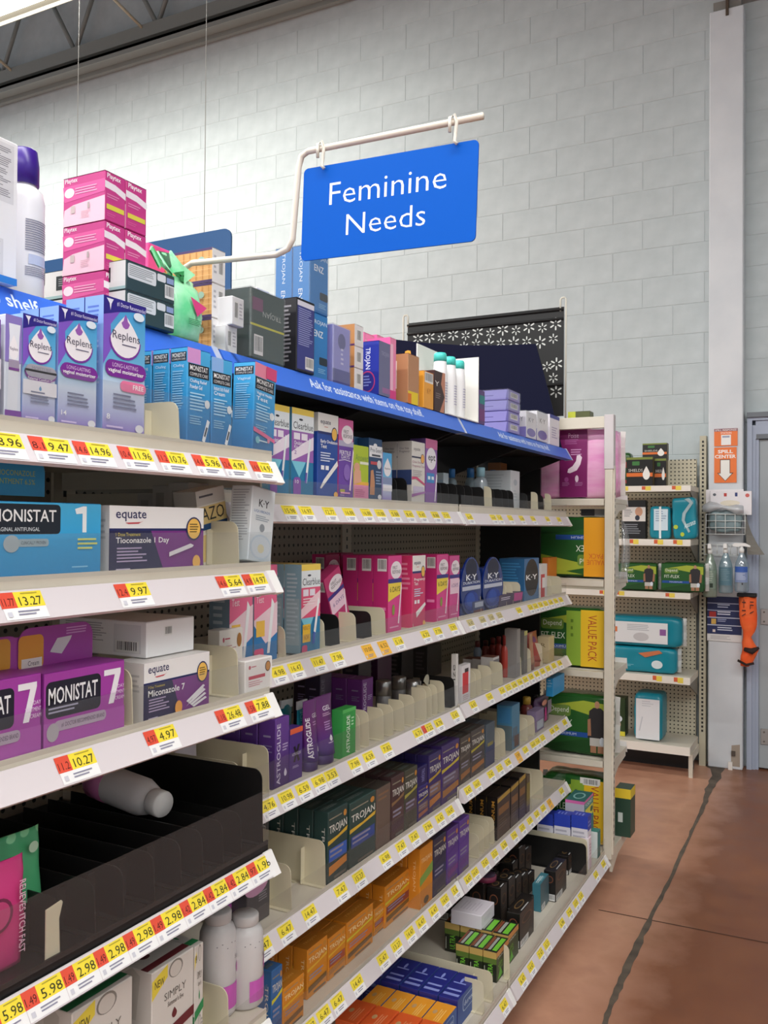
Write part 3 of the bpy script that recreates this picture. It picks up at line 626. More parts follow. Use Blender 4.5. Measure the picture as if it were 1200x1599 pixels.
def green_ops(man=True, value=False, inv=False):
    f = lambda ops: ops
    o = [('r', .03, .06, .97, .94, '#1f5a22'), ('p', [(.03, .06), (.97, .06), (.97, .30), (.55, .26), (.03, .12)], '#17481b'), ('p', [(.20, .80), (.97, .60), (.97, .86), (.60, .90)], '#a8b83a')]
    o += [('R', .10, .62, .42, .80, .012, '#6d8f3a'), ('t', 'Depend', .13, .655, .39, .77, '#f1f4e8'), ('t', 'FIT-FLEX', .10, .47, .44, .57, '#e8efe0'), ('r', .05, .30, .70, .38, '#1f4f9d'), ('t', 'MAXIMUM', .22, .32, .50, .36, '#cdd9ef')]
    if man: o += [('p', [(.66, .30), (.92, .30), (.90, .74), (.84, .80), (.74, .80), (.68, .74)], '#2e2c2f'), ('e', .79, .85, .035, .06, '#b98a6b'), ('r', .69, .18, .89, .31, '#c7c4bd'), ('r', .70, .07, .78, .18, '#a8785a'), ('r', .80, .07, .88, .18, '#a8785a'), ('p', [(.66, .34), (.71, .34), (.70, .62), (.66, .60)], '#a8785a'), ('p', [(.88, .34), (.93, .34), (.94, .60), (.90, .62)], '#a8785a'), ('e', .86, .26, .035, .07, '#dfe6ee')]
    if value: o += [('r', .46, .04, .66, .94, '#8db03a'), ('l', .52, .45, .56, .80, 3, '#5d7f20'), ('r', .66, .03, .985, .96, '#f0c428'), ('t', 'VALUE PACK', .76, .12, .88, .88, '#b8432a', -1)]
    return o
M_PINK = nmat('pink_film', lambda nt, b: noise_mix(nt, b, '#e68fc6', '#f3bfdd', 6, 4, .3, .7, .0, 'Object', (1, 1, 4)), .25)
xr_ = aY(967, 700, 3.93).x; xl_ = aY(833, 720, 3.93).x; zt_ = aY(925, 668, 3.91).z
pack('pad_pack', 'large glossy pink pad pack with a plum centre band on the end cap', 'pack', ((xl_+xr_)/2, 3.90+.09, EZ[0]+.001), (xr_-xl_, .17, zt_-EZ[0]), M_PINK,
     [('r', .34, .02, .66, .98, '#7d1560'), ('t', 'Poise', .44, .86, .56, .93, '#d9a8cc'), ('l', .40, .76, .60, .84, 3, '#a25590'), ('l', .47, .60, .62, .70, 3, '#c98fbb'),
      ('p', [(.43, .37), (.46, .36), (.54, .40), (.58, .48), (.60, .58), (.575, .62), (.54, .61), (.53, .53), (.49, .46), (.44, .42)], '#f0dcea'), ('e', .42, .27, .025, .035, '#a64a92'), ('e', .54, .28, .02, .05, '#e9d2e4'), ('l', .37, .17, .47, .23, 3, '#b06aa2'), ('l', .52, .17, .62, .23, 3, '#b06aa2')], seed=2, wr=.006, seal=(1,))
def gpk(i, py0, label, ops, xa, xb, inv=False, seed=0, region=None):
    x0 = aY(xa, 900, 3.92).x; x1 = aY(xb, 900, 3.92).x; z1 = aY(920, py0, 3.92).z; hgt = z1-EZ[i]-.002
    o = pack('underwear_pack', label, 'pack', ((x0+x1)/2, 3.895+.075, EZ[i]+.001), (x1-x0, .15, hgt), nmatG, ops, seed=seed, seal=(1, -1), wr=.005)
    if inv:
        o.location.z += hgt; o.rotation_euler = (0, math.pi, 0)
    return o
nmatG = mat('#1f5623', .22, name='green_film')
gpk(1, 806, 'green pack lying upside down with an orange yellow band on the end cap', [(k if k[0] not in ('r',) or k[5] != '#f0c428' else k) for k in green_ops(False, False)]+[('p', [(.35, .94), (.97, .94), (.97, .70), (.70, .86)], '#9fb436'), ('r', .03, .02, .34, .97, '#f0a51e'), ('t', 'VALUE', .08, .70, .30, .78, '#d8632a'), ('t', 'PACK', .10, .60, .28, .68, '#d8632a')], 835, 957, True, 5)
gpk(2, 948, 'green pack with a yellow value band on the third end cap shelf', green_ops(False, True), 838, 949, False, 6)
gpk(3, 1083, 'green pack showing a man in a grey shirt on the end cap', green_ops(True, False), 850, 960, False, 7)
gpk(4, 1211, 'lowest green and yellow pack on the end cap deck', green_ops(False, True)+[('r', .60, .90, .9, .99, '#e9e6e2'), ('b', .64, .88, .88, .98)], 850, 952, False, 8)
M_BUBBLE = clear_mat('clear_poly_bag', (.95, .95, .96), .05, .2)
p = aY(968, 1262, 4.05); carton('boxed_item', 'dark carton with a yellow top beside the end cap post', 'box', (p.x+.012, 4.11, EZ[4]+.001), (.07, .10, aY(965, 1232, 4.05).z-EZ[4]), {'body': '#2f4a3c', 'F': [('r', 0, .8, 1, 1, '#f0cf3a'), ('r', .2, .3, .5, .5, '#d5dcd8')], 'R': [('r', 0, .8, 1, 1, '#f0cf3a')]}, 0)
p = aY(962, 870, 3.98); mb = MB()
rings = []
for i, (x, z, rr) in enumerate([(0, .26, .006), (.012, .23, .02), (.02, .16, .03), (.018, .08, .036), (.006, .0, .03)]): rings.append([(x+rr*.5*math.cos(6.2832*k/10), rr*1.6*math.sin(6.2832*k/10), z) for k in range(10)])
mb.loft(rings, M_BUBBLE); tag(mb.build('plastic_bag', None, (pxr+.012, YE+.12, EZ[1]+.001)), 'limp clear plastic bag hanging beside the end cap post', 'bag')
carton('folded_box', 'black folded packet lying on top of the upside down green pack', 'box', (aY(930, 800, 3.98).x, 3.99, aY(930, 806, 3.92).z+.002), (.12, .10, .03), {'body': '#1b1a1c', 'F': [('r', .5, 0, 1, 1, '#a9aaa8')]}, 8)
carton('yellow_green_box', 'small yellow and olive box on top of the end cap', 'box', (aY(903, 640, 3.95).x, 4.0, ztop-.004+.001), (.10, .07, .04), {'body': '#5d6336', 'F': [('r', 0, 0, .35, 1, '#d8e04a')], 'T': [('r', 0, 0, 1, 1, '#4c5232')]}, 0)
# ================================================================ SHELVING ON THE BACK WALL
YS = 5.75; xR = aY(1079, 900, YS).x; xLs = xR-1.22*2
bw = tag(empty('wall_shelving', (xR-.6, 6.12, 0)), 'beige pegboard wall shelving frame beside the column', 'shelving'); T = Matrix.Translation((-(xR-.6), -6.12, 0))
zpt = aY(1060, 718, 6.15).z
for x0 in (xLs, xLs+1.22): MB().box(x0+.02, x0+1.20, 6.13, 6.16, .12, zpt, M_PEGX, mx=T).build('back_panel', bw)
ux = aY(1098.5, 900, 6.12).x
for x0 in (xLs, xLs+1.22, ux):
    mb = MB().box(x0-.02, x0+.02, 6.10, 6.17, 0.0, aY(1099, 681, 6.12).z, mat('#c4bda6', .5), mx=T)
    for k in range(72): mb.box(x0-.006, x0+.006, 6.0985, 6.0995, .22+k*.0265, .234+k*.0265, M_BLACK, mx=T)
    mb.build('upright', bw)
WZ = []
wl = ['top wall shelf with black shield boxes', 'second wall shelf with teal packs', 'third wall shelf with two green packs', 'fourth wall shelf with two stacked teal packs', 'bottom wall deck with one upright white and teal pack']
for i, (yt, yb) in enumerate(((758, 766), (843, 852), (927, 935), (1059, 1069), (1168, 1180))):
    z1 = aY(1079, yt, YS).z; z2 = aY(1079, yb, YS).z; WZ.append(z1)
    r = tag(empty('wall_shelf' if i < 4 else 'wall_shelf_deck', (xR-.6, 6.08, z1)), wl[i], 'shelf', 'beige shelves on the back wall'); T2 = Matrix.Translation((-(xR-.6), -6.08, -z1))
    mb = MB().box(xLs, xR, YS+.004, 6.095, z2, z1, M_CREAM, .001, mx=T2); mb.build('shelf_panel', r)
    mb = MB().box(xLs, xR-.001, YS-.004, YS+.004, z2-.004, z1+.001, mat('#efe9de', .4), mx=T2); mb.build('price_rail', r)
    tg = {0: (968, 1003, 1050), 1: (984, 1022, 1052), 2: (937, 962, 1040), 3: (1020, 1053), 4: ()}[i]
    for px in tg:
        mb = MB(); x = aY(px, yt, YS).x; prt(mb, (x, YS-.0045, z2), (.056, 0, 0), (0, 0, z1-z2), [('r', .0, .25, .4, .95, '#d9643c'), ('r', .4, .1, 1, .95, '#f0d858')]); mb.build('price_tag', r).matrix_local = T2
    mb = MB(); mb.prism([(6.09, z2-.12), (6.09, z2), (YS+.02, z2), (YS+.02, z2-.012)], 'x', xR-.012, xR-.004, mat('#7d776b', .5) if i < 4 else M_CREAM, mx=T2)
    if i < 4: mb.build('bracket', r)
    else:
        mb = MB().box(xR-.012, xR+.012, YS+.02, YS+.045, 0, z2, M_CREAM, mx=T2); mb.box(xR-.010, xR+.008, YS+.045, 6.09, z2-.05, z2, M_CREAM, mx=T2); mb.box(xLs, xR-.012, 5.98, 6.0, 0.0, z2, M_BLACK, mx=T2); mb.build('base_leg', r)
def onsh(i, xa, xb, py0, Y): z = WZ[i]+.002; a = aY(xa, 900, Y).x; b = aY(xb, 900, Y).x; return (a+b)/2, z, b-a, aY((xa+xb)/2, py0, Y).z-z
def shield(design=None): return {'body': '#1d1c1b', 'F': [('r', .0, .92, 1, 1, '#7d8a3a'), ('R', .22, .72, .5, .86, .004, '#3d7a3c'), ('t', 'SHIELDS', .08, .50, .62, .60, '#d9d5cd'), ('r', 0, .33, 1, .46, '#e0702c'), ('D', .76, .42, .14, .20, '#f2efe9')], 'R': [('r', 0, 0, 1, 1, '#5b5238')], 'T': [('r', 0, 0, 1, 1, '#c8b46a')]}
for (xa, xb, y0, Y, dz, lab) in ((978, 1019, 714, 5.80, 0, 'black shields box leaning at the front of the top wall shelf'), (1022, 1040, 716, 5.86, 0, 'black shields box standing behind and right of the front one'), (1003, 1041, 692, 5.87, 1, 'black shields box lifted on top of the others')):
    x, z, ww_, hh_ = onsh(0, xa, xb, y0, Y)
    if dz: z2 = aY(1020, 718, Y).z; hh_ = z+hh_-z2; z = z2
    carton('shields_box', lab, 'box', (x, Y+.04, z), (ww_, .07, hh_), shield(), 0, 'black shields boxes')
x, z, ww_, hh_ = onsh(0, 962, 984, 706, 5.86); pack('pad_bag', 'green and red striped soft bag at the left of the top wall shelf', 'pack', (x, 5.93, z), (ww_, .1, hh_), '#2f5a2c', [('r', 0, .1, 1, .2, '#b5423a'), ('r', 0, .55, 1, .72, '#b5423a')], seed=3)
x, z, ww_, hh_ = onsh(1, 971, 1008, 781, 5.80); carton('support_box', 'black and white carton with a photo beside teal packs', 'box', (x, 5.84, z), (ww_, .07, hh_), {'body': '#17181a', 'F': [('r', .02, .45, 1, .82, '#d9d4cf'), ('e', .72, .70, .16, .12, '#c49478'), ('e', .66, .54, .10, .07, '#2c3240'), ('l', .1, .55, .45, .75, 4, '#8d8d90'), ('l', .1, .10, .9, .38, 5, '#7d8086')]}, 0)
TE = '#12869a'
def teal(name, lab, i, xa, xb, y0, Y, d, ops, seed, tilt=(0, 0), dz=0, hgt=None, **kw):
    x, z, ww_, hh_ = onsh(i, xa, xb, y0, Y); return pack(name, lab, 'pack', (x, Y+d/2, z+dz), (ww_, d, hgt or hh_), TE, ops, seed=seed, tilt=tilt, group='teal packs on the wall shelves', wr=.005, **kw)
teal('teal_pack', 'teal pack with a white label and vertical white seam', 1, 1014, 1048, 790, 5.80, .1, [('r', .22, .26, .86, .90, '#cfe0ea'), ('l', .3, .5, .8, .85, 5, '#8fa5bb'), ('r', .46, .02, .56, .98, '#e8eef0')], 11)
teal('teal_pack', 'teal pack with silver swirl at the right end of second wall shelf', 1, 1051, 1090, 776, 5.80, .1, [('p', [(.55, .95), (.75, .85), (.45, .62), (.40, .45), (.65, .15), (.72, .18), (.52, .45), (.58, .60), (.90, .85), (.75, .97)], '#9fb7bd'), ('e', .15, .3, .09, .05, '#b8c83a'), ('e', .4, .12, .08, .05, '#b8c83a'), ('s', 'Assurance', .5, .25, .95, .38, .1, '#d5eef2')], 12, (0, -3))
for (xa, xb, lab, s) in ((964, 1027, 'green pack on the third wall shelf nearer the end cap', 14), (1031, 1101, 'green pack on the third wall shelf nearer the column', 15)):
    x, z, ww_, hh_ = onsh(2, xa, xb, 878, 5.79); pack('underwear_pack', lab, 'pack', (x, 5.87, z), (ww_, .15, hh_), nmatG, green_ops(True), seed=s, seal=(1,), group='green packs on the third wall shelf', wr=.005)
x, z, w2, h2 = onsh(3, 950, 1058, 1010, 5.80); pack('teal_pack', 'flat teal pack under the white labelled one on fourth wall shelf', 'pack', (x, 5.88, z), (w2, .16, h2), TE, [('p', [(.45, .75), (.75, .9), (.8, .8), (.55, .6)], '#c9744a'), ('e', .72, .35, .08, .16, '#d9e2e4'), ('l', .2, .2, .4, .3, 2, '#7fc4d2')], seed=16, seal=(1,), group='teal packs on the wall shelves', wr=.005)
x2, z2, w3, h3 = onsh(3, 945, 1066, 962, 5.80); pack('teal_pack', 'teal pack with broad white label lying on another pack', 'pack', (x2, 5.88, z+h2+.001), (w3, .16, h3-h2-.002), TE, [('r', .05, .12, .82, .80, '#e4e5e6'), ('l', .3, .5, .7, .72, 4, '#b5b7bb'), ('e', .48, .32, .1, .14, '#c5c3c4'), ('r', .1, .45, .17, .62, '#e07840'), ('r', .72, .4, .8, .6, '#8d5a9a')], seed=17, seal=(1,), group='teal packs on the wall shelves', wr=.005)
teal('teal_pack', 'upright white and teal pack alone on the wall deck', 4, 990, 1036, 1083, 5.80, .2, [('r', .10, .03, .90, .88, '#e6e7ea'), ('l', .3, .7, .7, .84, 3, '#cfd1d6'), ('p', [(.3, .5), (.34, .5), (.24, .2), (.2, .2)], '#c9ccd2')], 18)
x, z, ww_, hh_ = onsh(4, 955, 977, 1090, 5.84); carton('green_box', 'dark green and yellow box left on the wall deck', 'box', (x, 5.90, z), (ww_, .1, hh_), {'body': '#29401f', 'F': [('r', 0, 0, 1, .12, '#d8c93a'), ('e', .5, .3, .2, .1, '#c9a07a'), ('e', .6, .45, .2, .08, '#dfe6ee')]}, 0)
# ================================================================ SPILL STATION ON THE COLUMN
YP = 6.097
def onp(x, y, Y=YP): return aY(x, y, Y)
def flat_sign(name, label, x0, y0, x1, y1, ops, cat='sign', col='#f07a35', th=.003, Y=YP):
    a = onp(x0, y1, Y); b = onp(x1, y0, Y); o = tag(MB().box(0, b.x-a.x, 0, th, 0, b.z-a.z, mat(col, .45)).build(name, None, (a.x, Y-th, a.z)), label, cat)
    p = MB(); prt(p, (0, 0, 0), (b.x-a.x, 0, 0), (0, 0, b.z-a.z), ops); p.build('sign_print', o); return o
flat_sign('spill_sign', 'orange spill response station notice on the column, upper of two', 1116, 668.5, 1152.5, 697, [('r', .0, .84, 1, 1, '#8a5a6a'), ('t', 'SPILL RESPONSE', .04, .86, .96, .97, '#f5e6df', 0, .01), ('t', 'STATION', .28, .69, .74, .80, '#f7ece6', 0, .01), ('r', .30, .05, .72, .64, '#f3f0ee'), ('r', .35, .48, .66, .58, '#9aa0b8')])
flat_sign('spill_sign', 'orange spill center sign with a white down arrow on the column', 1116, 698, 1151, 754, [('t', 'SPILL', .16, .83, .84, .93, '#fbf4f0', 0, .03), ('t', 'CENTER', .03, .69, .97, .79, '#fbf4f0', 0, .03), ('p', [(.26, .66), (.26, .28), (.13, .28), (.5, .04), (.87, .28), (.72, .28), (.72, .66)], '#5a2f2a'), ('p', [(.29, .64), (.29, .26), (.19, .26), (.5, .06), (.80, .26), (.69, .26), (.69, .64)], '#f3efe9')])
YK = 5.97
def bask(name, label, x0, y0, x1, y1, nx, nz, dep):
    a = onp(x0, y1, YK); b = onp(x1, y0, YK); r = tag(empty(name, (a.x, YP-.002, a.z)), label, 'basket'); W = b.x-a.x; H = b.z-a.z; D = YP-.004-YK
    M = mat('#d9dcda', .35); mb = MB()
    for i in range(nx+1): mb.tube([(W*i/nx, -D, 0), (W*i/nx, -D, H)], .0028, M, 6)
    for k in range(nz+1): mb.tube([(0, -D, H*k/nz), (W, -D, H*k/nz)], .0028, M, 6)
    mb.build('front_grid', r); mb = MB()
    for x in (0, W):
        for k in range(nz+1): mb.tube([(x, -D, H*k/nz), (x, -.002, H*k/nz)], .0028, M, 6)
    mb.build('side_grid', r); mb = MB()
    for i in range(nx+1): mb.tube([(W*i/nx, -D, 0), (W*i/nx, -.002, 0)], .0028, M, 6)
    mb.build('bottom_grid', r); return r
bask('wire_basket', 'white wire basket of spill pads on the column', 1103, 803, 1164, 834, 4, 3, .1)
bask('wire_basket', 'small lower wire rack holding the spray bottles', 1100, 851, 1152, 866, 5, 1, .1)
a = onp(1103, 834, YK); b = onp(1163, 800, YK)
pack('spill_pads', 'crumpled clear and teal pads inside the wire basket', 'pads', ((a.x+b.x)/2, 6.012, a.z+.008), (b.x-a.x-.02, .07, b.z-a.z+.01), '#7f9296', [], seed=21, wr=.014, k=5.)
mb = MB(); rings = []
for i in range(7):
    t = i/6; x = t*.24; rings.append([(x, -.05*math.cos(an)*(1-.5*abs(t-.5)), .012+.022*math.sin(an)*(1+.6*math.sin(t*9))+.012*math.sin(t*5)) for an in [6.2832*k/8 for k in range(8)]])
mb.loft(rings, clear_mat('milky_bag', (.8, .82, .84), .45, .15)); tag(mb.build('plastic_sheet', None, (a.x-.02, 5.985, b.z+.014)), 'crumpled milky plastic sheet over the basket edge', 'bag')
flat_sign('glove_box', 'white carton with red and blue pictures standing in the basket', 1111, 767, 1175, 804, [('r', .05, .05, .12, .1, '#999'), ('r', .33, .78, .40, .92, '#c8443c'), ('r', .60, .78, .66, .94, '#2f3f7a'), ('e', .48, .50, .24, .12, '#efe3cf'), ('r', .44, .12, .56, .42, '#e3d3bb'), ('R', .52, .06, .80, .20, .004, '#d0403c'), ('e', .10, .86, .04, .06, '#666a72'), ('e', .90, .82, .05, .08, '#d86a62')], 'box', '#f4eef1', .03, 6.085)
flat_sign('backing_card', 'white card standing behind the picture carton', 1103, 764, 1162, 800, [('l', .1, .85, .3, .92, 1, '#c9c3c6')], 'card', '#efeaec', .003, 6.094)
mb = MB(); vs = []
for i in range(9):
    t = i/8; x = 1166+t*10+t*t*18; y0 = 806+t*60; p = onp(1160, y0, 6.0); vs += [(p.x+.01+t*.02, 6.0, p.z), (onp(x, y0, 6.05).x, 6.05+.02*t, p.z)]
o = MB(); n_ = len(vs)//2
c0 = Vector(vs[-1]); vs2 = [Vector(v)-c0 for v in vs]
o.add(vs2+[v+Vector((.002, .002, 0)) for v in vs2], [(2*i, 2*i+2, 2*i+3, 2*i+1) for i in range(n_-1)]+[(2*n_+2*i, 2*n_+2*i+1, 2*n_+2*i+3, 2*n_+2*i+2) for i in range(n_-1)]+[(2*i+1, 2*i+3, 2*n_+2*i+3, 2*n_+2*i+1) for i in range(n_-1)], mat('#8d8880', .6)); tag(o.build('curled_flap', None, c0), 'grey curled cardboard flap beside the wire basket', 'flap')
M_CLB = [clear_mat('pale_green_fluid', (.62, .72, .62), .35, .12, (.55, .66, .56)), clear_mat('pale_blue_fluid', (.55, .70, .76), .4, .12, (.47, .62, .68)), clear_mat('water_fluid', (.66, .74, .8), .35, .12, (.55, .66, .74))]
for i, (px, yt, ybm, trig) in enumerate(((1109.5, 848, 932, 0), (1134, 848, 926, 0), (1159, 848, 924, 1))):
    b0 = onp(px, ybm, YK-.03); t0 = onp(px, yt, YK-.03); h = t0.z-b0.z; Rr = .042
    lab = ['clear pump bottle with pale green liquid hanging on the column', 'clear spray bottle with blue liquid between two others', 'clear spray bottle with a blue label and white trigger head'][i]
    o = tag(MB().lathe([(Rr*.92, 0), (Rr, .01), (Rr, h*.50), (Rr*.86, h*.60), (Rr*.62, h*.68), (Rr*.36, h*.78), (Rr*.34, h*.82)], M_CLB[i], 16).build('spray_bottle', None, (b0.x, YK-.035, b0.z)), lab, 'bottle', 'spray bottles at the spill station')
    MB().lathe([(Rr*.36, h*.80), (Rr*.36, h*.88), (Rr*.2, h*.90), (Rr*.2, h*.93)], mat('#efefec', .35), 12).build('collar', o)
    mb = MB()
    if trig: mb.prism([(-.05, h*.93), (-.055, h*.97), (-.04, h*1.0), (.02, h*1.0), (.05, h*.95), (.05, h*.92), (.0, h*.94), (-.02, h*.92)], 'y', -.012, .012, mat('#f2f1ee', .35))
    else: mb.prism([(-.012, h*.90), (-.010, h*.99), (.008, h*.99), (.012, h*.90)], 'y', -.035, .012, mat('#f2f1ee', .35))
    mb.build('spray_head', o); p = MB()
    prt(p, (-.036, -Rr-.001, h*.12), (.072, 0, 0), (0, 0, h*.40), [[('r', 0, .1, 1, .95, '#8a9c8c'), ('l', .1, .4, .9, .9, 5, '#b9c4b6'), ('r', .55, .15, .8, .35, '#2c3a2c')], [('r', 0, .1, 1, 1, '#5f8391'), ('l', .1, .3, .9, .9, 7, '#7d9aa6')], [('r', 0, .72, 1, 1, '#3a62b5'), ('r', 0, .2, 1, .72, '#8b9cc6'), ('l', .1, .3, .9, .66, 5, '#c3cde4'), ('e', .6, .12, .06, .05, '#222')]][i])
    subdiv(p, .012)
    for k in range(len(p.v)): x, y, z = p.v[k]; p.v[k] = (x, -math.sqrt(max(Rr*Rr-x*x, 1e-5))*.999+(y+Rr)-.0005, z)
    p.build('bottle_label', o)
flat_sign('information_sheet', 'blue and white information sheet with pictures on the column', 1105, 933, 1159, 1000, [('r', 0, .16, 1, 1, '#26305f'), ('r', 0, .84, 1, .86, '#b9bfd8'), ('r', 0, .68, 1, .70, '#b9bfd8'), ('r', 0, .52, 1, .54, '#d0d5e6'), ('r', 0, .35, 1, .37, '#d0d5e6'), ('r', .06, .54, .26, .66, '#b8332f'), ('r', .12, .38, .26, .50, '#e0b45a'), ('r', .16, .20, .24, .26, '#e8d9d2'), ('l', .30, .73, .66, .83, 2, '#c9cfe6'), ('l', .30, .57, .68, .67, 2, '#e6e9f4'), ('l', .3, .42, .6, .5, 2, '#aab2d2'), ('l', .3, .22, .8, .32, 2, '#d5daec'), ('r', 0, 0, 1, .16, '#e6e2e0'), ('l', .1, .03, .8, .12, 3, '#b9b5b5')], 'notice', '#e6e2e0', .002)
# orange vest rolled up and tied below
pts = [(1168, 931, 13, .03), (1167, 945, 13, .034), (1168, 960, 13, .036), (1170, 975, 12, .034), (1171, 985, 9, .026), (1168, 995, 6, .018), (1169, 1004, 9, .024), (1172, 1014, 12, .03), (1168, 1024, 11, .03), (1166, 1034, 9, .026), (1164, 1040, 6, .018)]
base = onp(1168, 1041, 6.02); rings = []
for i, (x, y, rw, rd) in enumerate(pts):
    c = onp(x, y, 6.02)-base; rx = rw/1385*6.1*.9; rings.append([(c.x+rx*math.cos(an)*(1+.12*math.sin(3*an+i)), rd*math.sin(an)*(1+.15*math.cos(4*an+i*1.7)), c.z) for an in [6.2832*k/14 for k in range(14)]])
M_ORV = nmat('orange_fabric', lambda nt, b: noise_mix(nt, b, '#ff5a1e', '#ff7638', 14, 5, .3, .7, .5), .7)
v = tag(MB().loft(rings[::-1], M_ORV).build('orange_vest', None, base), 'bright orange safety vest rolled up and hanging by the door', 'vest')
mb = MB(); cc = onp(1175, 1022, 5.985)-base; mb.tube([cc+Vector((-.045, 0, .03)), cc+Vector((0, -.01, .02)), cc+Vector((.04, 0, .045))], [.012, .02, .008], mat('#33201c', .8), 8); c2 = onp(1166, 1037, 5.985)-base; mb.tube([c2+Vector((-.05, 0, .02)), c2+Vector((0, -.005, -.004)), c2+Vector((.045, 0, .008))], .008, mat('#33201c', .8), 6); mb.build('dark_trim', v)
mb = MB(); O = onp(1156, 975, 5.975)-base; prt(mb, O, (.10, 0, 0), (0, 0, .17), [('r', .12, .80, .34, .84, '#4a2016'), ('r', .21, .62, .25, .92, '#4a2016'), ('r', .12, .50, .34, .54, '#4a2016'), ('p', [(.12, .30), (.34, .38), (.34, .42), (.12, .34)], '#4a2016'), ('r', .58, .82, .80, .86, '#4a2016'), ('r', .58, .70, .80, .74, '#4a2016'), ('r', .58, .58, .62, .74, '#4a2016'), ('p', [(.58, .40), (.80, .48), (.80, .52), (.58, .44)], '#4a2016')])
for k in range(len(mb.v)): x, y, z = mb.v[k]; mb.v[k] = (x, y+.0, z)
tag(mb.build('vest_lettering', v), kind='stuff')
mb = MB(); c3 = onp(1168, 929, 6.02)-base; mb.box(c3.x-.06, c3.x+.055, -.035, .03, c3.z-.012, c3.z+.012, M_BLACK, .004); mb.build('black_strap', v)
# ================================================================ PRODUCTS
ORD = ['first', 'second', 'third', 'fourth', 'fifth', 'sixth', 'seventh', 'eighth', 'ninth', 'tenth', 'eleventh', 'twelfth']
XNF = -.9385; XFF = -1.0695
def grad(name, stops, axis='Z', rough=.36):
    def bld(nt, b):
        tc = node(nt, 'ShaderNodeTexCoord'); sp = node(nt, 'ShaderNodeSeparateXYZ'); nt.links.new(tc.outputs['Generated'], sp.inputs[0])
        r = node(nt, 'ShaderNodeValToRGB'); e = r.color_ramp.elements
        while len(e) < len(stops): e.new(.5)
        for k, (p, c) in enumerate(stops): e[k].position = p; e[k].color = lin(c)+(1,)
        nt.links.new(sp.outputs[axis], r.inputs[0]); nt.links.new(r.outputs[0], b.inputs['Base Color'])
    return nmat(name, bld, rough)
def box_at(sh, xl, xr, yt, d, design, name, label, cat='box', X=None, z=None, h=None, deep=0, group=None, film=False, tilt=(0, 0), yaw=0, gap=.002, back=None):
    X = X if X is not None else (XNF if sh[0] == 'N' else XFF); z = (SHZ[sh] if z is None else z)+.0006
    y0 = solve_y(xl, X, z+.06); y1 = solve_y(xr, X, z+.06); hh = h or aX(xl, yt, X).z-z
    o = carton(name, label, cat, (X-d/2, (y0+y1)/2, z), (y1-y0-.001, d, hh), design, 90+yaw, group, tilt, film)
    for k in range(deep):
        c = o.copy(); COL.objects.link(c); c.location.x -= (d+gap)*(k+1); c['label'] = label+(', %s' % ['one place back', 'two places back', 'three places back', 'four places back', 'five places back'][k])
        if not group: o['group'] = c['group'] = name.replace('_', ' ')+' column'
        for ch in list(o.children): q_ = ch.copy(); COL.objects.link(q_); q_.parent = c
    return o
WHERE = {'N1': 'highest near shelf', 'N2': 'second near shelf', 'N3': 'third near shelf', 'N4': 'black tray shelf', 'N5': 'lowest near shelf', 'B1': 'ovulation test shelf', 'B2': 'pregnancy test shelf', 'B3': 'gel tube shelf', 'B4': 'dark carton shelf', 'B5': 'orange carton shelf', 'C1': 'blue capped bottle shelf', 'C2': 'oval pack shelf', 'C3': 'red bottle shelf', 'C4': 'pale blue carton shelf', 'C5': 'black and gold carton shelf', 'D': 'bottom deck', 'E': 'far bottom deck'}
DC = {}
def divider(sh, px, yt, m=None, X=None, dep=.33, h=None, flange=True, key=None):
    m = m or M_DIV; zs = SHZ[sh if sh in SHZ else sh.replace('C', 'B').replace('E', 'D')]+.0006; X = X or ((XN if sh[0] == 'N' else XD if sh in 'DE' else XF)-.0328)
    y = solve_y(px, X, zs+.05); hh = h or aX(px, yt, X).z-zs; r = min(.018, hh*.4); pts = [(X, zs), (X-.003, zs+hh-r)]
    for k in range(1, 6): a = k/5*math.pi/2; pts.append((X-.003-r+r*math.cos(a), zs+hh-r+r*math.sin(a)))
    pts += [(X-dep, zs+hh), (X-dep, zs)]
    col = 'black' if m is M_BLACK else 'cream'; k = (sh, col); DC[k] = DC.get(k, 0)+1
    o = empty('shelf_divider', (X-dep/2, y, zs)); T = Matrix.Translation((-(X-dep/2), -y, -zs))
    tag(o, '%s divider on the %s, %s of its colour from left' % (col, WHERE[sh], ORD[min(DC[k]-1, 11)]), 'divider', '%s shelf dividers' % col)
    MB().prism(pts, 'y', y-.001, y+.001, m, mx=T).build('divider_plate', o)
    mb = MB().box(X-dep, X-.002, y-.012, y-.001, zs, zs+.002, m, mx=T); mb.build('divider_foot', o)
    if flange and dep > .07: MB().box(X-.06, X-.058, y-.016, y-.001, zs+.002, zs+hh*.8, m, mx=T).build('divider_flag', o)
    return o
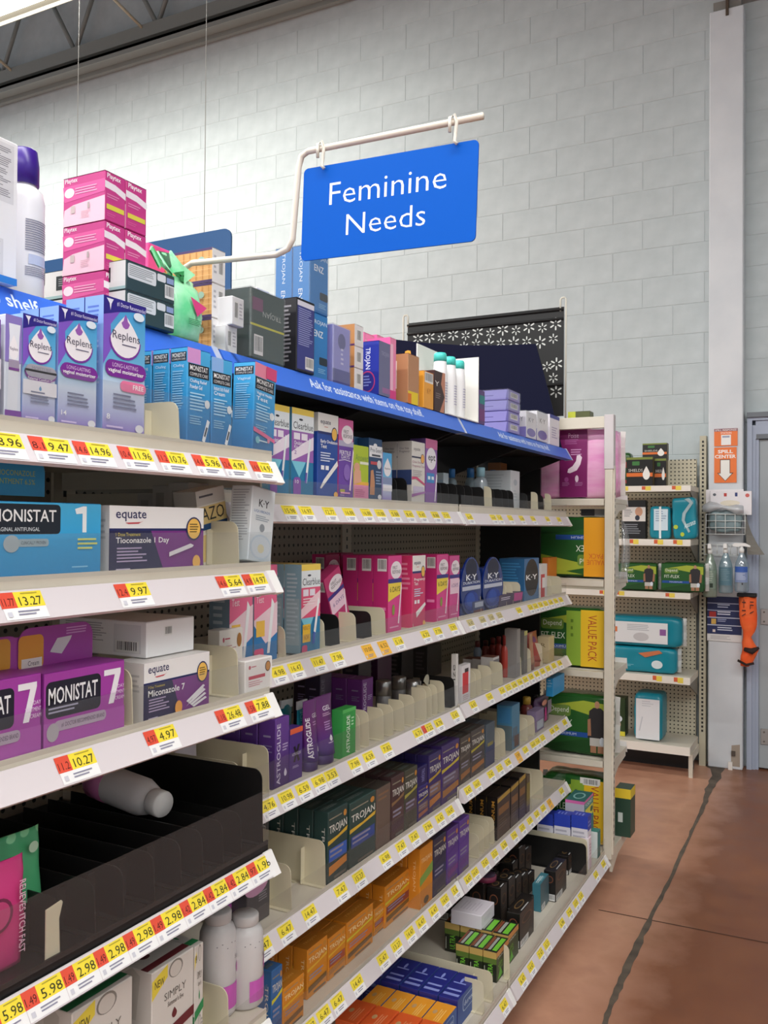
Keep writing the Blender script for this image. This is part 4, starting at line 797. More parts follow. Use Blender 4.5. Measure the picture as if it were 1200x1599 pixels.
# ---------------------------------------------------------------- designs
def d_replens(num, kind=0):
    body = REPL
    F = [('p', [(0, .50), (.18, .62), (.16, .80), (.42, .93), (0, .93)], '#8257c8'), ('p', [(0, .86), (0, 1), (1, 1), (1, .945), (.62, .93), (.30, .90)], '#2b1c86'), ('t', '#1 Doctor Recommended', .30, .945, .98, .978, '#e8e6ff'), ('p', [(.06, .985), (.22, .985), (.17, .95), (.15, .90), (.13, .95)], '#efeefc'),
         ('D', .5, .70, .37, .140, '#7b2ca0'), ('D', .5, .712, .345, .135, '#f4eff5'), ('p', [(.44, .80), (.40, .83), (.45, .85), (.47, .88), (.5, .90), (.53, .88), (.55, .85), (.60, .83), (.56, .80), (.5, .79)], '#9a5bb5'), ('t', 'Replens', .20, .685, .84, .765, '#3c3550'), ('l', .42, .655, .82, .675, 1, '#6a6480')]
    if kind == 0:
        F += [('R', .04, .42, 1.0, .545, .012, '#7b2596'), ('t', 'LONG-LASTING', .20, .495, .80, .525, '#e6cdf0'), ('t', 'vaginal moisturizer', .10, .445, .94, .485, '#ffffff', 0, .012)]
        if num == '8': F += [('R', .38, .325, 1.0, .405, .008, '#ee7ba6'), ('t', 'FREE', .68, .35, .94, .385, '#fff', 0, .01)]
    else: F += [('R', .04, .40, 1, .55, .012, '#7b2596'), ('R', .06, .43, 1, .55, .010, '#a9a6b4'), ('t', 'MOISTURE', .25, .495, .82, .53, '#8a8796'), ('t', 'External Comfort Gel', .14, .405, .92, .43, '#fff'), ('r', 0, .27, 1, .40, '#eceaf2'), ('D', .5, .33, .04, .02, '#6fa0d0')]
    F += [('l', .22, .18, .85, .30, 4, '#7b7f9c'), ('t', num, .07, .105, .20 if num == '14' else .15, .145, '#fff', 0, .01), ('l', .07, .03, .6, .06, 1, '#d9c8ee'), ('e', .84, .06, .10, .03, '#e9e9ee'), ('e', .80, .905, .13, .032, '#e6f0fa')]
    return {'body': body, 'F': F, 'L': [('r', 0, 0, 1, 1, '#93b2ea'), ('l', .15, .80, .85, .93, 4, '#5f79c2'), ('l', .15, .3, .85, .75, 12, '#b9cdf2')], 'T': [('r', 0, 0, 1, 1, '#8aa9e6')]}
REPL = grad('moisturizer_carton', [(0, '#8d6cc4'), (.16, '#b9bfe6'), (.34, '#d3dff2'), (.52, '#6fb7e0'), (.85, '#4fa6dc')])
MON = grad('sky_blue_carton', [(0, '#1e6aa8'), (.4, '#2f8fce'), (1, '#4cb0e4')])
def d_mcare(t1, t2, pink='#e79ad0', test=False):
    F = [('r', 0, .845, .55, 1, pink), ('r', .04, .70, .92, .84, '#161a26'), ('t', 'MONISTAT', .10, .77, .86, .825, '#f3f3f3', 0, .01), ('t', 'COMPLETE CARE', .10, .715, .86, .75, '#e9e9e9'), ('t', t1, .10, .635, .82, .68, '#eef6ff', 0, .01), ('t', t2, .10, .58, .62, .625, '#eef6ff', 0, .01), ('l', .10, .34, .80, .54, 6, '#a7d4ef'), ('e', .84, .44, .11, .045, '#dfe6ea'), ('l', .10, .20, .7, .30, 4, '#8cc0e2')]
    if test: F += [('r', .5, .86, 1, 1, '#d8487c'), ('p', [(0, .22), (1, .14), (1, .18), (0, .27)], '#e26a9a'), ('e', .2, .13, .1, .04, '#7fc6d6'), ('r', .25, .12, .65, .135, '#cfe3ee'), ('e', .7, .15, .06, .03, '#d98aa8')]
    else: F += [('p', [(.62, .05), (.74, .03), (.95, .26), (.84, .28)], '#e9eef2'), ('p', [(.70, .10), (.76, .09), (.86, .19), (.80, .20)], '#39404a')]
    return {'body': MON, 'F': F, 'L': [('r', .06, .86, .94, .955, '#161a26'), ('t', 'MONISTAT', .12, .90, .88, .945, '#eee', 0, .01), ('t', 'COMPLETE CARE', .12, .87, .88, .89, '#ddd'), ('t', t1.split()[0], .2, .79, .8, .83, '#d9ecfa'), ('l', .15, .35, .85, .76, 16, '#8cc4e8')], 'T': [('r', 0, 0, 1, 1, '#5cb7e8')]}
def d_equate(title, sub, low='#7b2d86', n=None, navy='#22204e'):
    F = [('r', 0, 0, 1, 1, low), ('p', [(0, 0), (.55, 0), (.40, .68), (0, .68)], navy), ('r', 0, .66, 1, 1, '#f2efee'), ('r', 0, .63, 1, .665, '#1d2560'), ('t', 'equate', .06, .77, .36, .93, '#2c2b5a', 0, .01), ('p', [(.15, .75), (.30, .76), (.33, .78), (.28, .735), (.18, .73)], '#c8414a'), ('t', sub, .06, .55, .30, .60, '#e8d24a'), ('t', title, .06, .42, .60, .53, '#fff', 0, .012), ('l', .07, .14, .38, .38, 5, '#b9a9cc'), ('e', .88, .66, .09, .19, '#22235a'), ('e', .88, .66, .075, .165, '#f3c25a'), ('l', .83, .58, .94, .74, 4, '#6d5320'), ('l', .06, .03, .25, .07, 1, '#cfc3dc')]
    if n: F += [('p', [(.60, .22), (.86, .36), (.88, .39), (.84, .42), (.60, .29)], '#e6e2e8'), ('e', .91, .12, .045, .11, '#f0b95a')]
    else: F += [('p', [(.62, .10+.0*i), (.64, .12), (.9, .36), (.86, .40)], '#e8e6ec') for i in range(1)]+[('p', [(.62+.03*k, .20-.035*k), (.65+.03*k, .17-.035*k), (.92+.01*k, .40-.075*k), (.89+.01*k, .43-.075*k)], '#eceaf0') for k in range(4)]+[('e', .50, .13, .055, .12, '#f0a94a')]
    return {'body': '#efecea', 'F': F, 'L': [('r', 0, 0, 1, 1, '#d9d5d2'), ('l', .1, .3, .9, .8, 6, '#b9b5b5')], 'T': [('r', 0, 0, 1, 1, '#e6e3e0')]}
def d_mon7():
    return {'body': '#a83fa6', 'F': [('r', 0, .0, 1, .35, '#b458b4'), ('R', .02, .40, .68, .88, .008, '#1c1a2c'), ('t', 'MONISTAT', .05, .58, .64, .80, '#f2f2f4', 0, .012), ('l', .05, .44, .5, .54, 2, '#aaa8c0'), ('p', [(.72, .90), (.94, .90), (.94, .84), (.85, .42), (.78, .42), (.86, .82), (.72, .82)], '#f6f2f8'), ('R', .12, .22, .75, .36, .006, '#b9a9bd'), ('t', '#1 DOCTOR RECOMMENDED BRAND', .20, .26, .73, .32, '#4a3a52'), ('e', .10, .22, .07, .12, '#b7b3ba'), ('t', '7-DAY', .86, .62, .99, .67, '#f0dcf2'), ('t', 'TREATMENT', .80, .54, .99, .59, '#f0dcf2'), ('t', 'CREAM', .86, .46, .99, .51, '#f0dcf2')], 'L': [('r', 0, 0, 1, 1, '#96369a')], 'T': [('r', 0, 0, 1, 1, '#8f3594')]}
def d_mon1():
    return {'body': grad('bright_blue_carton', [(0, '#1f8fcb'), (.6, '#37a8e0'), (1, '#4cb6e6')]), 'F': [('R', .24, .58, .70, .97, .006, '#17202c'), ('t', 'MONISTAT', .26, .74, .67, .90, '#f4f4f4', 0, .012), ('t', 'VAGINAL ANTIFUNGAL', .28, .62, .56, .67, '#dfe6ea'), ('p', [(.80, .92), (.86, .96), (.885, .96), (.885, .60), (.855, .60), (.855, .86), (.81, .85)], '#f2f6f8'), ('R', .42, .42, .62, .52, .004, '#9fb4bd'), ('t', 'CLINICALLY PROVEN', .44, .45, .60, .49, '#2b3a44'), ('e', .38, .46, .05, .11, '#a9b7bd'), ('l', .82, .34, .98, .52, 3, '#d8e07a'), ('l', .78, .10, .95, .14, 1, '#8fd0ee')], 'L': [], 'T': [('r', 0, 0, 1, 1, '#3d9fd0')]}
WB = lambda c='#f1eff0': {'body': c, 'F': [('b', .36, .55, .52, .82)], 'L': [('l', .08, .35, .6, .9, 8, '#b5b2b8'), ('r', .64, .1, .94, .9, '#dedcdf'), ('b', .66, .12, .92, .45)], 'T': []}
def d_clear(kind):
    low = '#1c79a8'; band = '#9b62b4' if kind == 'ov' else '#e4557c'
    F = [('r', 0, 0, 1, .40, low), ('p', [(0, .40), (.0, .56), (.75, .46), (.35, .22)], '#7fcfe4'), ('r', 0, .40, 1, .74, band), ('p', [(0, .40), (1, .55), (1, .70), (.55, .62), (0, .50)], '#efe3f0' if kind == 'ov' else '#f7d3dc'), ('r', 0, .74, 1, .93, '#e8eef2'), ('p', [(0, .93), (1, .93), (1, 1), (0, 1)], '#f2d35a'), ('t', 'Clearblue', .06, .765, .96, .845, '#2b3440'), ('e', .40, .875, .09, .012, '#2b3440'), ('r', .08, .645, .36, .72, '#eee6f2'), ('r', .42, .645, .70, .72, '#eee6f2')]
    if kind == 'ov': F += [('t', 'Ovulation', .10, .585, .55, .63, '#fff'), ('t', 'Kit', .10, .545, .25, .58, '#fff'), ('t', '2', .10, .48, .20, .52, '#8a4fa5'), ('p', [(.58, .16), (.68, .16), (.86, .66), (.78, .68)], '#eef3f6'), ('p', [(.58, .16), (.66, .16), (.70, .28), (.62, .28)], '#6a5ab0'), ('R', .06, .0, .40, .22, .01, '#8a4fae'), ('t', '10', .14, .15, .30, .19, '#fff')]
    else: F += [('l', .08, .53, .75, .62, 3, '#f9e3e8'), ('p', [(.56, .10), (.68, .10), (.94, .58), (.86, .62)], '#f3f6f8'), ('p', [(.56, .10), (.68, .10), (.74, .22), (.62, .24)], '#3a5ab8'), ('r', .06, .13, .46, .33, '#f2c43a'), ('t', 'RESULTS', .10, .27, .42, .31, '#a0521c'), ('t', 'NOW', .14, .16, .38, .21, '#a0521c'), ('R', .02, .0, .30, .10, .006, '#d24a78')]
    return {'body': '#9fc3d2', 'F': F, 'L': [('r', 0, 0, 1, 1, '#8fb0bf' if kind != 'ov' else '#4d8aa8'), ('r', .1, .1, .9, .62, '#a7bcc4' if kind != 'ov' else '#5f95ae'), ('l', .15, .15, .85, .9, 16, '#c3d3da' if kind != 'ov' else '#7fb0c4')], 'T': [('r', 0, 0, 1, 1, '#cdb66a')]}
def d_eqtall(col, title, sub, stick=True):
    return {'body': col, 'F': [('r', 0, .78, 1, 1, '#efece8'), ('r', 0, .755, 1, .785, '#26306e'), ('t', 'equate', .12, .86, .62, .92, '#2c2b4a', 0, .01), ('l', .3, .83, .55, .845, 1, '#c8605a'), ('e', .80, .77, .15, .085, '#23285e'), ('e', .80, .77, .125, .072, '#f1bd57'), ('t', title, .12, .64, .95, .69, '#fff', 0, .012), ('t', sub, .12, .59, .42, .635, '#fff', 0, .012), ('l', .12, .42, .8, .54, 4, '#d5dcf2'), ('r', .14, .335, .30, .385, '#f2f2f6'), ('r', .36, .335, .52, .385, '#f2f2f6'), ('p', [(.10, .12), (.16, .11), (.98, .40), (.94, .46), (.28, .22)] if stick else [(.25, .22), (.95, .34), (1, .30), (.3, .14)], '#ecebe8'), ('e', .88, .05, .1, .035, '#f0b95a')], 'L': [('r', 0, .78, 1, 1, '#d8d4ce')]}
def d_fr(col='#dd3f8f', kind='6'):
    F = [('e', .58, .81, .40, .115, '#f3e9ef'), ('t', 'FIRST', .32, .82, .66, .865, '#3d3a44'), ('t', 'RESPONSE', .30, .765, .90, .81, '#3d3a44'), ('r', .0, .645, .98, .70, '#3b2f86')]
    if kind == '6': F += [('p', [(0, .645), (.97, .645), (.97, .50), (.5, .46), (0, .41)], '#f3d849'), ('t', '6 DAYS', .12, .53, .86, .60, '#4a4424', 0, .01), ('e', .38, .30, .10, .07, '#8f9a4a')]
    elif kind == 'fert': F = [('r', 0, 0, 1, .66, '#6d45a5'), ('r', 0, .66, 1, .73, '#b9b3cc')]+F[:3]+[('t', 'FERTILE', .06, .555, .80, .605, '#f3eef8', 0, .01), ('t', 'DAYS', .18, .505, .72, .55, '#f3eef8'), ('p', [(.0, .47), (.4, .49), (.8, .475), (.8, .485), (.4, .5), (0, .48)], '#d9cdea'), ('e', .55, .34, .22, .10, '#8a68bc'), ('R', .08, .09, .42, .125, .004, '#d7cf5a'), ('l', .1, .03, .5, .06, 1, '#b59ad0')]
    else: F += [('r', .05, .40, .9, .64, '#f1cfe0'), ('t', '6 DAYS', .2, .50, .85, .56, '#6a4a8c')]
    F += [('p', [(.70, .12), (.80, .11), (.99, .60), (.93, .64)], '#f4dfea'), ('l', .12, .05, .8, .09, 1, '#f0a8cc')]
    return {'body': col, 'F': F, 'L': [('r', 0, 0, 1, 1, '#c22a72'), ('b', .28, .80, .90, .96), ('r', .30, .30, .85, .34, '#e88ab8')], 'T': [('r', 0, 0, 1, 1, '#b03068')]}
def d_trojan(c, acc='#d9b13a', mid='#3c62b8', low='#d98a32', side=True, small=False, side_t='TROJAN', txt='#d9d7cf'):
    F = [('r', .06, .88, .7, .90, '#8f8a78'), ('e', .86, .88, .08, .045, '#c98a3a'), ('s', 'TROJAN', .06, .66, .96, .80, .0, txt), ('p', [(.0, .54), (.96, .62), (1, .68), (.5, .62), (0, .60)], acc), ('r', .05, .30, .95, .48, mid), ('l', .1, .32, .85, .46, 2, '#8d8aa0'), ('p', [(.05, .12), (.95, .18), (.95, .28), (.05, .24)], low), ('r', .3, .04, .9, .08, '#6d6a60')]
    return {'body': c, 'F': F, 'L': [('t', side_t, .50, .12, .78, .78, txt, -1)] if side else [], 'T': [('l', .1, .3, .9, .7, 2, '#5f6f6a'), ('t', 'TROJAN', .2, .35, .75, .62, '#7d8a86')]}
def d_astro(c='#3f2a6c', c2='#6a3f9a', txt='#d9d3ea'):
    return {'body': grad('astro_'+c[1:], [(0, c), (1, c2)]), 'F': [('t', 'ASTROGLIDE', .10, .06, .36, .92, txt, 1, .01), ('l', .5, .5, .9, .62, 3, '#b9aed0'), ('D', .72, .2, .1, .05, '#e6e2f2')], 'L': [('l', .3, .70, .9, .76, 1, '#9d93b8'), ('l', .3, .5, .8, .62, 3, '#8a7fae')], 'T': []}
# ================================================================ NEAR BAY
K = 'moisturizer_carton'
box_at('N1', -42, 2, 487, .05, {'body': '#6d2f96', 'F': [('r', 0, .3, 1, .6, '#e9e3ef')]}, K, 'purple carton cut off at the left edge of the highest near shelf', deep=1)
box_at('N1', 7, 34, 489, .05, {'body': '#dfe6f4', 'F': [('r', 0, .55, 1, 1, '#8e7cc6'), ('p', [(.15, .05), (.25, .8), (.2, .92), (.9, .92), (.85, .8), (.75, .05)], '#e9ecf6'), ('D', .5, .68, .28, .1, '#f6f2f8'), ('t', 'Replens', .28, .66, .76, .70, '#5a4a70'), ('r', .2, .50, .84, .58, '#a99ab4'), ('r', .2, .48, .84, .505, '#7b2596'), ('r', 0, 0, 1, .1, '#7b3aa0')], 'L': []}, K, 'slim pale carton with a tube picture beside the cream divider')
box_at('N1', 34.5, 88, 488, .05, d_replens('', 1), K, 'blue moisturizer carton with a grey and purple band', deep=1)
box_at('N1', 90, 152, 476, .036, d_replens('14'), K, 'purple and blue moisturizer carton marked fourteen', deep=1)
box_at('N1', 160, 227, 459, .036, d_replens('8'), K, 'tallest purple and blue moisturizer carton with a pink free badge', deep=1)
K = 'complete_care_carton'
box_at('N1', 292, 329, 541, .036, d_mcare('Chafing Relief', 'Powder Gel', '#d99ad6'), K, 'sky blue powder gel carton with lilac corner', deep=3)
box_at('N1', 330, 363, 556, .036, d_mcare('Instant Itch Relief', 'Cream', '#8fb8ee'), K, 'sky blue itch cream carton between powder gel and test carton', deep=1)
box_at('N1', 390, 430, 566, .045, d_mcare('Vaginal Health', 'Test', '#e88aa4', True), K, 'sky blue health test carton with pink corner, tilted', tilt=(0, 3), yaw=6, X=-.945)
divider('N1', 21, 571, h=.085); divider('N1', 281, 626)
y1_ = solve_y(158, XNF, 1.5)
def wide(sh, yl, yr, yt_px, x_px, d, design, name, label, X=None, **kw):
    X = X or XNF; z = SHZ[sh]+.0006; h = aX(x_px, yt_px, X).z-z; return carton(name, label, 'box', (X-d/2, (yl+yr)/2, z), (yr-yl, d, h), design, 90, **kw)
def header(o, w, h0, h1, ops, r=.02, y=.012, col='#3aa5d8'):
    """rounded display card rising behind a carton's front"""
    pts = [(-w/2, h0)]+[(w/2, h0)]+[(w/2-r+r*math.cos(k/5*math.pi/2), h1-r+r*math.sin(k/5*math.pi/2)) for k in range(6)]+[(-w/2+r-r*math.sin(k/5*math.pi/2), h1-r+r*math.cos(k/5*math.pi/2)) for k in range(6)]
    c = MB().prism(pts, 'y', y, y+.0012, mat(col, .4)).build('display_card', o); p = MB(); prt(p, (-w/2, y, h0), (w, 0, 0), (0, 0, h1-h0), ops); p.build('card_print', c)
o = wide('N2', y1_-.25, y1_, 787, 157, .055, d_mon1(), 'antifungal_carton', 'bright blue one day antifungal box at the left of second near shelf')
header(o, .22, .111, .165, [('t', 'TIOCONAZOLE', .62, .52, .92, .66, '#c9d05a'), ('t', 'OINTMENT 6.5%', .60, .30, .92, .44, '#c9d05a'), ('r', .1, .1, .3, .9, '#5a4a9a'), ('p', [(.34, .3), (.5, .5), (.52, .58), (.33, .4)], '#c9dce8')])
for ch in o.children:
    if ch.name.startswith('display_card'): ch.location = (-.012, .045, 0)
box_at('N2', 170, 318, 789, .05, d_equate('Tioconazole 1 Day', '1 Dose Treatment', n=1), 'antifungal_carton', 'white and purple one day treatment box in the middle of second near shelf')
ZO = {'body': '#e8e3da', 'F': [('r', 0, .80, 1, 1, '#cfcac4'), ('l', .1, .87, .8, .93, 1, '#55525a'), ('r', 0, .54, 1, .78, '#ecd08c'), ('t', 'AZO', .12, .58, .92, .76, '#2a2622'), ('r', 0, .46, 1, .54, '#1f4f86'), ('t', 'Plus', .5, .475, .78, .525, '#fff'), ('r', 0, .0, 1, .46, '#f1ead8'), ('r', 0, .04, .45, .40, '#f0cf78'), ('p', [(.45, .04), (1, .04), (1, .18), (.6, .30), (.42, .44)], '#5f9fcc'), ('l', .5, .3, .9, .42, 3, '#7d8a96')], 'L': [('r', 0, .8, 1, 1, '#b9b4ae')]}
box_at('N2', 318, 362, 767, .05, ZO, 'supplement_carton', 'cream and yellow supplement carton leaning beside purple treatment box', tilt=(0, -11), X=-1.0)
for i, (xl, xr, yt, X, lab) in enumerate(((294, 334, 753, -1.075, 'grey white supplement carton behind the leaning one'), (268, 303, 757, -1.14, 'grey white supplement carton further back'), (243, 274, 770, -1.21, 'grey white supplement carton furthest back'))): box_at('N2', xl, xr, yt, .05, {'body': '#c9c4be', 'F': [('r', 0, .8, 1, 1, '#bdb8b2'), ('t', 'Multi-Benefit', .1, .86, .7, .93, '#4d4a50'), ('r', 0, .3, 1, .6, '#d9c285')], 'L': [('r', .2, .5, .6, .9, '#aaa59f')]}, 'supplement_carton', lab, X=X)
KYL = {'body': grad('pale_grey_blue_carton', [(0, '#cfdbe4'), (.5, '#dfe3e6'), (1, '#d9dee2')]), 'F': [('t', 'K·Y', .30, .74, .74, .84, '#25242c', 0, .012), ('t', 'LIQUIBEADS', .12, .655, .80, .695, '#5f7fb5'), ('l', .2, .54, .8, .62, 3, '#9aa5b2'), ('e', .5, .46, .11, .055, '#8f959c'), ('e', .5, .20, .46, .17, '#c4d4e2'), ('e', .5, .20, .40, .145, '#d5dfe8'), ('e', .5, .18, .14, .06, '#e0dab8')], 'L': [('l', .1, .25, .9, .95, 20, '#aab0b8')], 'T': [('r', 0, 0, 1, 1, '#e6e8ea')]}
box_at('N2', 384, 425, 762, .045, KYL, 'bead_carton', 'pale grey blue bead carton leaning at the end of second near shelf', tilt=(0, 7), yaw=4, h=.135)
box_at('N2', 326, 353, 762, .045, {'body': '#a9b3ae', 'F': [('t', 'K·Y', .3, .7, .7, .84, '#2e3236')]}, 'bead_carton', 'grey green carton behind the leaning supplement carton', X=-1.0697)
divider('N2', 374, 814)
o = box_at('N3', -80, 65, 1076, .06, d_mon7(), 'antifungal_carton', 'purple seven day box cut off at the left edge'); header(o, .17, .09, .15, [('r', .02, .05, .98, .95, '#b04aa8'), ('R', .5, .2, .9, .95, .008, '#e0a03a')], y=.03, col='#a440a0')
o = box_at('N3', 68, 195, 1053, .06, d_mon7(), 'antifungal_carton', 'purple seven day box beside the white treatment box'); header(o, .135, .09, .158, [('R', .0, .15, .32, .85, .008, '#e9a03a'), ('r', .04, .18, .30, .38, '#f0e9e2'), ('t', 'Cream', .12, .23, .26, .33, '#5a4a52'), ('p', [(.40, .45), (.5, .72), (.7, .74), (.68, .66), (.56, .38)], '#d9d4d8'), ('l', .62, .75, .95, .92, 3, '#d49ad4')], y=.028, col='#a440a0')
box_at('N3', 224, 327, 1037, .06, d_equate('Miconazole 7', '7 Day Treatment'), 'antifungal_carton', 'white and purple seven day treatment box on third near shelf')
ztop7 = aX(224, 1037, XNF).z
box_at('N3', 229, 304, 972, .19, WB(), 'plain_carton', 'long plain white carton lying on the seven day treatment box', z=ztop7+.001, X=-.965)
SM = {'body': '#f1edea', 'F': [('e', .16, .78, .04, .06, '#c9566a'), ('l', .22, .74, .45, .80, 1, '#c9566a'), ('r', .12, .42, .72, .52, '#c9465a'), ('l', .12, .18, .7, .36, 3, '#d9a0a8'), ('e', .82, .72, .10, .16, '#5a3a22'), ('e', .82, .72, .08, .13, '#c98a3a')], 'L': []}
box_at('N3', 383, 426, 1033, .03, SM, 'screening_carton', 'small white and red carton at the end of third near shelf')
box_at('N3', 343, 380, 985, .03, {'body': '#f1ede6', 'F': [('e', .16, .80, .04, .05, '#c9566a'), ('l', .22, .77, .45, .83, 1, '#c9566a'), ('l', .1, .55, .7, .68, 3, '#c99a9a'), ('p', [(.3, 0), (1, .3), (1, 0)], '#e8c23a'), ('p', [(.1, 0), (.7, .22), (.6, 0)], '#7fae4a'), ('e', .82, .76, .1, .14, '#b07a3a')]}, 'screening_carton', 'small white carton with yellow and green corner behind red one', X=-1.06)
divider('N3', 208, 1046, dep=.1); divider('N3', 373, 1011)
# ---- black trays
for px in (95, 150, 195, 243, 284, 318, 350, 378): divider('N4', px, 0, M_BLACK, h=.075, dep=.36)
divider('N4', 411, 1236, M_BLACK, dep=.42, h=.135, flange=False)
X = XN-.032; y = solve_y(94, X, 1.0); zt = aX(94, 1408, X).z
tag(MB().prism([(-.012, 0), (.012, 0), (.010, .05), (.016, .07), (.014, zt-SHZ['N4']), (-.012, zt-SHZ['N4']-.004)], 'x', -.002, .0, M_DIV).build('divider_clip', None, (X, y-.012, SHZ['N4']+.001), (0, 0, 0)), 'small cream clip standing alone in the black tray', 'clip')
WHITEP = mat('#d4d0d0', .35, name='white_bottle_plastic')
p = aX(205, 1240, -1.13)
o = bottle('powder_bottle', 'white powder bottle lying on its side over the black trays', 'bottle', (-1.225, p.y+.01, SHZ['N4']+.078+.033), [(.031, 0), (.033, .006), (.033, .055), (.033, .130), (.026, .152), (.020, .158), (.020, .162)], WHITEP, [(.022, .160), (.023, .163), (.023, .183), (.021, .187)], mat('#dcdad8', .35), lab=(.004, .05, '#b86a9a'))
o.rotation_euler = (0, math.radians(94), math.radians(-8))
def tube_pkg(name, label, sh, xl, xr, yt, ybot, col, capc, ops, X=None, tilt=(0, 0), z=None, group=None, rise=.022, crimp=None):
    X = X or (XNF if sh[0] == 'N' else XFF); z = (SHZ[sh] if z is None else z)+.0006; y0 = solve_y(xl, X, z+.06); y1 = solve_y(xr, X, z+.06); w_ = y1-y0; h = aX(xl, yt, X).z-z
    rings = []; n = 16
    for t in (0, .12, .35, .6, .85, .97, 1):
        a = w_/2*(.80+.20*t); b = max(.0018, w_*.38*(1-t)); rings.append([(a*math.cos(6.2832*k/n), b*math.sin(6.2832*k/n), rise+(h-rise)*t) for k in range(n)])
    m = mat(col, .32) if isinstance(col, str) else col
    o = tag(MB().loft(rings, m).build(name, None, (X-w_*.4, (y0+y1)/2, z), (math.radians(tilt[0]), math.radians(tilt[1]), math.pi/2)), label, 'tube', group)
    MB().lathe([(w_*.36, 0), (w_*.39, .002), (w_*.40, rise), (w_*.38, rise+.001)], mat(capc, .35), n, sy=.85).build('cap', o)
    if crimp: MB().box(-w_*.5, w_*.5, -.0022, .0022, h-.018, h+.001, mat(crimp, .4)).build('crimp', o)
    p_ = MB(); prt(p_, (0, 0, 0), (1, 0, 0), (0, 0, 1), ops); subdiv(p_)
    for i, (x, yy, zz) in enumerate(p_.v):
        t = zz; a = w_/2*(.80+.20*t); b = max(.0018, w_*.38*(1-t)); u = max(-.97, min(.97, (x-.5)*2)); p_.v[i] = (a*u, -b*math.sqrt(1-u*u)-.0006+yy*.4, rise+(h-rise)*zz)
    p_.build('front_print', o); return o
for i, (xl, xr, yt) in enumerate(((248, 275, 1160), (288, 324, 1155))): tube_pkg('cream_tube', ['pale lilac tube standing behind the lying powder bottle', 'pale lilac tube right of the lying powder bottle'][i], 'N4', xl, xr, yt, 0, '#d6cfdb', '#e6e2e8', [('l', .3, .3, .7, .5, 4, '#b7aec8')], X=-1.22, z=SHZ[['N4', 'B3'][i]])
def pouch(name, label, sh, xl, xr, yt, col, ops, X, d=.03, tilt=(0, 0), seed=0, crimp=True, yaw=0, cat='pouch', z=None):
    z = (SHZ[sh] if z is None else z)+.0006; y0 = solve_y(xl, X, z+.06); y1 = solve_y(xr, X, z+.06); w_ = y1-y0; h = aX(xr, yt, X).z-z; rings = []; n = 20
    rr = random.Random(seed)
    for t in (0, .05, .15, .4, .65, .85, .94, 1):
        b = d/2*max(.06, math.sin(math.pi*min(1, (t*.82+.16)))**.8) if t < .9 else d/2*.08
        rings.append([(w_/2*math.copysign(abs(math.cos(6.2832*k/n))**.55, math.cos(6.2832*k/n))*(1-.03*math.sin(t*9+seed)), b*math.copysign(abs(math.sin(6.2832*k/n))**.9, math.sin(6.2832*k/n))+.002*math.sin(t*14+k), h*t) for k in range(n)])
    m = mat(col, .28) if isinstance(col, str) else col
    o = tag(MB().loft(rings, m).build(name, None, (X-d/2, (y0+y1)/2, z), (math.radians(tilt[0]), math.radians(tilt[1]), math.pi/2+math.radians(yaw))), label, cat)
    p_ = MB(); prt(p_, (-w_/2, -d/2-.0015, 0), (w_, 0, 0), (0, 0, h), ops); p_.build('front_print', o); return o
M_DOT = nmat('mint_dotted_film', lambda nt, b: None, .3)
def _dots(nt, b):
    tc = node(nt, 'ShaderNodeTexCoord'); v = node(nt, 'ShaderNodeTexVoronoi'); v.inputs['Scale'].default_value = 34; v.inputs['Randomness'].default_value = .35; nt.links.new(tc.outputs['Object'], v.inputs['Vector'])
    r = node(nt, 'ShaderNodeValToRGB'); r.color_ramp.elements[0].position = .30; r.color_ramp.elements[1].position = .34; r.color_ramp.elements[0].color = lin('#8fd9a4')+(1,); r.color_ramp.elements[1].color = lin('#4fae78')+(1,)
    nt.links.new(v.outputs['Distance'], r.inputs[0]); nt.links.new(r.outputs[0], b.inputs['Base Color'])
_dots(M_DOT.node_tree, M_DOT.node_tree.nodes['Principled BSDF'])
pouch('wipes_pouch', 'mint green dotted pouch behind the pink one', 'N4', -40, 71, 1290, M_DOT, [('e', .80, .86, .07, .05, '#b9d9bd')], -1.0, .03, seed=1)
pouch('wipes_pouch', 'bright pink pouch with vertical lettering at the left edge', 'N4', -70, 46, 1335, '#d63f84', [('t', 'RELIEVES ITCH FAST', .84, .12, .93, .80, '#f0c3d6', -1, .01), ('e', .55, .55, .2, .16, '#7a3050'), ('e', .55, .55, .16, .13, '#c9487e')], -.962, .03, seed=2)
# ---- lowest near shelf
SIM = lambda band, new=True: {'body': '#d8d2cb', 'F': [('p', [(0, .78), (0, .93), (.36, 1), (.36, .90)] if new else [(0, .8), (0, .9), (.2, .95), (.2, .9)], '#ead34a'), ('t', 'NEW', .06, .86, .28, .92, '#4a4430', 0, .01), ('e', .55, .93, .17, .07, '#8a857e'), ('e', .55, .925, .14, .06, '#cfc8c0'), ('t', 'SIMPLY', .28, .72, .80, .78, '#6d6862'), ('s', "Summer's Eve", .36, .66, .74, .70, 0, '#77716a'), ('D', .52, .58, .06, .035, band), ('p', [(0, .38), (1, .46), (1, .54), (0, .46)], band), ('e', .58, .30, .2, .12, '#9a958e'), ('e', .58, .30, .18, .105, '#cfc8c0'), ('l', .66, .22, .96, .38, 5, '#a9a49c')], 'L': [('r', 0, .34, 1, .42, band), ('p', [(.3, .95), (.5, 1), (.7, .95), (.6, .6), (.4, .6)], '#c3beb6')], 'T': [('r', 0, .12, 1, .30, band), ('e', .35, .6, .1, .1, band)]}
box_at('N5', 236, 302, 1522, .08, SIM('#6a2a30'), 'cleansing_carton', 'grey white carton with maroon band and yellow new corner')
box_at('N5', 110, 206, 1585, .08, SIM('#2f7a4a'), 'cleansing_carton', 'grey white carton with green band at the bottom left', deep=1)
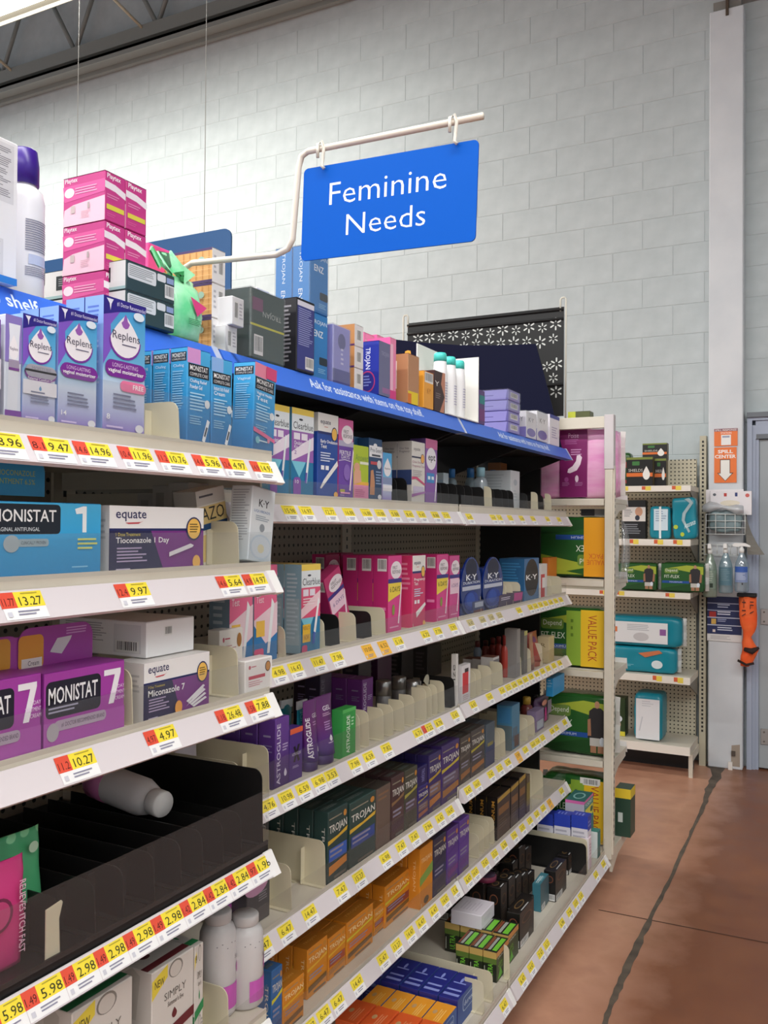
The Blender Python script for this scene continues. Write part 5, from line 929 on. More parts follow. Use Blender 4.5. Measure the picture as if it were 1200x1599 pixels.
box_at('N5', 303, 317, 1480, .08, SIM('#2f8a52', False), 'cleansing_carton', 'narrow grey white carton with green bands beside the maroon one')
PB = [(.029, 0), (.0335, .006), (.0335, .12), (.032, .155), (.028, .166), (.022, .170), (.022, .173)]
for i, (px, X, lab) in enumerate(((383, -.985, 'front white powder bottle with pink label beside orange cartons'), (340, -1.01, 'white powder bottle half hidden behind the front one'))):
    y = solve_y(px, X, .75); h = aX(px, 1426, X).z-SHZ['N5'] if i == 0 else .185; s = h/.195
    bottle('powder_bottle', lab, 'bottle', (X, y, SHZ['N5']+.001), [(r*1.02, z*s) for r, z in PB], WHITEP, [(.0235, .173*s), (.0245, .175*s), (.0245, .192*s), (.0225, .195*s)], mat('#cfcbca', .35),
           [('r', .28, .10, .86, .36, '#c95fb8'), ('D', .80, .52, .20, .11, '#c95fb8'), ('t', 'S.E', .72, .50, .9, .54, '#f0cfe8'), ('s', "Summer's Eve", .55, .62, .95, .67, 0, '#8f8a90')]+[('e', .2+.09*k, .80+.03*math.sin(k*2.3), .012, .006, '#7a767c') for k in range(9)], group='white powder bottles')
box_at('B4', 352, 384, 1392, .05, {'body': '#4a4a8c', 'F': [('r', 0, 0, .6, .6, '#a34a92'), ('l', .3, .5, .9, .7, 3, '#8a8ac0')]}, 'small_carton', 'blue and magenta carton behind the powder bottles', X=-1.14)
box_at('B4', 386, 422, 1375, .05, {'body': '#4f4d50', 'F': [('e', .4, .78, .5, .2, '#b98aa8'), ('l', .5, .4, .9, .6, 4, '#8d8b90')]}, 'small_carton', 'grey carton with pink glow behind the powder bottles', X=-1.10)
divider('N5', 358, 1545)
# ================================================================ TOP SHELF
ZT = SHZ['T']
Y1 = solve_y(27.5, -1.05, 2.0)
carton('supplement_carton', 'white carton with barcodes at the far left of the top shelf', 'box', (-1.05-.06, Y1-.06, ZT+.0006), (.12, .12, aX(27, 226, -1.05).z-ZT), {'body': '#eceaec', 'F': [('r', .3, .56, .94, .97, '#d9d7da'), ('l', .34, .58, .9, .94, 26, '#8d8b92'), ('b', .2, .34, .7, .54), ('r', .3, .06, .8, .30, '#d9d7da'), ('l', .33, .08, .77, .28, 12, '#9a98a0'), ('r', 0, 0, 1, .05, '#2f7fd0')], 'T': []})
p = aX(36, 430, -1.13); zt = aX(40, 236, -1.13).z-ZT
bottle('spray_can', 'white bottle with a dark purple cap at the far left of top shelf', 'bottle', (-1.13, p.y, ZT+.0006), [(.030, 0), (.031, .004), (.031, zt*.66), (.028, zt*.72), (.018, zt*.76), (.018, zt*.79)], mat('#efedf2', .35), [(.022, zt*.77), (.022, zt*.90), (.019, zt*.99), (.016, zt)], '#3a1a86', [('l', .3, .40, .9, .66, 14, '#7d7d92'), ('r', .35, .30, .7, .38, '#c3cbe6'), ('l', .3, .2, .75, .28, 5, '#8d8da0'), ('b', .78, .18, .92, .32)])
PLX = {'body': '#c83a86', 'F': [('p', [(0, .66), (.5, .64), (1, .56), (1, .70), (.5, .78), (0, .80)], '#efe4ea'), ('s', 'Playtex', .1, .84, .75, .97, 0, '#fff'), ('l', .1, .45, .75, .55, 2, '#e08ab4'), ('r', .08, .24, .92, .34, '#e0d24a'), ('l', .1, .08, .6, .16, 2, '#d85f9c')], 'L': [('p', [(0, 0), (1, 0), (1, .50), (.6, .46), (.25, .42), (.04, .34)], '#f0c3d4'), ('p', [(.04, .50), (1, .58), (1, .84), (0, .82)], '#e0559c'), ('s', 'Playtex', .05, .86, .35, .98, 0, '#f8e6ef'), ('e', .16, .68, .12, .10, '#f3dbe6'), ('l', .3, .6, .85, .76, 3, '#f0a3c6'), ('r', .2, .25, .3, .4, '#c7b3b3'), ('l', .45, .12, .7, .26, 4, '#d3a9b6'), ('r', .6, .3, .65, .42, '#b5a5a5')], 'T': [('r', 0, 0, 1, 1, '#b03078')]}
X = -1.09; ya = solve_y(163, X, 2.05); yb = solve_y(196, X, 2.05); yc = solve_y(229, X, 2.05); ztp = aX(163, 264, X).z; hL = (ztp-ZT)/3; dL = X-aY(98, 330, ya).x
names = ['left', 'right']
for lv in range(3):
    for c, (q0, q1) in enumerate(((ya, yb), (yb, yc))):
        carton('tampon_box', '%s pink tampon box in the %s layer of the tall stack' % (names[c], ['bottom', 'middle', 'top'][lv]), 'box', (X-dL/2, (q0+q1)/2, ZT+.0006+lv*hL), (q1-q0-.001, dL, hL-.001), PLX, 90, 'stack of pink tampon boxes')
WPK = {'body': '#2f4447', 'F': [('R', .03, .42, .60, .92, .004, '#dcdcde'), ('l', .06, .48, .56, .86, 6, '#8d9092'), ('R', .62, .66, .80, .92, .003, '#dcdcde'), ('r', .82, .68, .97, .88, '#8f9fc8'), ('b', .78, .14, .98, .62)], 'L': [('r', .015, .02, .985, .98, '#dedbd8'), ('r', .015, .02, .985, .12, '#9dbab8'), ('r', .34, .30, .64, .80, '#24282a'), ('l', .4, .4, .6, .7, 4, '#8d8f90')], 'T': [('r', 0, 0, 1, 1, '#c9c8c6')]}
X = -1.052; ya = solve_y(197, X, 1.95); yb = solve_y(273, X, 1.95); zt = aX(197, 404, X).z; hh = (zt-ZT)/2; d1 = X-aY(131, 430, ya).x
for lv in range(2):
    for c in range(2): carton('liner_carton', '%s %s dark green carton with a white end in the low stack' % (['front', 'rear'][c], ['lower', 'upper'][lv]), 'box', (X-d1/2-c*(d1+.002), (ya+yb)/2, ZT+.0006+lv*hh), (yb-ya, d1, hh-.001), WPK, 90, 'stack of dark green cartons')
M_GBAG = nmat('green_film_bag', lambda nt, b: noise_mix(nt, b, '#6fdd9a', '#b9f2c9', 22, 4, .35, .7, .6), .22)
GB = pouch('wipes_bag', 'shiny mint green bag with a pink triangle on the top shelf', 'T', 276, 326, 440, M_GBAG, [('p', [(.40, .66), (.92, .56), (.62, .38)], '#e8468a'), ('l', .35, .22, .8, .32, 4, '#3a8a5a')], -1.06, .07, seed=5, cat='bag', tilt=(0, 0))
mb = MB(); w_ = .10; n = 9; vs = []
for i in range(n): t = i/(n-1); vs += [(-.06+t*.085, -.01+.01*math.sin(i*2.1), .118+.012*math.sin(i*1.7)), (-.075+t*.08+.006*math.sin(i*3), .0+.012*math.sin(i*2.6), .150+.016*math.sin(i*2.3))]
mb.add(vs+[(x, y+.004, z) for x, y, z in vs], [(2*i, 2*i+2, 2*i+3, 2*i+1) for i in range(n-1)]+[(2*n+2*i, 2*n+2*i+1, 2*n+2*i+3, 2*n+2*i+2) for i in range(n-1)]+[(2*i+1, 2*i+3, 2*n+2*i+3, 2*n+2*i+1) for i in range(n-1)], M_GBAG, True); mb.build('crimped_top', GB)
# tan boxes with white ends
TAN = {'body': '#e6e3e4', 'F': [('b', .48, .18, .82, .86), ('l', .12, .2, .36, .8, 4, '#b5b3ba')], 'L': [('r', .0, .0, 1, 1, '#d9a868'), ('r', 0, .0, 1, .08, '#4a3a6a'), ('r', 0, .93, 1, 1, '#4a3a6a')]+[('r', .05+.1*k, .1, .06+.1*k, .92, '#c08c4c') for k in range(10)]+[('r', .0, .2+.17*k, 1, .215+.17*k, '#e6bf88') for k in range(4)]+[('e', .84, .66, .05, .1, '#9fc3b0')], 'T': [('r', 0, 0, 1, 1, '#e3dcd6')]}
X = -1.10; ya = solve_y(331, X, 2.0); yb = solve_y(352, X, 2.0); zt = aX(331, 385, X).z; hh = (zt-ZT)/3; d1 = .16
for lv in range(3): carton('pad_carton', 'tan carton with white barcode end, %s of the three stacked' % ['lowest', 'middle', 'highest'][lv], 'box', (X-d1/2, (ya+yb)/2, ZT+.0006+lv*hh), (yb-ya, d1, hh-.001), TAN, 90, 'stack of tan cartons')
X = -1.075; ya = solve_y(352, X, 1.95); yb = solve_y(371, X, 1.95); z1 = aX(352, 506, X).z
WS = {'body': '#e9e7ea', 'F': [('b', .2, .15, .5, .85), ('l', .6, .2, .9, .8, 5, '#bdbac2')]}
carton('small_carton', 'small white barcode carton under the shifted one', 'box', (X-.04, (ya+yb)/2, ZT+.0006), (yb-ya, .08, z1-ZT-.001), WS, 90)
carton('small_carton', 'small white barcode carton shifted forward on top', 'box', (X-.03, (ya+yb)/2+.008, z1+.0006), (yb-ya, .08, aX(352, 460, X).z-z1-.001), WS, 90)
X = -1.22; carton('pink_carton', 'hot pink carton partly hidden behind the green bag', 'box', (X-.04, solve_y(250, X, 2.1), ZT+.0006), (.07, .08, aX(250, 386, X).z-ZT), {'body': '#f0559c'}, 90)
DG = {'body': '#3c4d4a', 'F': [('r', 0, .48, 1, .51, '#c9c23a'), ('t', 'TROJAN', .35, .64, .9, .74, '#b9bdb8', 2), ('r', .05, .70, .35, .88, '#7a4a6a'), ('b', .1, .08, .36, .36)], 'L': [('r', 0, .47, 1, .49, '#2c3a38')], 'T': [('r', 0, 0, 1, 1, '#5a6a68')]}
box_at('T', 391, 444, 447, .07, DG, 'wrapped_carton_pack', 'dark green carton pack in clear shrink wrap', X=-1.07, film=True)
carton('small_carton', 'white carton with a red mark behind the wrapped pack', 'box', (-1.24, solve_y(414, -1.2, 2.1), ZT+.0006), (.05, .07, aX(414, 452, -1.2).z-ZT), {'body': '#eae6e8', 'F': [('e', .5, .85, .3, .06, '#c8384a')]}, 90)
BK = {'body': '#1d1c22', 'F': [('r', .04, .03, .96, .97, '#3a3f86'), ('r', .04, .90, .96, .97, '#dcd9e6'), ('l', .1, .35, .9, .87, 18, '#9a9fd0'), ('b', .48, .05, .95, .22)], 'L': [('l', .3, .1, .8, .9, 14, '#8f8d94')], 'T': [('r', 0, 0, 1, 1, '#4a4850')]}
box_at('T', 463, 491.5, 463, .06, BK, 'condom_carton', 'black carton with a blue printed panel below the aisle sign', X=-1.06)
ENZ = {'body': '#2f7fc4', 'F': [('t', 'TROJAN', .15, .82, .95, .90, '#dfe9f2'), ('t', 'ENZ', .25, .64, .75, .74, '#f0f4f8', 0, .012), ('R', .55, .22, .98, .34, .004, '#26333f'), ('l', .5, .08, .95, .16, 3, '#8cc0e4')], 'L': [('t', 'TROJAN', .36, .45, .60, .92, '#e6f0f8', -1), ('t', 'ENZ', .36, .08, .60, .34, '#f2f6fa', -1)], 'T': [('r', 0, 0, 1, 1, '#4a94d0')]}
X = -1.075; ya = solve_y(482.5, X, 2.0); yb = solve_y(512, X, 2.0); zt = aX(482, 380, X).z; hh = (zt-ZT)/2; d1 = X-aY(457, 440, ya).x
for lv in range(2):
    for c in range(2): carton('condom_carton', '%s %s bright blue carton in the tall blue stack' % (['front', 'rear'][c], ['lower', 'upper'][lv]), 'box', (X-d1/2-c*(d1+.002), (ya+yb)/2, ZT+.0006+lv*hh), (yb-ya, d1, hh-.001), ENZ, 90, 'stack of bright blue cartons', film=(lv == 1))
LAV = {'body': '#9a98d8', 'F': [('r', 0, 0, 1, .25, '#5a5a9a'), ('e', .5, .74, .22, .14, '#6a6a9c'), ('l', .45, .30, .62, .62, 4, '#d5d3f0')], 'L': []}
box_at('T', 520, 547, 505, .05, LAV, 'wrapped_carton_pack', 'lavender carton pack in clear wrap', X=-1.07, film=True)
TA2 = {'body': '#e4e0e2', 'F': [('b', .25, .2, .75, .8)], 'L': [('r', 0, 0, 1, 1, '#c48a54'), ('r', 0, .0, 1, .08, '#5a2a6a'), ('l', .5, .3, .9, .5, 2, '#e6d0b0')], 'T': [('r', 0, 0, 1, 1, '#e6dfd9')]}
X = -1.075; ya = solve_y(554, X, 2.0); yb = solve_y(568, X, 2.0); zt = aX(554, 505, X).z; hh = (zt-ZT)/3
for lv in range(3): carton('lubricant_carton', 'brown sided carton with white end, %s of the column right of lavender pack' % ['lowest', 'middle', 'highest'][lv], 'box', (X-.08, (ya+yb)/2, ZT+.0006+lv*hh), (yb-ya, .16, hh-.001), TA2, 90, 'column of brown sided cartons')
PKB = {'body': '#f08ab4', 'F': [('r', .1, .1, .5, .9, '#f6c3d6'), ('r', 0, 0, 1, .15, '#e0408a')], 'L': [('r', 0, .7, 1, 1, '#e85a9a')], 'T': [('r', 0, 0, 1, 1, '#f0a0c0')]}
for i, (xl, xr, yt, X) in enumerate(((568, 585, 518, -1.15), (588, 603, 522, -1.15), (609, 619, 526, -1.075))): box_at('T', xl, xr, yt, .07, PKB, 'pink_carton', ['tall pink carton behind the deep blue box, leftmost of three', 'tall pink carton behind the deep blue box, middle of three', 'tall pink striped carton right of the deep blue box'][i], X=X)
TBL = {'body': '#2233a0', 'F': [('r', 0, 0, 1, 1, '#6f7092'), ('t', 'TROJAN', .2, .72, .9, .82, '#9a9ab8'), ('r', .3, .05, 1, .15, '#9a6a9a')], 'L': [('t', 'TROJAN', .42, .48, .66, .88, '#e6ebff', -1, .01), ('e', .55, .25, .30, .2, '#c8407a'), ('e', .55, .25, .26, .175, '#2a2f96'), ('l', .4, .14, .7, .36, 4, '#8fa0e8')], 'T': [('r', 0, 0, 1, 1, '#3a46b0')]}
box_at('T', 592, 609.5, 531, .075, TBL, 'condom_carton', 'deep blue carton with vertical white lettering on the top shelf', X=-1.062)
box_at('T', 637.5, 655, 551, .07, {'body': '#b98660', 'F': [('r', .0, .0, .9, .25, '#f0d02a'), ('r', .0, .0, .3, .2, '#e07a2a')], 'L': [('r', .1, .3, .5, .86, '#efe2dc')], 'T': [('r', 0, 0, 1, 1, '#d0a684')]}, 'brown_carton', 'plain brown carton with a small yellow sticker', X=-1.062)
ORB = {'body': '#eda53a', 'F': [('b', .1, .70, .95, .98), ('t', 'K·Y', .35, .4, .7, .55, '#b5702a')], 'L': [('r', .1, .5, .4, .7, '#a87a3a')], 'T': [('r', 0, 0, 1, 1, '#f0b95a')]}
box_at('T', 662, 677.5, 578, .05, ORB, 'lubricant_carton', 'orange carton with a barcode on the top shelf', X=-1.062)
box_at('T', 679, 695.5, 577, .05, {'body': '#3a2020', 'F': [('p', [(.45, 1), (.75, 1), (.6, .7), (.95, .4), (.5, 0), (.9, 0), (1, .4), (1, 1)], '#c98a70'), ('t', 'Y', .02, .62, .42, .74, '#f2efe9'), ('l', .1, .3, .6, .45, 3, '#8a7a78')]}, 'lubricant_carton', 'dark carton with a copper curve beside the orange one', X=-1.062)
# white display box holding three bottles
X = -1.058; ya = solve_y(697, X, 2.0); yb = solve_y(748, X, 2.0); zt = aX(748, 556, X).z-ZT; wd = yb-ya
o = tag(empty('display_box', (X-.05, (ya+yb)/2, ZT+.0006), (0, 0, math.pi/2)), 'open white display box holding teal capped bottles', 'box')
MB().box(-wd/2, wd/2, .046, .05, 0, zt, mat('#f2efe9', .5), .001).build('back_panel', o); MB().box(wd/2-.004, wd/2, -.05, .046, 0, zt*.98, mat('#f4f2ee', .5)).build('right_panel', o); MB().box(-wd/2, wd/2-.004, -.05, .046, 0, .003, mat('#efece6', .5)).build('floor_panel', o)
for i, px in enumerate((683, 703, 724)):
    y = ya+wd*(.17+.27*i); hb = zt*.86
    bottle('lotion_bottle', 'white bottle with a teal cap, %s in the white display box' % ['leftmost', 'middle', 'rightmost'][i], 'bottle', (X-.04, y, ZT+.0042), [(.021, 0), (.022, .004), (.023, hb*.6), (.020, hb*.84), (.019, hb*.86)], mat('#f4f3f5', .35), [(.020, hb*.86), (.020, hb*.97), (.017, hb)], '#4fd6cc', [('l', .35, .2, .75, .6, 8, '#c3c1d6')], group='teal capped bottles')
box_at('T', 749, 757.5, 608, .05, {'body': '#5a3a78', 'F': [('r', 0, .6, 1, .85, '#2f8a8a'), ('r', 0, .1, 1, .45, '#7a3a7a')]}, 'small_carton', 'narrow purple and teal carton right of the white display box', X=-1.065)
LV = {'body': '#8f88cc', 'F': [('r', .1, .2, .9, .8, '#a9a3d8'), ('b', .2, .3, .8, .8)], 'L': [('l', .3, .35, .75, .5, 1, '#5a4f9c'), ('p', [(.93, 0), (1, 0), (1, 1), (.97, 1)], '#5f589c')], 'T': [('r', 0, 0, 1, 1, '#a39cda')]}
X = -1.06; ya = solve_y(794, X, 1.95); yb = solve_y(812, X, 1.95); zt = aX(794, 607, X).z; hh = (zt-ZT)/4
for lv in range(4): carton('flat_carton', 'flat lavender carton, %s from the bottom of its stack' % ORD[lv], 'box', (X-.07, (ya+yb)/2, ZT+.0006+lv*hh), (yb-ya, .14, hh-.0015), LV, 90, 'stack of flat lavender cartons', film=(lv > 1))
for i, (xl, xr) in enumerate(((822, 838), (839, 856))): box_at('T', xl, xr, 641, .05, {'body': '#f0eef2', 'F': [('t', 'K·Y', .25, .62, .75, .78, '#33323c'), ('e', .5, .22, .42, .16, '#7a6fc0')], 'L': [('r', 0, 0, 1, .4, '#8a80cc'), ('t', 'K·Y', .25, .62, .75, .78, '#44434c')]}, 'bead_carton', ['white carton with purple beads in clear film, left one', 'white carton with purple beads in clear film, right one'][i], X=-1.06, film=True, group='white bead cartons')
box_at('T', 859, 874, 646, .05, {'body': '#e9e4ec', 'F': [('l', .2, .2, .8, .6, 5, '#b5aec8'), ('r', 0, .88, 1, 1, '#2f3a9a')], 'T': [('r', 0, 0, 1, 1, '#3a44a0')]}, 'small_carton', 'pale carton with a blue top at the far end of the top shelf', X=-1.065)
# ================================================================ MIDDLE AND FAR BAYS: OVULATION SHELF
K = 'test_carton'
box_at('B1', 419, 451.5, 628, .05, d_clear('ov'), K, 'lilac and blue ovulation kit carton beside the near shelf end')
box_at('B1', 455, 489.5, 635, .05, d_clear('ov'), K, 'lilac and blue ovulation kit carton with purple count badge', deep=1)
box_at('B1', 496, 528, 643, .05, d_eqtall('#234a9e', 'Early Ovulation', 'Test'), K, 'royal blue ovulation test carton with a white top', deep=1)
box_at('B1', 528.5, 552, 652, .05, d_fr('#d8609e', 'fert'), K, 'pink and purple fertile days carton')
box_at('B1', 552.5, 576, 694, .03, {'body': '#b7cc2e', 'F': [('r', 0, 0, 1, .28, '#e08ab0'), ('r', 0, .28, 1, .34, '#f0b84a'), ('t', 'Answer', .1, .72, .95, .84, '#7fa050'), ('r', .4, .66, .98, .71, '#eef0d8'), ('e', .2, .60, .2, .08, '#e0a88a'), ('p', [(0, .28), (.5, .34), (.45, .54), (.1, .58), (0, .5)], '#e3ab8f'), ('l', .1, .05, .8, .2, 4, '#c86a98')]}, K, 'lime green carton showing a baby')
box_at('B1', 553, 576, 681, .05, {'body': '#1f4f7a', 'F': [('l', .2, .85, .9, .95, 2, '#7fb0d0')]}, K, 'dark blue carton behind the lime green one', X=XFF-.035)
box_at('B1', 576.5, 597, 683, .05, {'body': '#23456e', 'F': [('r', 0, .70, 1, .88, '#eeeef2'), ('t', 'Pre-Seed', .08, .78, .95, .85, '#3a4660'), ('r', .2, .715, .85, .745, '#39404c'), ('e', .45, .89, .14, .03, '#eeeef2'), ('r', .1, .58, .6, .63, '#c8505a'), ('e', .75, .59, .16, .07, '#d8d9de'), ('p', [(.05, .1), (.4, .1), (.42, .3), (.3, .5), (.1, .48)], '#c8906a'), ('l', .5, .25, .95, .48, 5, '#8fa8cc'), ('e', .8, .07, .14, .04, '#e4e6ea')], 'L': []}, K, 'navy fertility carton with a white top panel')
box_at('B1', 598, 612.5, 706, .04, {'body': REPL, 'F': [('D', .5, .68, .4, .16, '#f2eef4'), ('t', 'Replens', .2, .65, .82, .70, '#4a4260'), ('r', 0, .36, 1, .50, '#8a9ac0'), ('r', 0, .22, 1, .34, '#ecebf2')], 'L': [('r', 0, 0, 1, 1, '#b9a8d8')]}, K, 'small blue and purple moisturizer carton')
EQ1 = {'body': '#dcd8d2', 'F': [('t', 'equate', .14, .84, .62, .90, '#3a3848'), ('r', 0, .735, .7, .76, '#2c3050'), ('e', .80, .735, .14, .08, '#23285e'), ('e', .80, .735, .12, .07, '#f1b057'), ('t', 'One Step', .05, .64, .75, .69, '#b58aa0'), ('t', 'Pregnancy Test', .05, .58, .95, .63, '#b58aa0'), ('l', .05, .42, .8, .54, 4, '#b9b4b8'), ('p', [(0, .38), (.3, .40), (1, .30), (1, .33), (.4, .43), (0, .43)], '#d0507a'), ('r', .1, .16, .9, .28, '#c9c0d8'), ('p', [(0, .10), (1, .18), (1, .21), (0, .15)], '#a86ab0')], 'L': [('r', 0, 0, 1, 1, '#bdb7b0'), ('t', 'One Step', .15, .86, .8, .90, '#55505a'), ('t', 'Pregnancy', .15, .81, .85, .85, '#55505a'), ('r', 0, .30, 1, .54, '#33426e')], 'T': []}
box_at('B1', 643, 664, 688, .045, EQ1, K, 'white one step test carton with pink swirl', deep=2)
box_at('B1', 664.5, 683, 684, .05, {'body': '#8a5aa8', 'F': [('r', 0, .85, 1, 1, '#c86a9a'), ('e', .48, .70, .42, .17, '#eae6ee'), ('t', 'ept', .22, .64, .82, .76, '#2c2a34', 0, .012), ('r', .1, .33, .75, .48, '#3f8ac8'), ('r', .2, .38, .4, .43, '#e6eef6'), ('r', .5, .38, .7, .43, '#e6eef6'), ('p', [(.75, .05), (.85, .05), (1, .45), (.9, .48)], '#e6e3ec')], 'L': [('r', 0, 0, 1, 1, '#5a3f78')], 'T': [('r', 0, 0, 1, 1, '#5a3a6a')]}, K, 'purple carton with a white oval on the ovulation shelf')
for px in (621, 637): divider('B1', px, 746, M_BLACK, dep=.12, flange=False)
for px in (690, 702, 715, 727, 739): divider('B1', px, 758, M_BLACK, dep=.1, h=.07, flange=False)
def s_bottle(lab, sh, px, X, yt, r, col, cap, **kw):
    z = SHZ[sh]+.0006; y = solve_y(px, X, z+.05); h = aX(px, yt, X).z-z
    return bottle('lubricant_bottle', lab, 'bottle', (X, y, z), [(r*.9, 0), (r, .004), (r, h*.62), (r*.8, h*.72), (r*.5, h*.76), (r*.5, h*.79)], col, [(r*.62, h*.77), (r*.62, h*.97), (r*.55, h)], cap, group='small bottles on the far shelves', **kw)
M_CL = clear_mat('clear_bottle', (.8, .86, .9), .35, .15, (.6, .68, .74))
box_at('B1', 693, 701, 738, .03, {'body': '#cdd8e0', 'L': [('r', .1, .3, .9, .8, '#b5c9dc')]}, 'small_carton', 'pale blue carton left of the blue capped bottles', X=-1.2)
for i, (px, X, yt, r, cl) in enumerate(((706, -1.22, 732, .018, 0), (735, -1.24, 731, .022, 0), (751, -1.12, 730, .024, 1), (770, -1.2, 734, .02, 0))): s_bottle(['grey bottle with a dark blue cap, leftmost of the far four', 'grey bottle with a blue cap, second of the far four', 'clear lotion bottle standing at the front of the far shelf', 'grey bottle with a blue cap beside the white carton'][i], 'B1', px, X, yt, r, M_CL if cl else mat('#7d8a90', .4), '#2f6fae' if not cl else '#8fb9c8')
box_at('B1', 798, 812, 734, .12, {'body': '#c9cdd0', 'F': [('e', .5, .7, .2, .08, '#a9b3bb'), ('l', .3, .2, .7, .5, 4, '#b5bcc2')], 'L': [('l', .2, .3, .8, .9, 8, '#b3b8bc')]}, 'lubricant_carton', 'large pale grey carton at the far end of the blue capped bottle shelf', X=-1.10)
box_at('B1', 782, 792, 722, .06, {'body': '#8a5a34'}, 'brown_carton', 'plain brown carton at the back of the far shelf', X=-1.32)
for px in (757, 773, 786, 795, 803): divider('C1', px, 762, M_BLACK, dep=.08, h=.07, flange=False)
for px, yt in ((769, 764), (841, 774), (862, 775)): divider('C1', px, yt, dep=.03, h=.075, flange=False)
for px in (825, 850): divider('C1', px, 776, M_BLACK, dep=.08, h=.066, flange=False)
# ================================================================ PREGNANCY TEST SHELF
PT = {'body': '#e86a92', 'F': [('r', 0, 0, 1, .45, '#2f7ab8'), ('p', [(0, .45), (1, .62), (1, .30), (.5, .2), (0, .4)], '#f0d3dc'), ('r', .08, .86, .3, .93, '#efe6ea'), ('r', .36, .86, .58, .93, '#efe6ea'), ('t', 'Pregnancy', .08, .70, .86, .77, '#fbeaf0'), ('t', 'Test', .08, .62, .40, .69, '#fbeaf0'), ('p', [(.55, .1), (.66, .1), (.86, .6), (.74, .66)], '#f1f3f5'), ('r', .08, .28, .44, .44, '#f0c050'), ('R', .0, .06, .4, .16, .006, '#e04a7c')], 'L': [('r', 0, 0, 1, 1, '#7d93a4'), ('l', .2, .2, .8, .9, 10, '#b9c6cf')], 'T': []}
box_at('B2', 358, 395, 905, .05, PT, K, 'pink and blue test carton under the near shelf end, left one', h=.205)
box_at('B2', 396.5, 433, 905, .05, PT, K, 'pink and blue test carton under the near shelf end, right one', h=.205)
box_at('B2', 470, 500, 882, .045, d_clear('pt'), K, 'pink white and blue test carton with a yellow sticker', deep=2)
box_at('B2', 526, 552, 872, .03, d_fr('#c2306f', 'x'), K, 'magenta test carton leaning sideways beside a cream divider', tilt=(0, -24), X=-1.12, h=.17)
for i, (xl, xr, yt, X) in enumerate(((508, 530, 866, -1.30), (532, 552, 864, -1.31), (554, 573, 866, -1.28), (575, 590, 870, -1.2))): box_at('B2', xl, xr, yt, .045, d_fr('#a82860', 'x'), K, 'magenta test carton at the back of the pregnancy test shelf, %s from left' % ORD[i], X=X, group='magenta cartons at the back')
box_at('B2', 606, 627.5, 868, .045, d_fr('#dd3f8f', '6'), K, 'magenta test carton with a yellow band left of white topped one', deep=2)
EQP = d_eqtall('#d4386c', 'Pregnancy', 'Test', False); EQP['L'] = [('l', .15, .5, .85, .9, 6, '#e88aa8')]
box_at('B2', 644, 664.5, 868, .045, EQP, K, 'magenta test carton with a white top', deep=2)
box_at('B2', 682, 700.5, 866, .045, d_fr('#dd3f8f', '6'), K, 'magenta test carton with a yellow band right of white topped one', deep=2)
box_at('B2', 702, 718, 868, .045, d_fr('#d34a92', 'x'), K, 'magenta test carton with a pale panel beside the blue ovals', deep=1)
for px, yt in ((447, 978), (508, 966), (557, 957), (603, 949), (646, 941), (684, 935)): divider('B2', px, yt, dep=.3 if px > 520 else .02, flange=px > 560)
for px, yt in ((471, 970), (531, 960), (581, 955)): divider('B2', px, yt, M_BLACK, dep=.2, flange=False)
# shiny blue oval packs
M_KYB = mat('#112c78', .18, name='shiny_blue_plastic')
def oval_pack(label, sh, xl, xr, yt, X):
    z = SHZ[sh]+.0006; y0 = solve_y(xl, X, z+.08); y1 = solve_y(xr, X, z+.08); w_ = y1-y0; h = aX(xl, yt, X).z-z; pts = []
    for k in range(28):
        a = 6.2832*k/28; pts.append((w_/2*math.cos(a)*(1-.12*math.sin(a)), h/2+h/2*math.sin(a)))
    o = tag(empty('oval_pack', (X-.03, (y0+y1)/2, z), (0, 0, math.pi/2)), label, 'pack', 'shiny blue oval packs')
    MB().prism(pts, 'y', -.028, -.022, M_KYB).build('oval_front', o); MB().box(-w_*.4, w_*.4, -.022, .03, 0, h*.80, mat('#183070', .3), .003).build('box_back', o)
    pts2 = [(x*.62, h*.84+(zz-h/2)*.26) for x, zz in pts]
    p_ = MB(); prt(p_, (-w_/2, -.0282, 0), (w_, 0, 0), (0, 0, h), [('e', .5, .80, .27, .17, '#12193a'), ('R', .2, .58, .8, .68, .004, '#16214f'), ('t', 'K·Y', .24, .60, .76, .70, '#f2f4fa', 0, .02), ('t', 'DURATION', .10, .535, .90, .58, '#dfe6f6', 0, .01), ('r', .06, .43, .94, .50, '#c3c9dc'), ('e', .5, .24, .34, .17, '#1e3a92'), ('e', .46, .26, .2, .12, '#2c50ac')]); p_.build('front_print', o)
    return o
oval_pack('shiny blue oval pack next to the magenta cartons', 'B2', 721, 753, 871, -1.0697)
oval_pack('shiny blue oval pack left of the black oval carton', 'B2', 755, 787, 871, -1.0697)
box_at('B2', 738, 757, 940, .03, {'body': '#26386e', 'F': [('r', .2, .5, .9, .9, '#b9c3d6'), ('r', .1, .1, .9, .3, '#6a2a2c')]}, 'small_carton', 'low blue tray front between the two oval packs', X=-1.0697)
box_at('B2', 780, 817, 930, .05, {'body': '#3a1f4a', 'F': [('l', .08, .5, .5, .78, 2, '#e6dcee'), ('p', [(.6, .3), (.95, .3), (1, .9), (.62, .95)], '#c83a92')]}, 'small_carton', 'low dark purple carton with a magenta patch', X=-1.0697)
o = box_at('B2', 819, 842, 873, .10, {'body': '#2f6fa4', 'L': [('r', .0, .0, 1, 1, '#2a5f8c'), ('l', .1, .3, .9, .9, 9, '#3f86b8')], 'F': [('e', .5, .55, .46, .44, '#14161c'), ('t', 'K·Y', .12, .50, .88, .62, '#f4f4f4', 0, .02)], 'T': []}, 'lubricant_carton', 'blue carton with a black oval on the oval pack shelf', X=-1.0697)
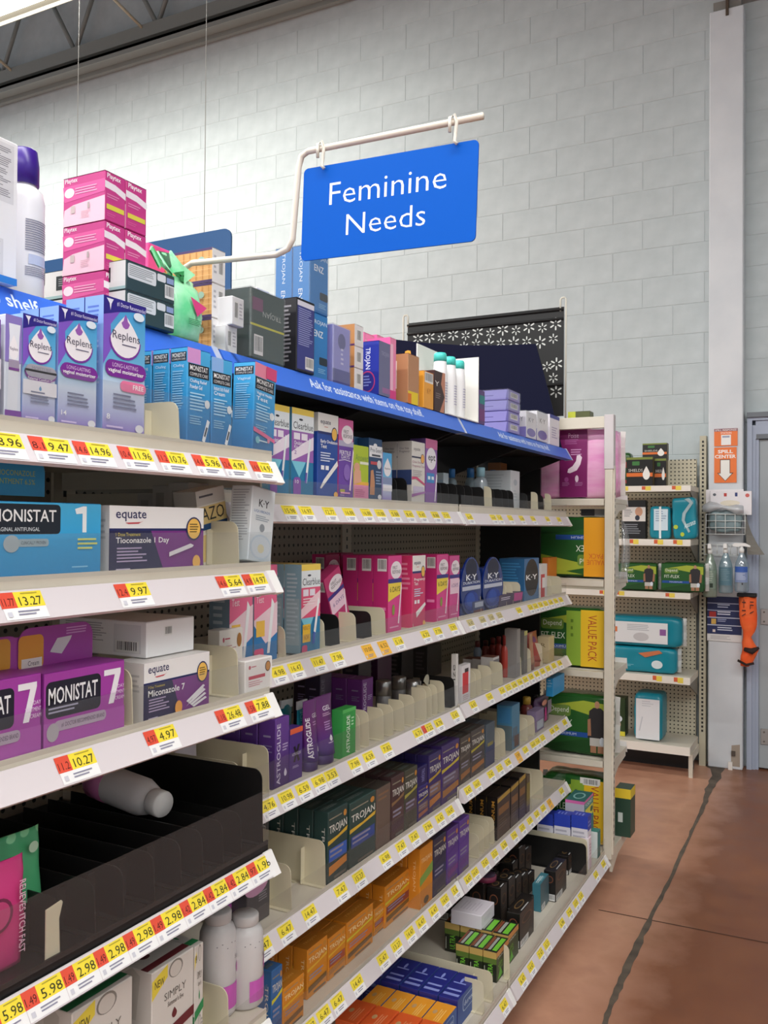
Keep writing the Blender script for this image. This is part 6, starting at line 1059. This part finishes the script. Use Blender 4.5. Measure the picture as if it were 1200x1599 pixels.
box_at('B2', 845, 855, 881, .03, {'body': '#d9d6d4', 'F': [('r', 0, 0, .6, .7, '#c8383c'), ('r', .2, .3, .7, .6, '#e6e3e1')]}, 'small_carton', 'white and red slim carton beside the black oval carton')
box_at('B2', 857, 870, 871, .03, {'body': '#d97a32', 'F': []}, 'small_carton', 'plain orange slim carton at the end of the oval pack shelf', X=-1.13)
for px, yt in ((752, 922), (792, 912), (802, 911), (814, 909), (852, 903), (862, 903), (878, 900)): divider('C2', px, yt, dep=.10)
# ================================================================ GEL TUBE SHELF
box_at('B3', 430, 452, 1124, .045, d_astro(), 'lubricant_carton', 'dark violet carton with vertical lettering beside the orange topped one', deep=4)
box_at('B3', 453, 473, 1140, .03, {'body': '#4a2a80', 'F': [('r', 0, .9, 1, 1, '#e0603c'), ('p', [(.25, .65), (.42, .52), (.25, .38), (.4, .36), (.5, .47), (.62, .36), (.78, .38), (.6, .52), (.78, .68), (.6, .68), (.5, .57), (.4, .67)], '#15121c'), ('t', 'ASTROGLIDE', .15, .49, .85, .54, '#d9d4e6'), ('l', .2, .25, .8, .30, 2, '#b8aed0')]}, 'lubricant_carton', 'violet carton with an orange top and black cross')
tg = 'gel tubes'
tube_pkg('gel_tube', 'teal tube at the back with a white crimped end', 'B3', 446, 464, 1098, 0, '#1f7f8e', '#4a2a6a', [], X=-1.15, crimp='#d5d8dc', group=tg, tilt=(0, 3))
tube_pkg('gel_tube', 'teal tube with a white crimped end and violet cap', 'B3', 473, 488, 1098, 0, '#2392a8', '#4a2a6a', [('t', 'ASTROGLIDE', .2, .1, .5, .85, '#8fd0d8', 1)], X=-1.10, crimp='#d5d8dc', group=tg)
GEL = [('t', 'GEL', .35, .74, .80, .82, '#f0e9f4', 0, .01), ('l', .3, .64, .8, .70, 2, '#c9a3c4'), ('l', .3, .40, .75, .56, 4, '#b58ac0'), ('D', .55, .27, .10, .045, '#f3eef6'), ('l', .35, .18, .8, .21, 1, '#d9c3e0')]
M_GEL = grad('gel_tube_violet', [(0, '#3f2386'), (.55, '#6a2a6e'), (1, '#6d2f78')])
tube_pkg('gel_tube', 'violet gel tube with vertical white lettering', 'B3', 486, 507, 1098, 0, M_GEL, '#3d2468', [('t', 'ASTROGLIDE', .06, .06, .32, .72, '#f2eef6', 1, .02), ('t', 'GEL', .52, .70, .92, .77, '#f0e9f4'), ('l', .5, .56, .9, .64, 2, '#b98ab8'), ('D', .75, .18, .1, .04, '#f3eef6')], group=tg)
tube_pkg('gel_tube', 'violet gel tube beside the green carton', 'B3', 508, 535, 1092, 0, M_GEL, '#3d2468', GEL, group=tg)
box_at('B3', 535, 556, 1110, .03, {'body': '#2f9a44', 'F': [('t', 'ASTROGLIDE', .30, .08, .55, .86, '#eef6ec', 1, .01), ('r', 0, .93, 1, 1, '#57b85e'), ('l', .65, .6, .85, .8, 3, '#bfe0c0')], 'L': [('r', 0, 0, 1, 1, '#3aa34e')]}, 'lubricant_carton', 'bright green carton with vertical lettering')
box_at('B3', 566, 583, 1062, .05, d_astro('#5a2a72', '#7a3a8e'), 'lubricant_carton', 'tall violet carton standing further back behind the green one', X=-1.20, deep=2)
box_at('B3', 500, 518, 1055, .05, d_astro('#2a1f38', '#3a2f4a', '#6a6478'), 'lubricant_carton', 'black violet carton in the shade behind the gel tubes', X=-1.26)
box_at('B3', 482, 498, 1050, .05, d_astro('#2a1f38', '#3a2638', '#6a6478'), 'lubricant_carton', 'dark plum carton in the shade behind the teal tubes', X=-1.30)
M_SIL = mat('#a5a3a2', .28, .9, name='silver_can')
for i, (px, X, yt) in enumerate(((599, -1.22, 1062), (623, -1.24, 1056), (646, -1.14, 1062))):
    z = SHZ['B3']+.0006; y = solve_y(px, X, z+.05); h = aX(px, yt, X).z-z
    bottle('silver_can', 'brushed silver can on the gel tube shelf, %s of three' % ['leftmost', 'middle', 'rightmost'][i], 'can', (X, y, z), [(.021, 0), (.023, .003), (.023, h*.55), (.0225, h*.56)], mat('#8d8b8c', .4, .4), [(.0235, h*.56), (.0235, h*.97), (.020, h)], M_SIL, [('e', .7, .36, .10, .08, '#2c2a2c')], group='silver cans')
for px, yt in ((376, 1192), (421, 1166), (563, 1115), (577, 1110), (600, 1106), (615, 1101), (632, 1094), (648, 1086), (667, 1075), (675, 1072), (684, 1070), (695, 1064)): divider('B3', px, yt, dep=.28 if px < 430 else .05)
divider('B3', 711, 1058, M_BLACK, dep=.12, flange=False)
tag(MB().prism([(-.018*math.cos(k/14*3.1416)*1.0, .03*math.sin(k/14*3.1416)) for k in range(15)], 'y', -.001, .001, mat('#a8a490', .4)).build('round_shelf_tag', None, (-1.10, solve_y(665, -1.1, 1.05), aX(665, 1068, -1.1).z), (0, math.radians(35), math.pi/2)), 'round grey plastic tag sticking up between cream dividers', 'tag')
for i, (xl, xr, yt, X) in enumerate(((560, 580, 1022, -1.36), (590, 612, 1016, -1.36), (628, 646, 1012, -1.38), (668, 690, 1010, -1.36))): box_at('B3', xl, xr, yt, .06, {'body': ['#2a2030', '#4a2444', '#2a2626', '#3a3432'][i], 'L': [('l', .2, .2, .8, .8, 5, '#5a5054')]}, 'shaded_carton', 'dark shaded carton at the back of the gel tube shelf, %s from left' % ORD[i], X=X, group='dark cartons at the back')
# far bay, same level
box_at('B3', 722, 735, 1040, .02, {'body': '#e4e0e2', 'F': [('r', .05, .25, .75, .80, '#d8343a'), ('r', .3, .8, .75, .9, '#2a2022'), ('l', .1, .05, .9, .2, 3, '#c9b3b6')], 'T': [('r', 0, 0, 1, 1, '#dcd9da')], 'L': [('r', 0, 0, 1, 1, '#dedadc')]}, 'lubricant_carton', 'red and white slim carton at the front of the red bottle shelf')
box_at('B3', 713, 716, 1022, .018, {'body': '#d9d6d2', 'L': [('t', 'ize', .2, .5, .8, .8, '#5a5856', 1)]}, 'hang_card', 'white hanging card with grey lettering beside the red carton', X=-1.0697)
for i, (xl, xr, yt, X) in enumerate(((742, 752, 1030, -1.22), (757, 766, 1030, -1.18), (771, 780, 1027, -1.11))): box_at('B3', xl, xr, yt, .05, {'body': '#c9c4c2', 'T': [('r', 0, 0, 1, 1, '#7a4a40')], 'F': [('r', 0, 0, 1, .9, '#7d787c'), ('r', .3, .2, .6, .5, '#c9c6c6')]}, 'small_carton', 'grey carton with a brown top on the red bottle shelf, %s from left' % ORD[i], X=X, group='grey cartons with brown tops')
for i, (px, X, yt, c, cap) in enumerate(((746, -1.30, 1001, '#8a9ab0', '#6a2a2a'), (759, -1.30, 1000, '#9a4a42', '#5a1f1f'), (770, -1.26, 996, '#8a2a24', '#6a1a18'), (779, -1.22, 994, '#a0302a', '#7a2420'), (789, -1.12, 992, '#a83a30', '#8a2a26'), (797, -1.12, 990, '#2f5a96', '#22222a'), (801, -1.18, 990, '#26242a', '#1a1a1c'), (806, -1.10, 988, '#7fa83a', '#2a2a2c'))): s_bottle('small dark bottle in the red group, %s from the left' % ORD[i], 'B3', px, X, yt, .016, c, cap)
box_at('B3', 808, 813, 983, .05, {'body': '#8d8a88'}, 'small_carton', 'grey slim carton right of the red bottles')
box_at('B3', 819, 824, 986, .05, {'body': '#6d6a66', 'F': [('r', 0, .9, 1, 1, '#b5b36a')]}, 'small_carton', 'grey slim carton with a pale green top')
tube_pkg('gel_tube', 'small brown tube standing near the far shelf end', 'B3', 833, 838, 990, 0, '#a5785a', '#6a3a30', [], group=tg)
tube_pkg('gel_tube', 'small brick red tube with a purple ring at far shelf end', 'B3', 842, 856, 990, 0, '#9a3f38', '#a85a48', [('e', .4, .75, .2, .1, '#6a2f6a')], group=tg)
box_at('B3', 858, 866, 995, .05, {'body': '#c3b58f', 'L': [('t', 'R', .3, .6, .7, .75, '#7a6d4a')]}, 'small_carton', 'pale tan slim carton at the far end of red bottle shelf')
for px, yt in ((744, 1048), (752, 1045), (768, 1040), (786, 1034), (815, 1022), (830, 1012), (848, 1005)): divider('C3', px, yt, dep=.05)
# ================================================================ DARK CARTON SHELF
tr = 'condom_carton'; TG = '#2c4644'
box_at('B4', 512, 543, 1270, .04, d_trojan(TG), tr, 'dark green carton with blue and orange bands beside a cream divider', deep=5)
box_at('B4', 546, 587, 1256, .04, d_trojan('#2f4a46', mid='#3a4f92', low='#2f4a46'), tr, 'wide dark green carton with gold and blue bands', deep=5)
box_at('B4', 588.5, 610, 1233, .04, {'body': '#6a5a50', 'F': [('l', .1, .75, .9, .9, 2, '#8a6a50')], 'T': [('r', 0, 0, 1, 1, '#4a443e')]}, tr, 'plain taupe carton back turned to the aisle', deep=4)
box_at('B4', 611.5, 631.5, 1216, .04, d_trojan('#4a3436', '#8a6a4a', '#5a4242', '#4a3040'), tr, 'maroon brown carton on the dark carton shelf', deep=4)
box_at('B4', 632, 652, 1205, .04, d_trojan('#46483c', '#a8a04a', '#5a4a52', '#46483c'), tr, 'olive carton with pale band on the dark carton shelf', deep=4)
box_at('B4', 653, 669, 1231, .04, d_trojan('#2c2272', '#a89a4a', '#8a6a5a', '#b06a4a'), tr, 'short indigo carton between olive and purple ones', deep=1)
box_at('B4', 653, 668, 0, .04, {'body': '#1f1a5a', 'L': [('t', 'TROJAN', .3, .2, .7, .8, '#8f8fc8', -1)], 'F': [('t', 'TROJAN', .3, .2, .7, .85, '#8f8fc8', -1)]}, tr, 'indigo carton lying on the short indigo carton', z=aX(653, 1231, XFF).z, h=.055, deep=1)
box_at('B4', 670, 689, 1181, .04, d_trojan('#3a3068', '#b59a3a', '#8a6a5a', '#c8803a'), tr, 'purple carton with gold bands left of larger purple one', deep=4)
box_at('B4', 690, 717.5, 1167, .04, d_trojan('#43306e', '#c2b23a', '#6a5a6a', '#b0783a'), tr, 'larger purple carton with a gold stripe', deep=4)
box_at('C4', 719, 735, 1154, .04, d_trojan('#4a433e', '#6a6258', '#5a524c', '#a8703a'), tr, 'brown grey carton right of the purple ones', deep=4)
box_at('C4', 736, 757, 1143, .04, d_trojan('#4c4644', '#b0a63a', '#4a4648', '#b87a3a'), tr, 'grey carton with a yellow stripe on the dark carton shelf', deep=4)
box_at('C4', 759, 773, 1133, .04, {'body': '#4d5a66', 'F': [('r', 0, 0, 1, .5, '#3a466a'), ('r', .2, .48, .8, .56, '#8a8248')], 'T': []}, tr, 'slate blue carton at the end of the dark carton row', deep=3)
for px, yt in ((456, 1352), (509, 1314)): divider('B4', px, yt, dep=.34)
for px, yt in ((782, 1142), (790, 1138), (825, 1122), (836, 1118)): divider('C4', px, yt, dep=.2)
box_at('C4', 800, 812, 1103, .06, {'body': '#4a7f9e', 'F': [('r', .1, .2, .7, .5, '#5a6f7e'), ('r', .3, .05, .9, .3, '#6a4a3e')], 'L': [('r', 0, 0, 1, .55, '#5f6f74'), ('r', .1, .6, .9, .95, '#3f7fae')], 'T': [('r', 0, 0, 1, 1, '#3a6f96')]}, 'lubricant_carton', 'pale blue carton on the far bay shelf')
s_bottle('brown bottle with a gold top on the pale blue carton shelf', 'C4', 823, -1.14, 1088, .026, '#6a2f2c', '#b5943a')
s_bottle('plum bottle beside the brown gold topped one', 'C4', 836, -1.17, 1085, .022, '#4a2a4a', '#2a2028')
pouch('massager_pack', 'round dark purple pack with a pink stripe at the far end', 'C4', 842, 862, 1082, '#4a3050', [('p', [(.4, .1), (.6, .1), (.55, .6), (.45, .6)], '#c83a8a'), ('r', .65, .3, .95, .8, '#9a8aa0'), ('e', .4, .8, .2, .1, '#d08a7a')], -1.10, .04, seed=9, cat='pack')
box_at('C4', 838, 850, 1112, .04, {'body': '#8a7a9c', 'F': [('r', .1, .1, .9, .5, '#c3cbd6')]}, 'small_carton', 'small lilac carton below the dark purple pack', X=-1.08)
pb = aY(880, 1100, 3.83)
box_at('C4', 864, 882, 1053, .03, {'body': '#2a8fc8', 'L': [('l', .3, .82, .7, .9, 1, '#d5ecf8'), ('t', 'Rolling Walkers', .1, .68, .9, .78, '#d5ecf8'), ('l', .15, .5, .85, .62, 3, '#8fc8e4')]}, 'information_card', 'bright blue card hanging below the red bottle shelf end', X=-1.06, z=aX(870, 1085, -1.06).z, h=.075, cat='card')
# ================================================================ ORANGE CARTON SHELF
OR = '#d98a26'
def d_or(acc='#e3b23a', box='#a8503a', low='#b87a3a', plain=False):
    d = d_trojan(OR, acc, box if not plain else OR, '#7a5a32' if plain else low, txt='#f0d9a8'); d['T'] = [('r', 0, 0, 1, 1, '#b06f20'), ('t', 'TROJAN', .2, .4, .8, .65, '#d9a050')]; return d
box_at('B5', 424, 441, 1518, .04, d_trojan('#2f6aa8', '#d8cf3a', '#2f6aa8', '#26588e'), tr, 'blue carton with a yellow stripe left of the orange ones', deep=1)
box_at('B5', 442, 475, 1545, .035, d_or(plain=True), tr, 'small orange hanging carton at the front', X=-1.0697)
box_at('B5', 480, 511.5, 1484, .04, d_or(plain=True), tr, 'orange carton with vertical side lettering', X=-1.098, deep=5)
box_at('B5', 513, 540, 1466, .04, d_or(), tr, 'orange carton between the plain and the wide one', X=-1.098, deep=5)
box_at('B5', 541.5, 583, 1442, .04, d_or('#d8c83a', '#d9762a', '#7a5a32'), tr, 'wide orange carton with a yellow stripe', X=-1.098, deep=5)
box_at('B5', 584.5, 600, 1420, .04, d_or(), tr, 'narrow orange carton with a maroon patch', X=-1.11, deep=5)
box_at('B5', 601.5, 641, 1385, .04, d_or('#d8c83a', '#8a4038', '#7a5a32'), tr, 'wide orange carton with maroon patch and yellow stripe', X=-1.105, deep=5)
box_at('B5', 656, 676, 1327, .04, {'body': OR, 'F': [('p', [(0, .38), (1, .50), (1, .66), (0, .52)], '#7fa04a'), ('t', 'TROJAN', .1, .72, .9, .82, '#f0d0a0'), ('e', .5, .1, .2, .06, '#5a4a32')], 'L': [('t', 'TROJAN', .4, .3, .65, .8, '#f0c890', -1)], 'T': [('r', 0, 0, 1, 1, '#b87422')]}, tr, 'tall orange carton with a green band', deep=3)
box_at('B5', 677, 697, 1313, .04, d_trojan('#33344e', '#33344e', '#3a3c60', '#33344e'), tr, 'navy carton right of the green banded orange one', deep=3)
box_at('B5', 698.5, 716, 1299, .04, d_trojan('#5a3a8c', '#5a3a8c', '#6a4a98', '#7a3a8a'), tr, 'purple carton on the orange carton shelf, left one', deep=3)
box_at('C5', 717.5, 733, 1284, .04, d_trojan('#5f3f94', '#5f3f94', '#6a4a98', '#6a3a96'), tr, 'purple carton on the orange carton shelf, right one', deep=3)
divider('B5', 659, 1374, dep=.05, flange=False)
for px, yt in ((749, 1303), (757, 1290), (765, 1281), (773, 1277)): divider('C5', px, yt, dep=.2)
MAG = {'body': '#1b1716', 'F': [('r', 0, 0, 1, 1, '#4a3d33'), ('p', [(0, .86), (1, .90), (1, 1), (0, .96)], '#b9953f'), ('r', .1, .55, .9, .72, '#8a6238'), ('l', .1, .2, .9, .45, 4, '#6a5a4a')], 'L': [('t', 'MAGNUM', .45, .2, .75, .9, '#c8923a', 1, .01)], 'T': [('r', 0, 0, 1, 1, '#221c1a')]}
box_at('C5', 777, 797, 1246, .04, MAG, tr, 'black carton with gold edge and vertical gold lettering', deep=4)
box_at('C5', 798, 810, 1228, .04, {**MAG, 'L': []}, tr, 'dark brown carton right of the gold edged one', deep=3)
box_at('C5', 811, 821, 1215, .04, {**MAG, 'L': []}, tr, 'dark brown narrow carton in the black and gold row', deep=3)
box_at('C5', 823, 828, 1212, .04, {'body': '#5a4a3a', 'F': [('r', 0, .2, 1, .8, '#8a7a3a')]}, tr, 'thin olive gold carton at the end of black and gold row', deep=2)
for px, yt in ((831, 1203), (849, 1203)): divider('C5', px, yt, dep=.25)
# ================================================================ BOTTOM DECK
DU = lambda c, f, tx: {'body': c, 'T': [('r', .12, .1, .20, .9, tx), ('r', .30, .15, .36, .9, tx), ('r', .58, .2, .62, .85, tx), ('e', .72, .5, .10, .07, tx)], 'F': [('r', 0, 0, 1, 1, f), ('R', .25, .35, .80, .85, .012, '#9fb4d0'), ('R', .28, .38, .77, .82, .010, f), ('t', 'durex', .32, .52, .74, .70, '#cfdcec')], 'L': [('e', .5, .75, .3, .08, '#5a6aa8'), ('l', .2, .2, .8, .5, 3, '#5a6ab8')]}
X = -.935; p1_ = aX(715, 1572, X); p2_ = aX(746, 1525, X); hN = p2_.z-SHZ['D']; dN = .058
for k in range(6): carton('condom_box', 'navy box on the bottom deck, %s from the aisle' % ORD[k], 'box', (X-dN/2-k*(dN+.002), (p1_.y+p2_.y)/2, SHZ['D']+.0006), (p2_.y-p1_.y, dN, hN), DU('#232a80', '#2f4f92', '#8f9be0'), 90, 'navy boxes in a row')
yo = p1_.y
X2 = -.93
for k in range(4): carton('condom_box', 'orange topped box nearer than the navy ones, %s from the aisle' % ORD[k], 'box', (X2-.035-k*.062, yo-.058, SHZ['D']+.0006), (.105, .060, hN-.012), {**DU('#f0a02c', '#3a5a98', '#f6c46a'), 'T': [('e', .5, .7, .1, .1, '#c9a070'), ('l', .1, .2, .9, .5, 3, '#f6c46a')]}, 90, 'orange topped boxes in a row')
for k in range(4): carton('condom_box', 'red orange box in the nearest row, %s from the aisle' % ORD[k], 'box', (X2-.02-k*.07, yo-.170, SHZ['D']+.0006), (.11, .066, hN-.004), {**DU('#e8622c', '#e8622c', '#f0905a'), 'T': [('e', .5, .7, .1, .1, '#c9a070'), ('l', .1, .2, .9, .5, 3, '#f29a6a')]}, 90, 'red orange boxes in a row')
UL = {'body': '#20261c', 'F': [('r', 0, .0, 1, 1, '#3a4428'), ('r', 0, .82, 1, 1, '#c98a4a'), ('t', 'LifeStyles', .10, .72, .75, .80, '#e6e6de'), ('p', [(.1, .05), (.3, .4), (.5, .1)], '#5fae2c'), ('t', 'ULTRA', .15, .35, .5, .6, '#7fb83a', 1)], 'L': [('r', 0, .78, 1, 1, '#c9a860'), ('r', 0, .60, 1, .78, '#5f7a34'), ('t', 'ULTRA', .35, .12, .72, .60, '#76c83a', 1, .02), ('r', .08, .1, .12, .5, '#cfd2c4')], 'T': [('r', .1, .1, .9, .45, '#76c83a'), ('r', .1, .55, .9, .75, '#a8aca4'), ('r', .1, .8, .9, .95, '#8a4a34')]}
X = -.925; ya = solve_y(776, X, .2); yb = solve_y(795, X, .2); zt = aX(776, 1489, X).z
for k in range(3): carton('condom_box', 'green and black box in the front row on the deck, %s from the aisle' % ORD[k], 'box', (X-.022-k*.045, (ya+yb)/2, SHZ['D']+.0006), (yb-ya, .043, zt-SHZ['D']), UL, 90, 'green and black boxes, front row')
for k in range(4): carton('condom_box', 'green and black box in the second row on the deck, %s from the aisle' % ORD[k], 'box', (X-.03-k*.055, yb+.055, SHZ['D']+.0006), (.10, .052, zt-SHZ['D']+.004), UL, 90, 'green and black boxes, second row')
q0 = aX(733, 1455, -1.05); carton('plain_carton', 'pale lilac white carton lying over the green and black boxes', 'box', (-1.07, yb+.06, SHZ['D']+.0012+zt-SHZ['D']+.004), (.12, .105, .045), {'body': '#e2dbe4', 'F': [('l', .2, .3, .8, .6, 3, '#cfc6d2')], 'T': [('l', .2, .2, .8, .8, 6, '#d3cad6')]}, 90)
SK = {'body': '#191615', 'F': [('r', 0, 0, 1, 1, '#3c332e'), ('e', .5, .70, .35, .12, '#6a4a34'), ('e', .5, .70, .28, .095, '#2c2420'), ('l', .2, .2, .8, .5, 5, '#5a4a3e'), ('b', .05, .02, .6, .2)], 'L': [('e', .5, .72, .3, .12, '#7a4a34'), ('e', .5, .72, .24, .095, '#221c1a'), ('b', .25, .03, .95, .24)], 'T': [('e', .5, .6, .28, .24, '#7a5f3a'), ('e', .5, .6, .22, .19, '#221d1a'), ('r', .2, .08, .7, .16, '#c9c9c9')]}
def sk(xl, xr, yt, X, lab, d=.045, **kw): return box_at('D', xl, xr, yt, d, SK, 'condom_box', lab, X=X, group='small black boxes on the deck', **kw)
sk(812, 834, 1428, -.932, 'tall black box with brown rings behind the green ones')
sk(812, 834, 1423, -.979, 'tall black box second from the aisle behind the green ones')
sk(826, 842, 1398, -1.045, 'black box standing left of the teal carton')
gr = random.Random(12); yA = solve_y(812, -.95, .2)
for a_ in range(7):
    for b_ in range(5):
        hh_ = (.15 if a_ < 2 and b_ < 2 else gr.uniform(.085, .148)); X_ = -1.05-b_*.062-gr.uniform(0, .006); y_ = yA+.06+a_*.078+gr.uniform(-.004, .004)
        if a_ >= 5 and b_ < 1: continue
        carton('condom_box', 'black box in the shaded block on the far deck, row %s column %s' % (['one', 'two', 'three', 'four', 'five', 'six', 'seven'][a_], ['one', 'two', 'three', 'four', 'five'][b_]), 'box', (X_, y_, SHZ['D']+.0006), (.066, .05, hh_), SK, 90+gr.uniform(-3, 3), 'small black boxes on the deck')
box_at('D', 845, 858, 1381, .03, {'body': '#3f7a88', 'F': [('r', 0, 0, 1, 1, '#4a626a'), ('b', .1, .02, .5, .2)], 'L': [('r', 0, 0, 1, 1, '#3f7a8a')], 'T': [('r', .3, .2, .7, .8, '#7fb0bc'), ('l', .1, .3, .9, .7, 2, '#cfe0e4')]}, 'condom_box', 'teal box leaning between the black boxes', X=-.955, tilt=(0, -3))
sk(868, 885, 1362, -.932, 'black box with a copper ring and barcode beside the teal one')
sk(868, 884, 1362, -.98, 'black box behind the copper ringed one')
sk(888, 900, 1338, -.96, 'black box in the far group nearest the aisle')
sk(886, 898, 1334, -1.01, 'black box in the far group one step deeper')
bottle('round_tin', 'round purple and copper tin lying on the black boxes', 'tin', (-1.10, yA+.075, SHZ['D']+.152), [(.036, 0), (.038, .002), (.038, .016), (.036, .018)], '#7a2f4a', [(.034, .018), (.034, .0195)], '#3a2440', [])
divider('D', 771, 1533, dep=.42, h=.085); divider('D', 757, 1546, dep=.06, h=.09)
divider('E', 797, 1484, dep=.02, h=.10, flange=False)
divider('E', 917, 1312, M_BLACK, dep=.42, h=.118, flange=False); divider('E', 918.5, 1305, dep=.42, h=.134, flange=False)
VC = {'body': '#e6e4ee', 'F': [('r', 0, .72, 1, 1, '#2a3fb0'), ('l', .1, .76, .9, .9, 2, '#8f9ce0'), ('t', 'VCF', .2, .48, .8, .62, '#d98aa0'), ('l', .1, .2, .9, .4, 3, '#b5b3c6')], 'L': [('r', 0, .76, 1, 1, '#2f46ba'), ('l', .1, .2, .9, .7, 6, '#b9b7c6'), ('p', [(.8, 0), (1, 0), (1, .5), (.85, .3)], '#7a6a9a')], 'T': [('r', 0, 0, 1, 1, '#2a3fb0'), ('l', .1, .2, .9, .8, 3, '#7f90e0')]}
zD = SHZ['D']+.0006
for i, X in enumerate((-.906, -.978, -1.05)): carton('film_carton', 'white carton with a bright blue top on the far deck, %s from the aisle' % ORD[i], 'box', (X-.034, 3.605, zD), (.055, .068, [.212, .206, .20][i]), VC, 90, 'blue topped cartons')
TD = {'body': '#2f8a86', 'F': [('r', 0, .88, 1, 1, '#d86aa8'), ('t', 'TODAY', .08, .66, .92, .82, '#e6f0ee', 0, .01), ('r', .1, .10, .95, .56, '#e6d84a'), ('e', .78, .34, .14, .13, '#22584a')], 'L': [('r', 0, 0, 1, .86, '#b9b6c0'), ('r', 0, .86, 1, 1, '#d86aa8')], 'T': [('r', 0, 0, 1, 1, '#1f6a68'), ('e', .5, .5, .3, .3, '#8fc3c0'), ('e', .5, .5, .22, .22, '#1f6a68')]}
carton('sponge_carton', 'white and teal carton standing under the teal and pink one', 'box', (-.937-.05, 3.725, zD), (.14, .10, .160), {'body': '#dfe6e4', 'F': [('r', 0, 0, 1, 1, '#2f7a78')], 'L': [('r', 0, .75, 1, 1, '#2f8a86')], 'T': [('r', 0, 0, 1, 1, '#2f8a86'), ('e', .5, .5, .3, .3, '#8fc3c0')]}, 90)
carton('sponge_carton', 'teal and pink carton with yellow panel high on the far deck', 'box', (-.938-.04, 3.72, zD+.161), (.15, .08, .088), TD, 90)
carton('small_carton', 'pale pink carton standing at the far deck front', 'box', (-.9-.017, 3.60, zD), (.04, .033, .125), {'body': '#ecd9e2', 'F': [('l', .2, .4, .8, .8, 4, '#c9a8b8')], 'L': [('r', 0, 0, 1, 1, '#f0eaec')], 'T': [('r', .1, .2, .9, .8, '#e0a8c0')]}, 90, tilt=(0, -3))
carton('small_carton', 'white and teal slim carton beside the end cap post', 'box', (-.9-.015, 3.74, zD), (.05, .03, .11), {'body': '#e4e8e6', 'F': [('r', 0, 0, 1, 1, '#2f7a78')], 'T': [('r', 0, 0, 1, 1, '#2f8a86')]}, 90)
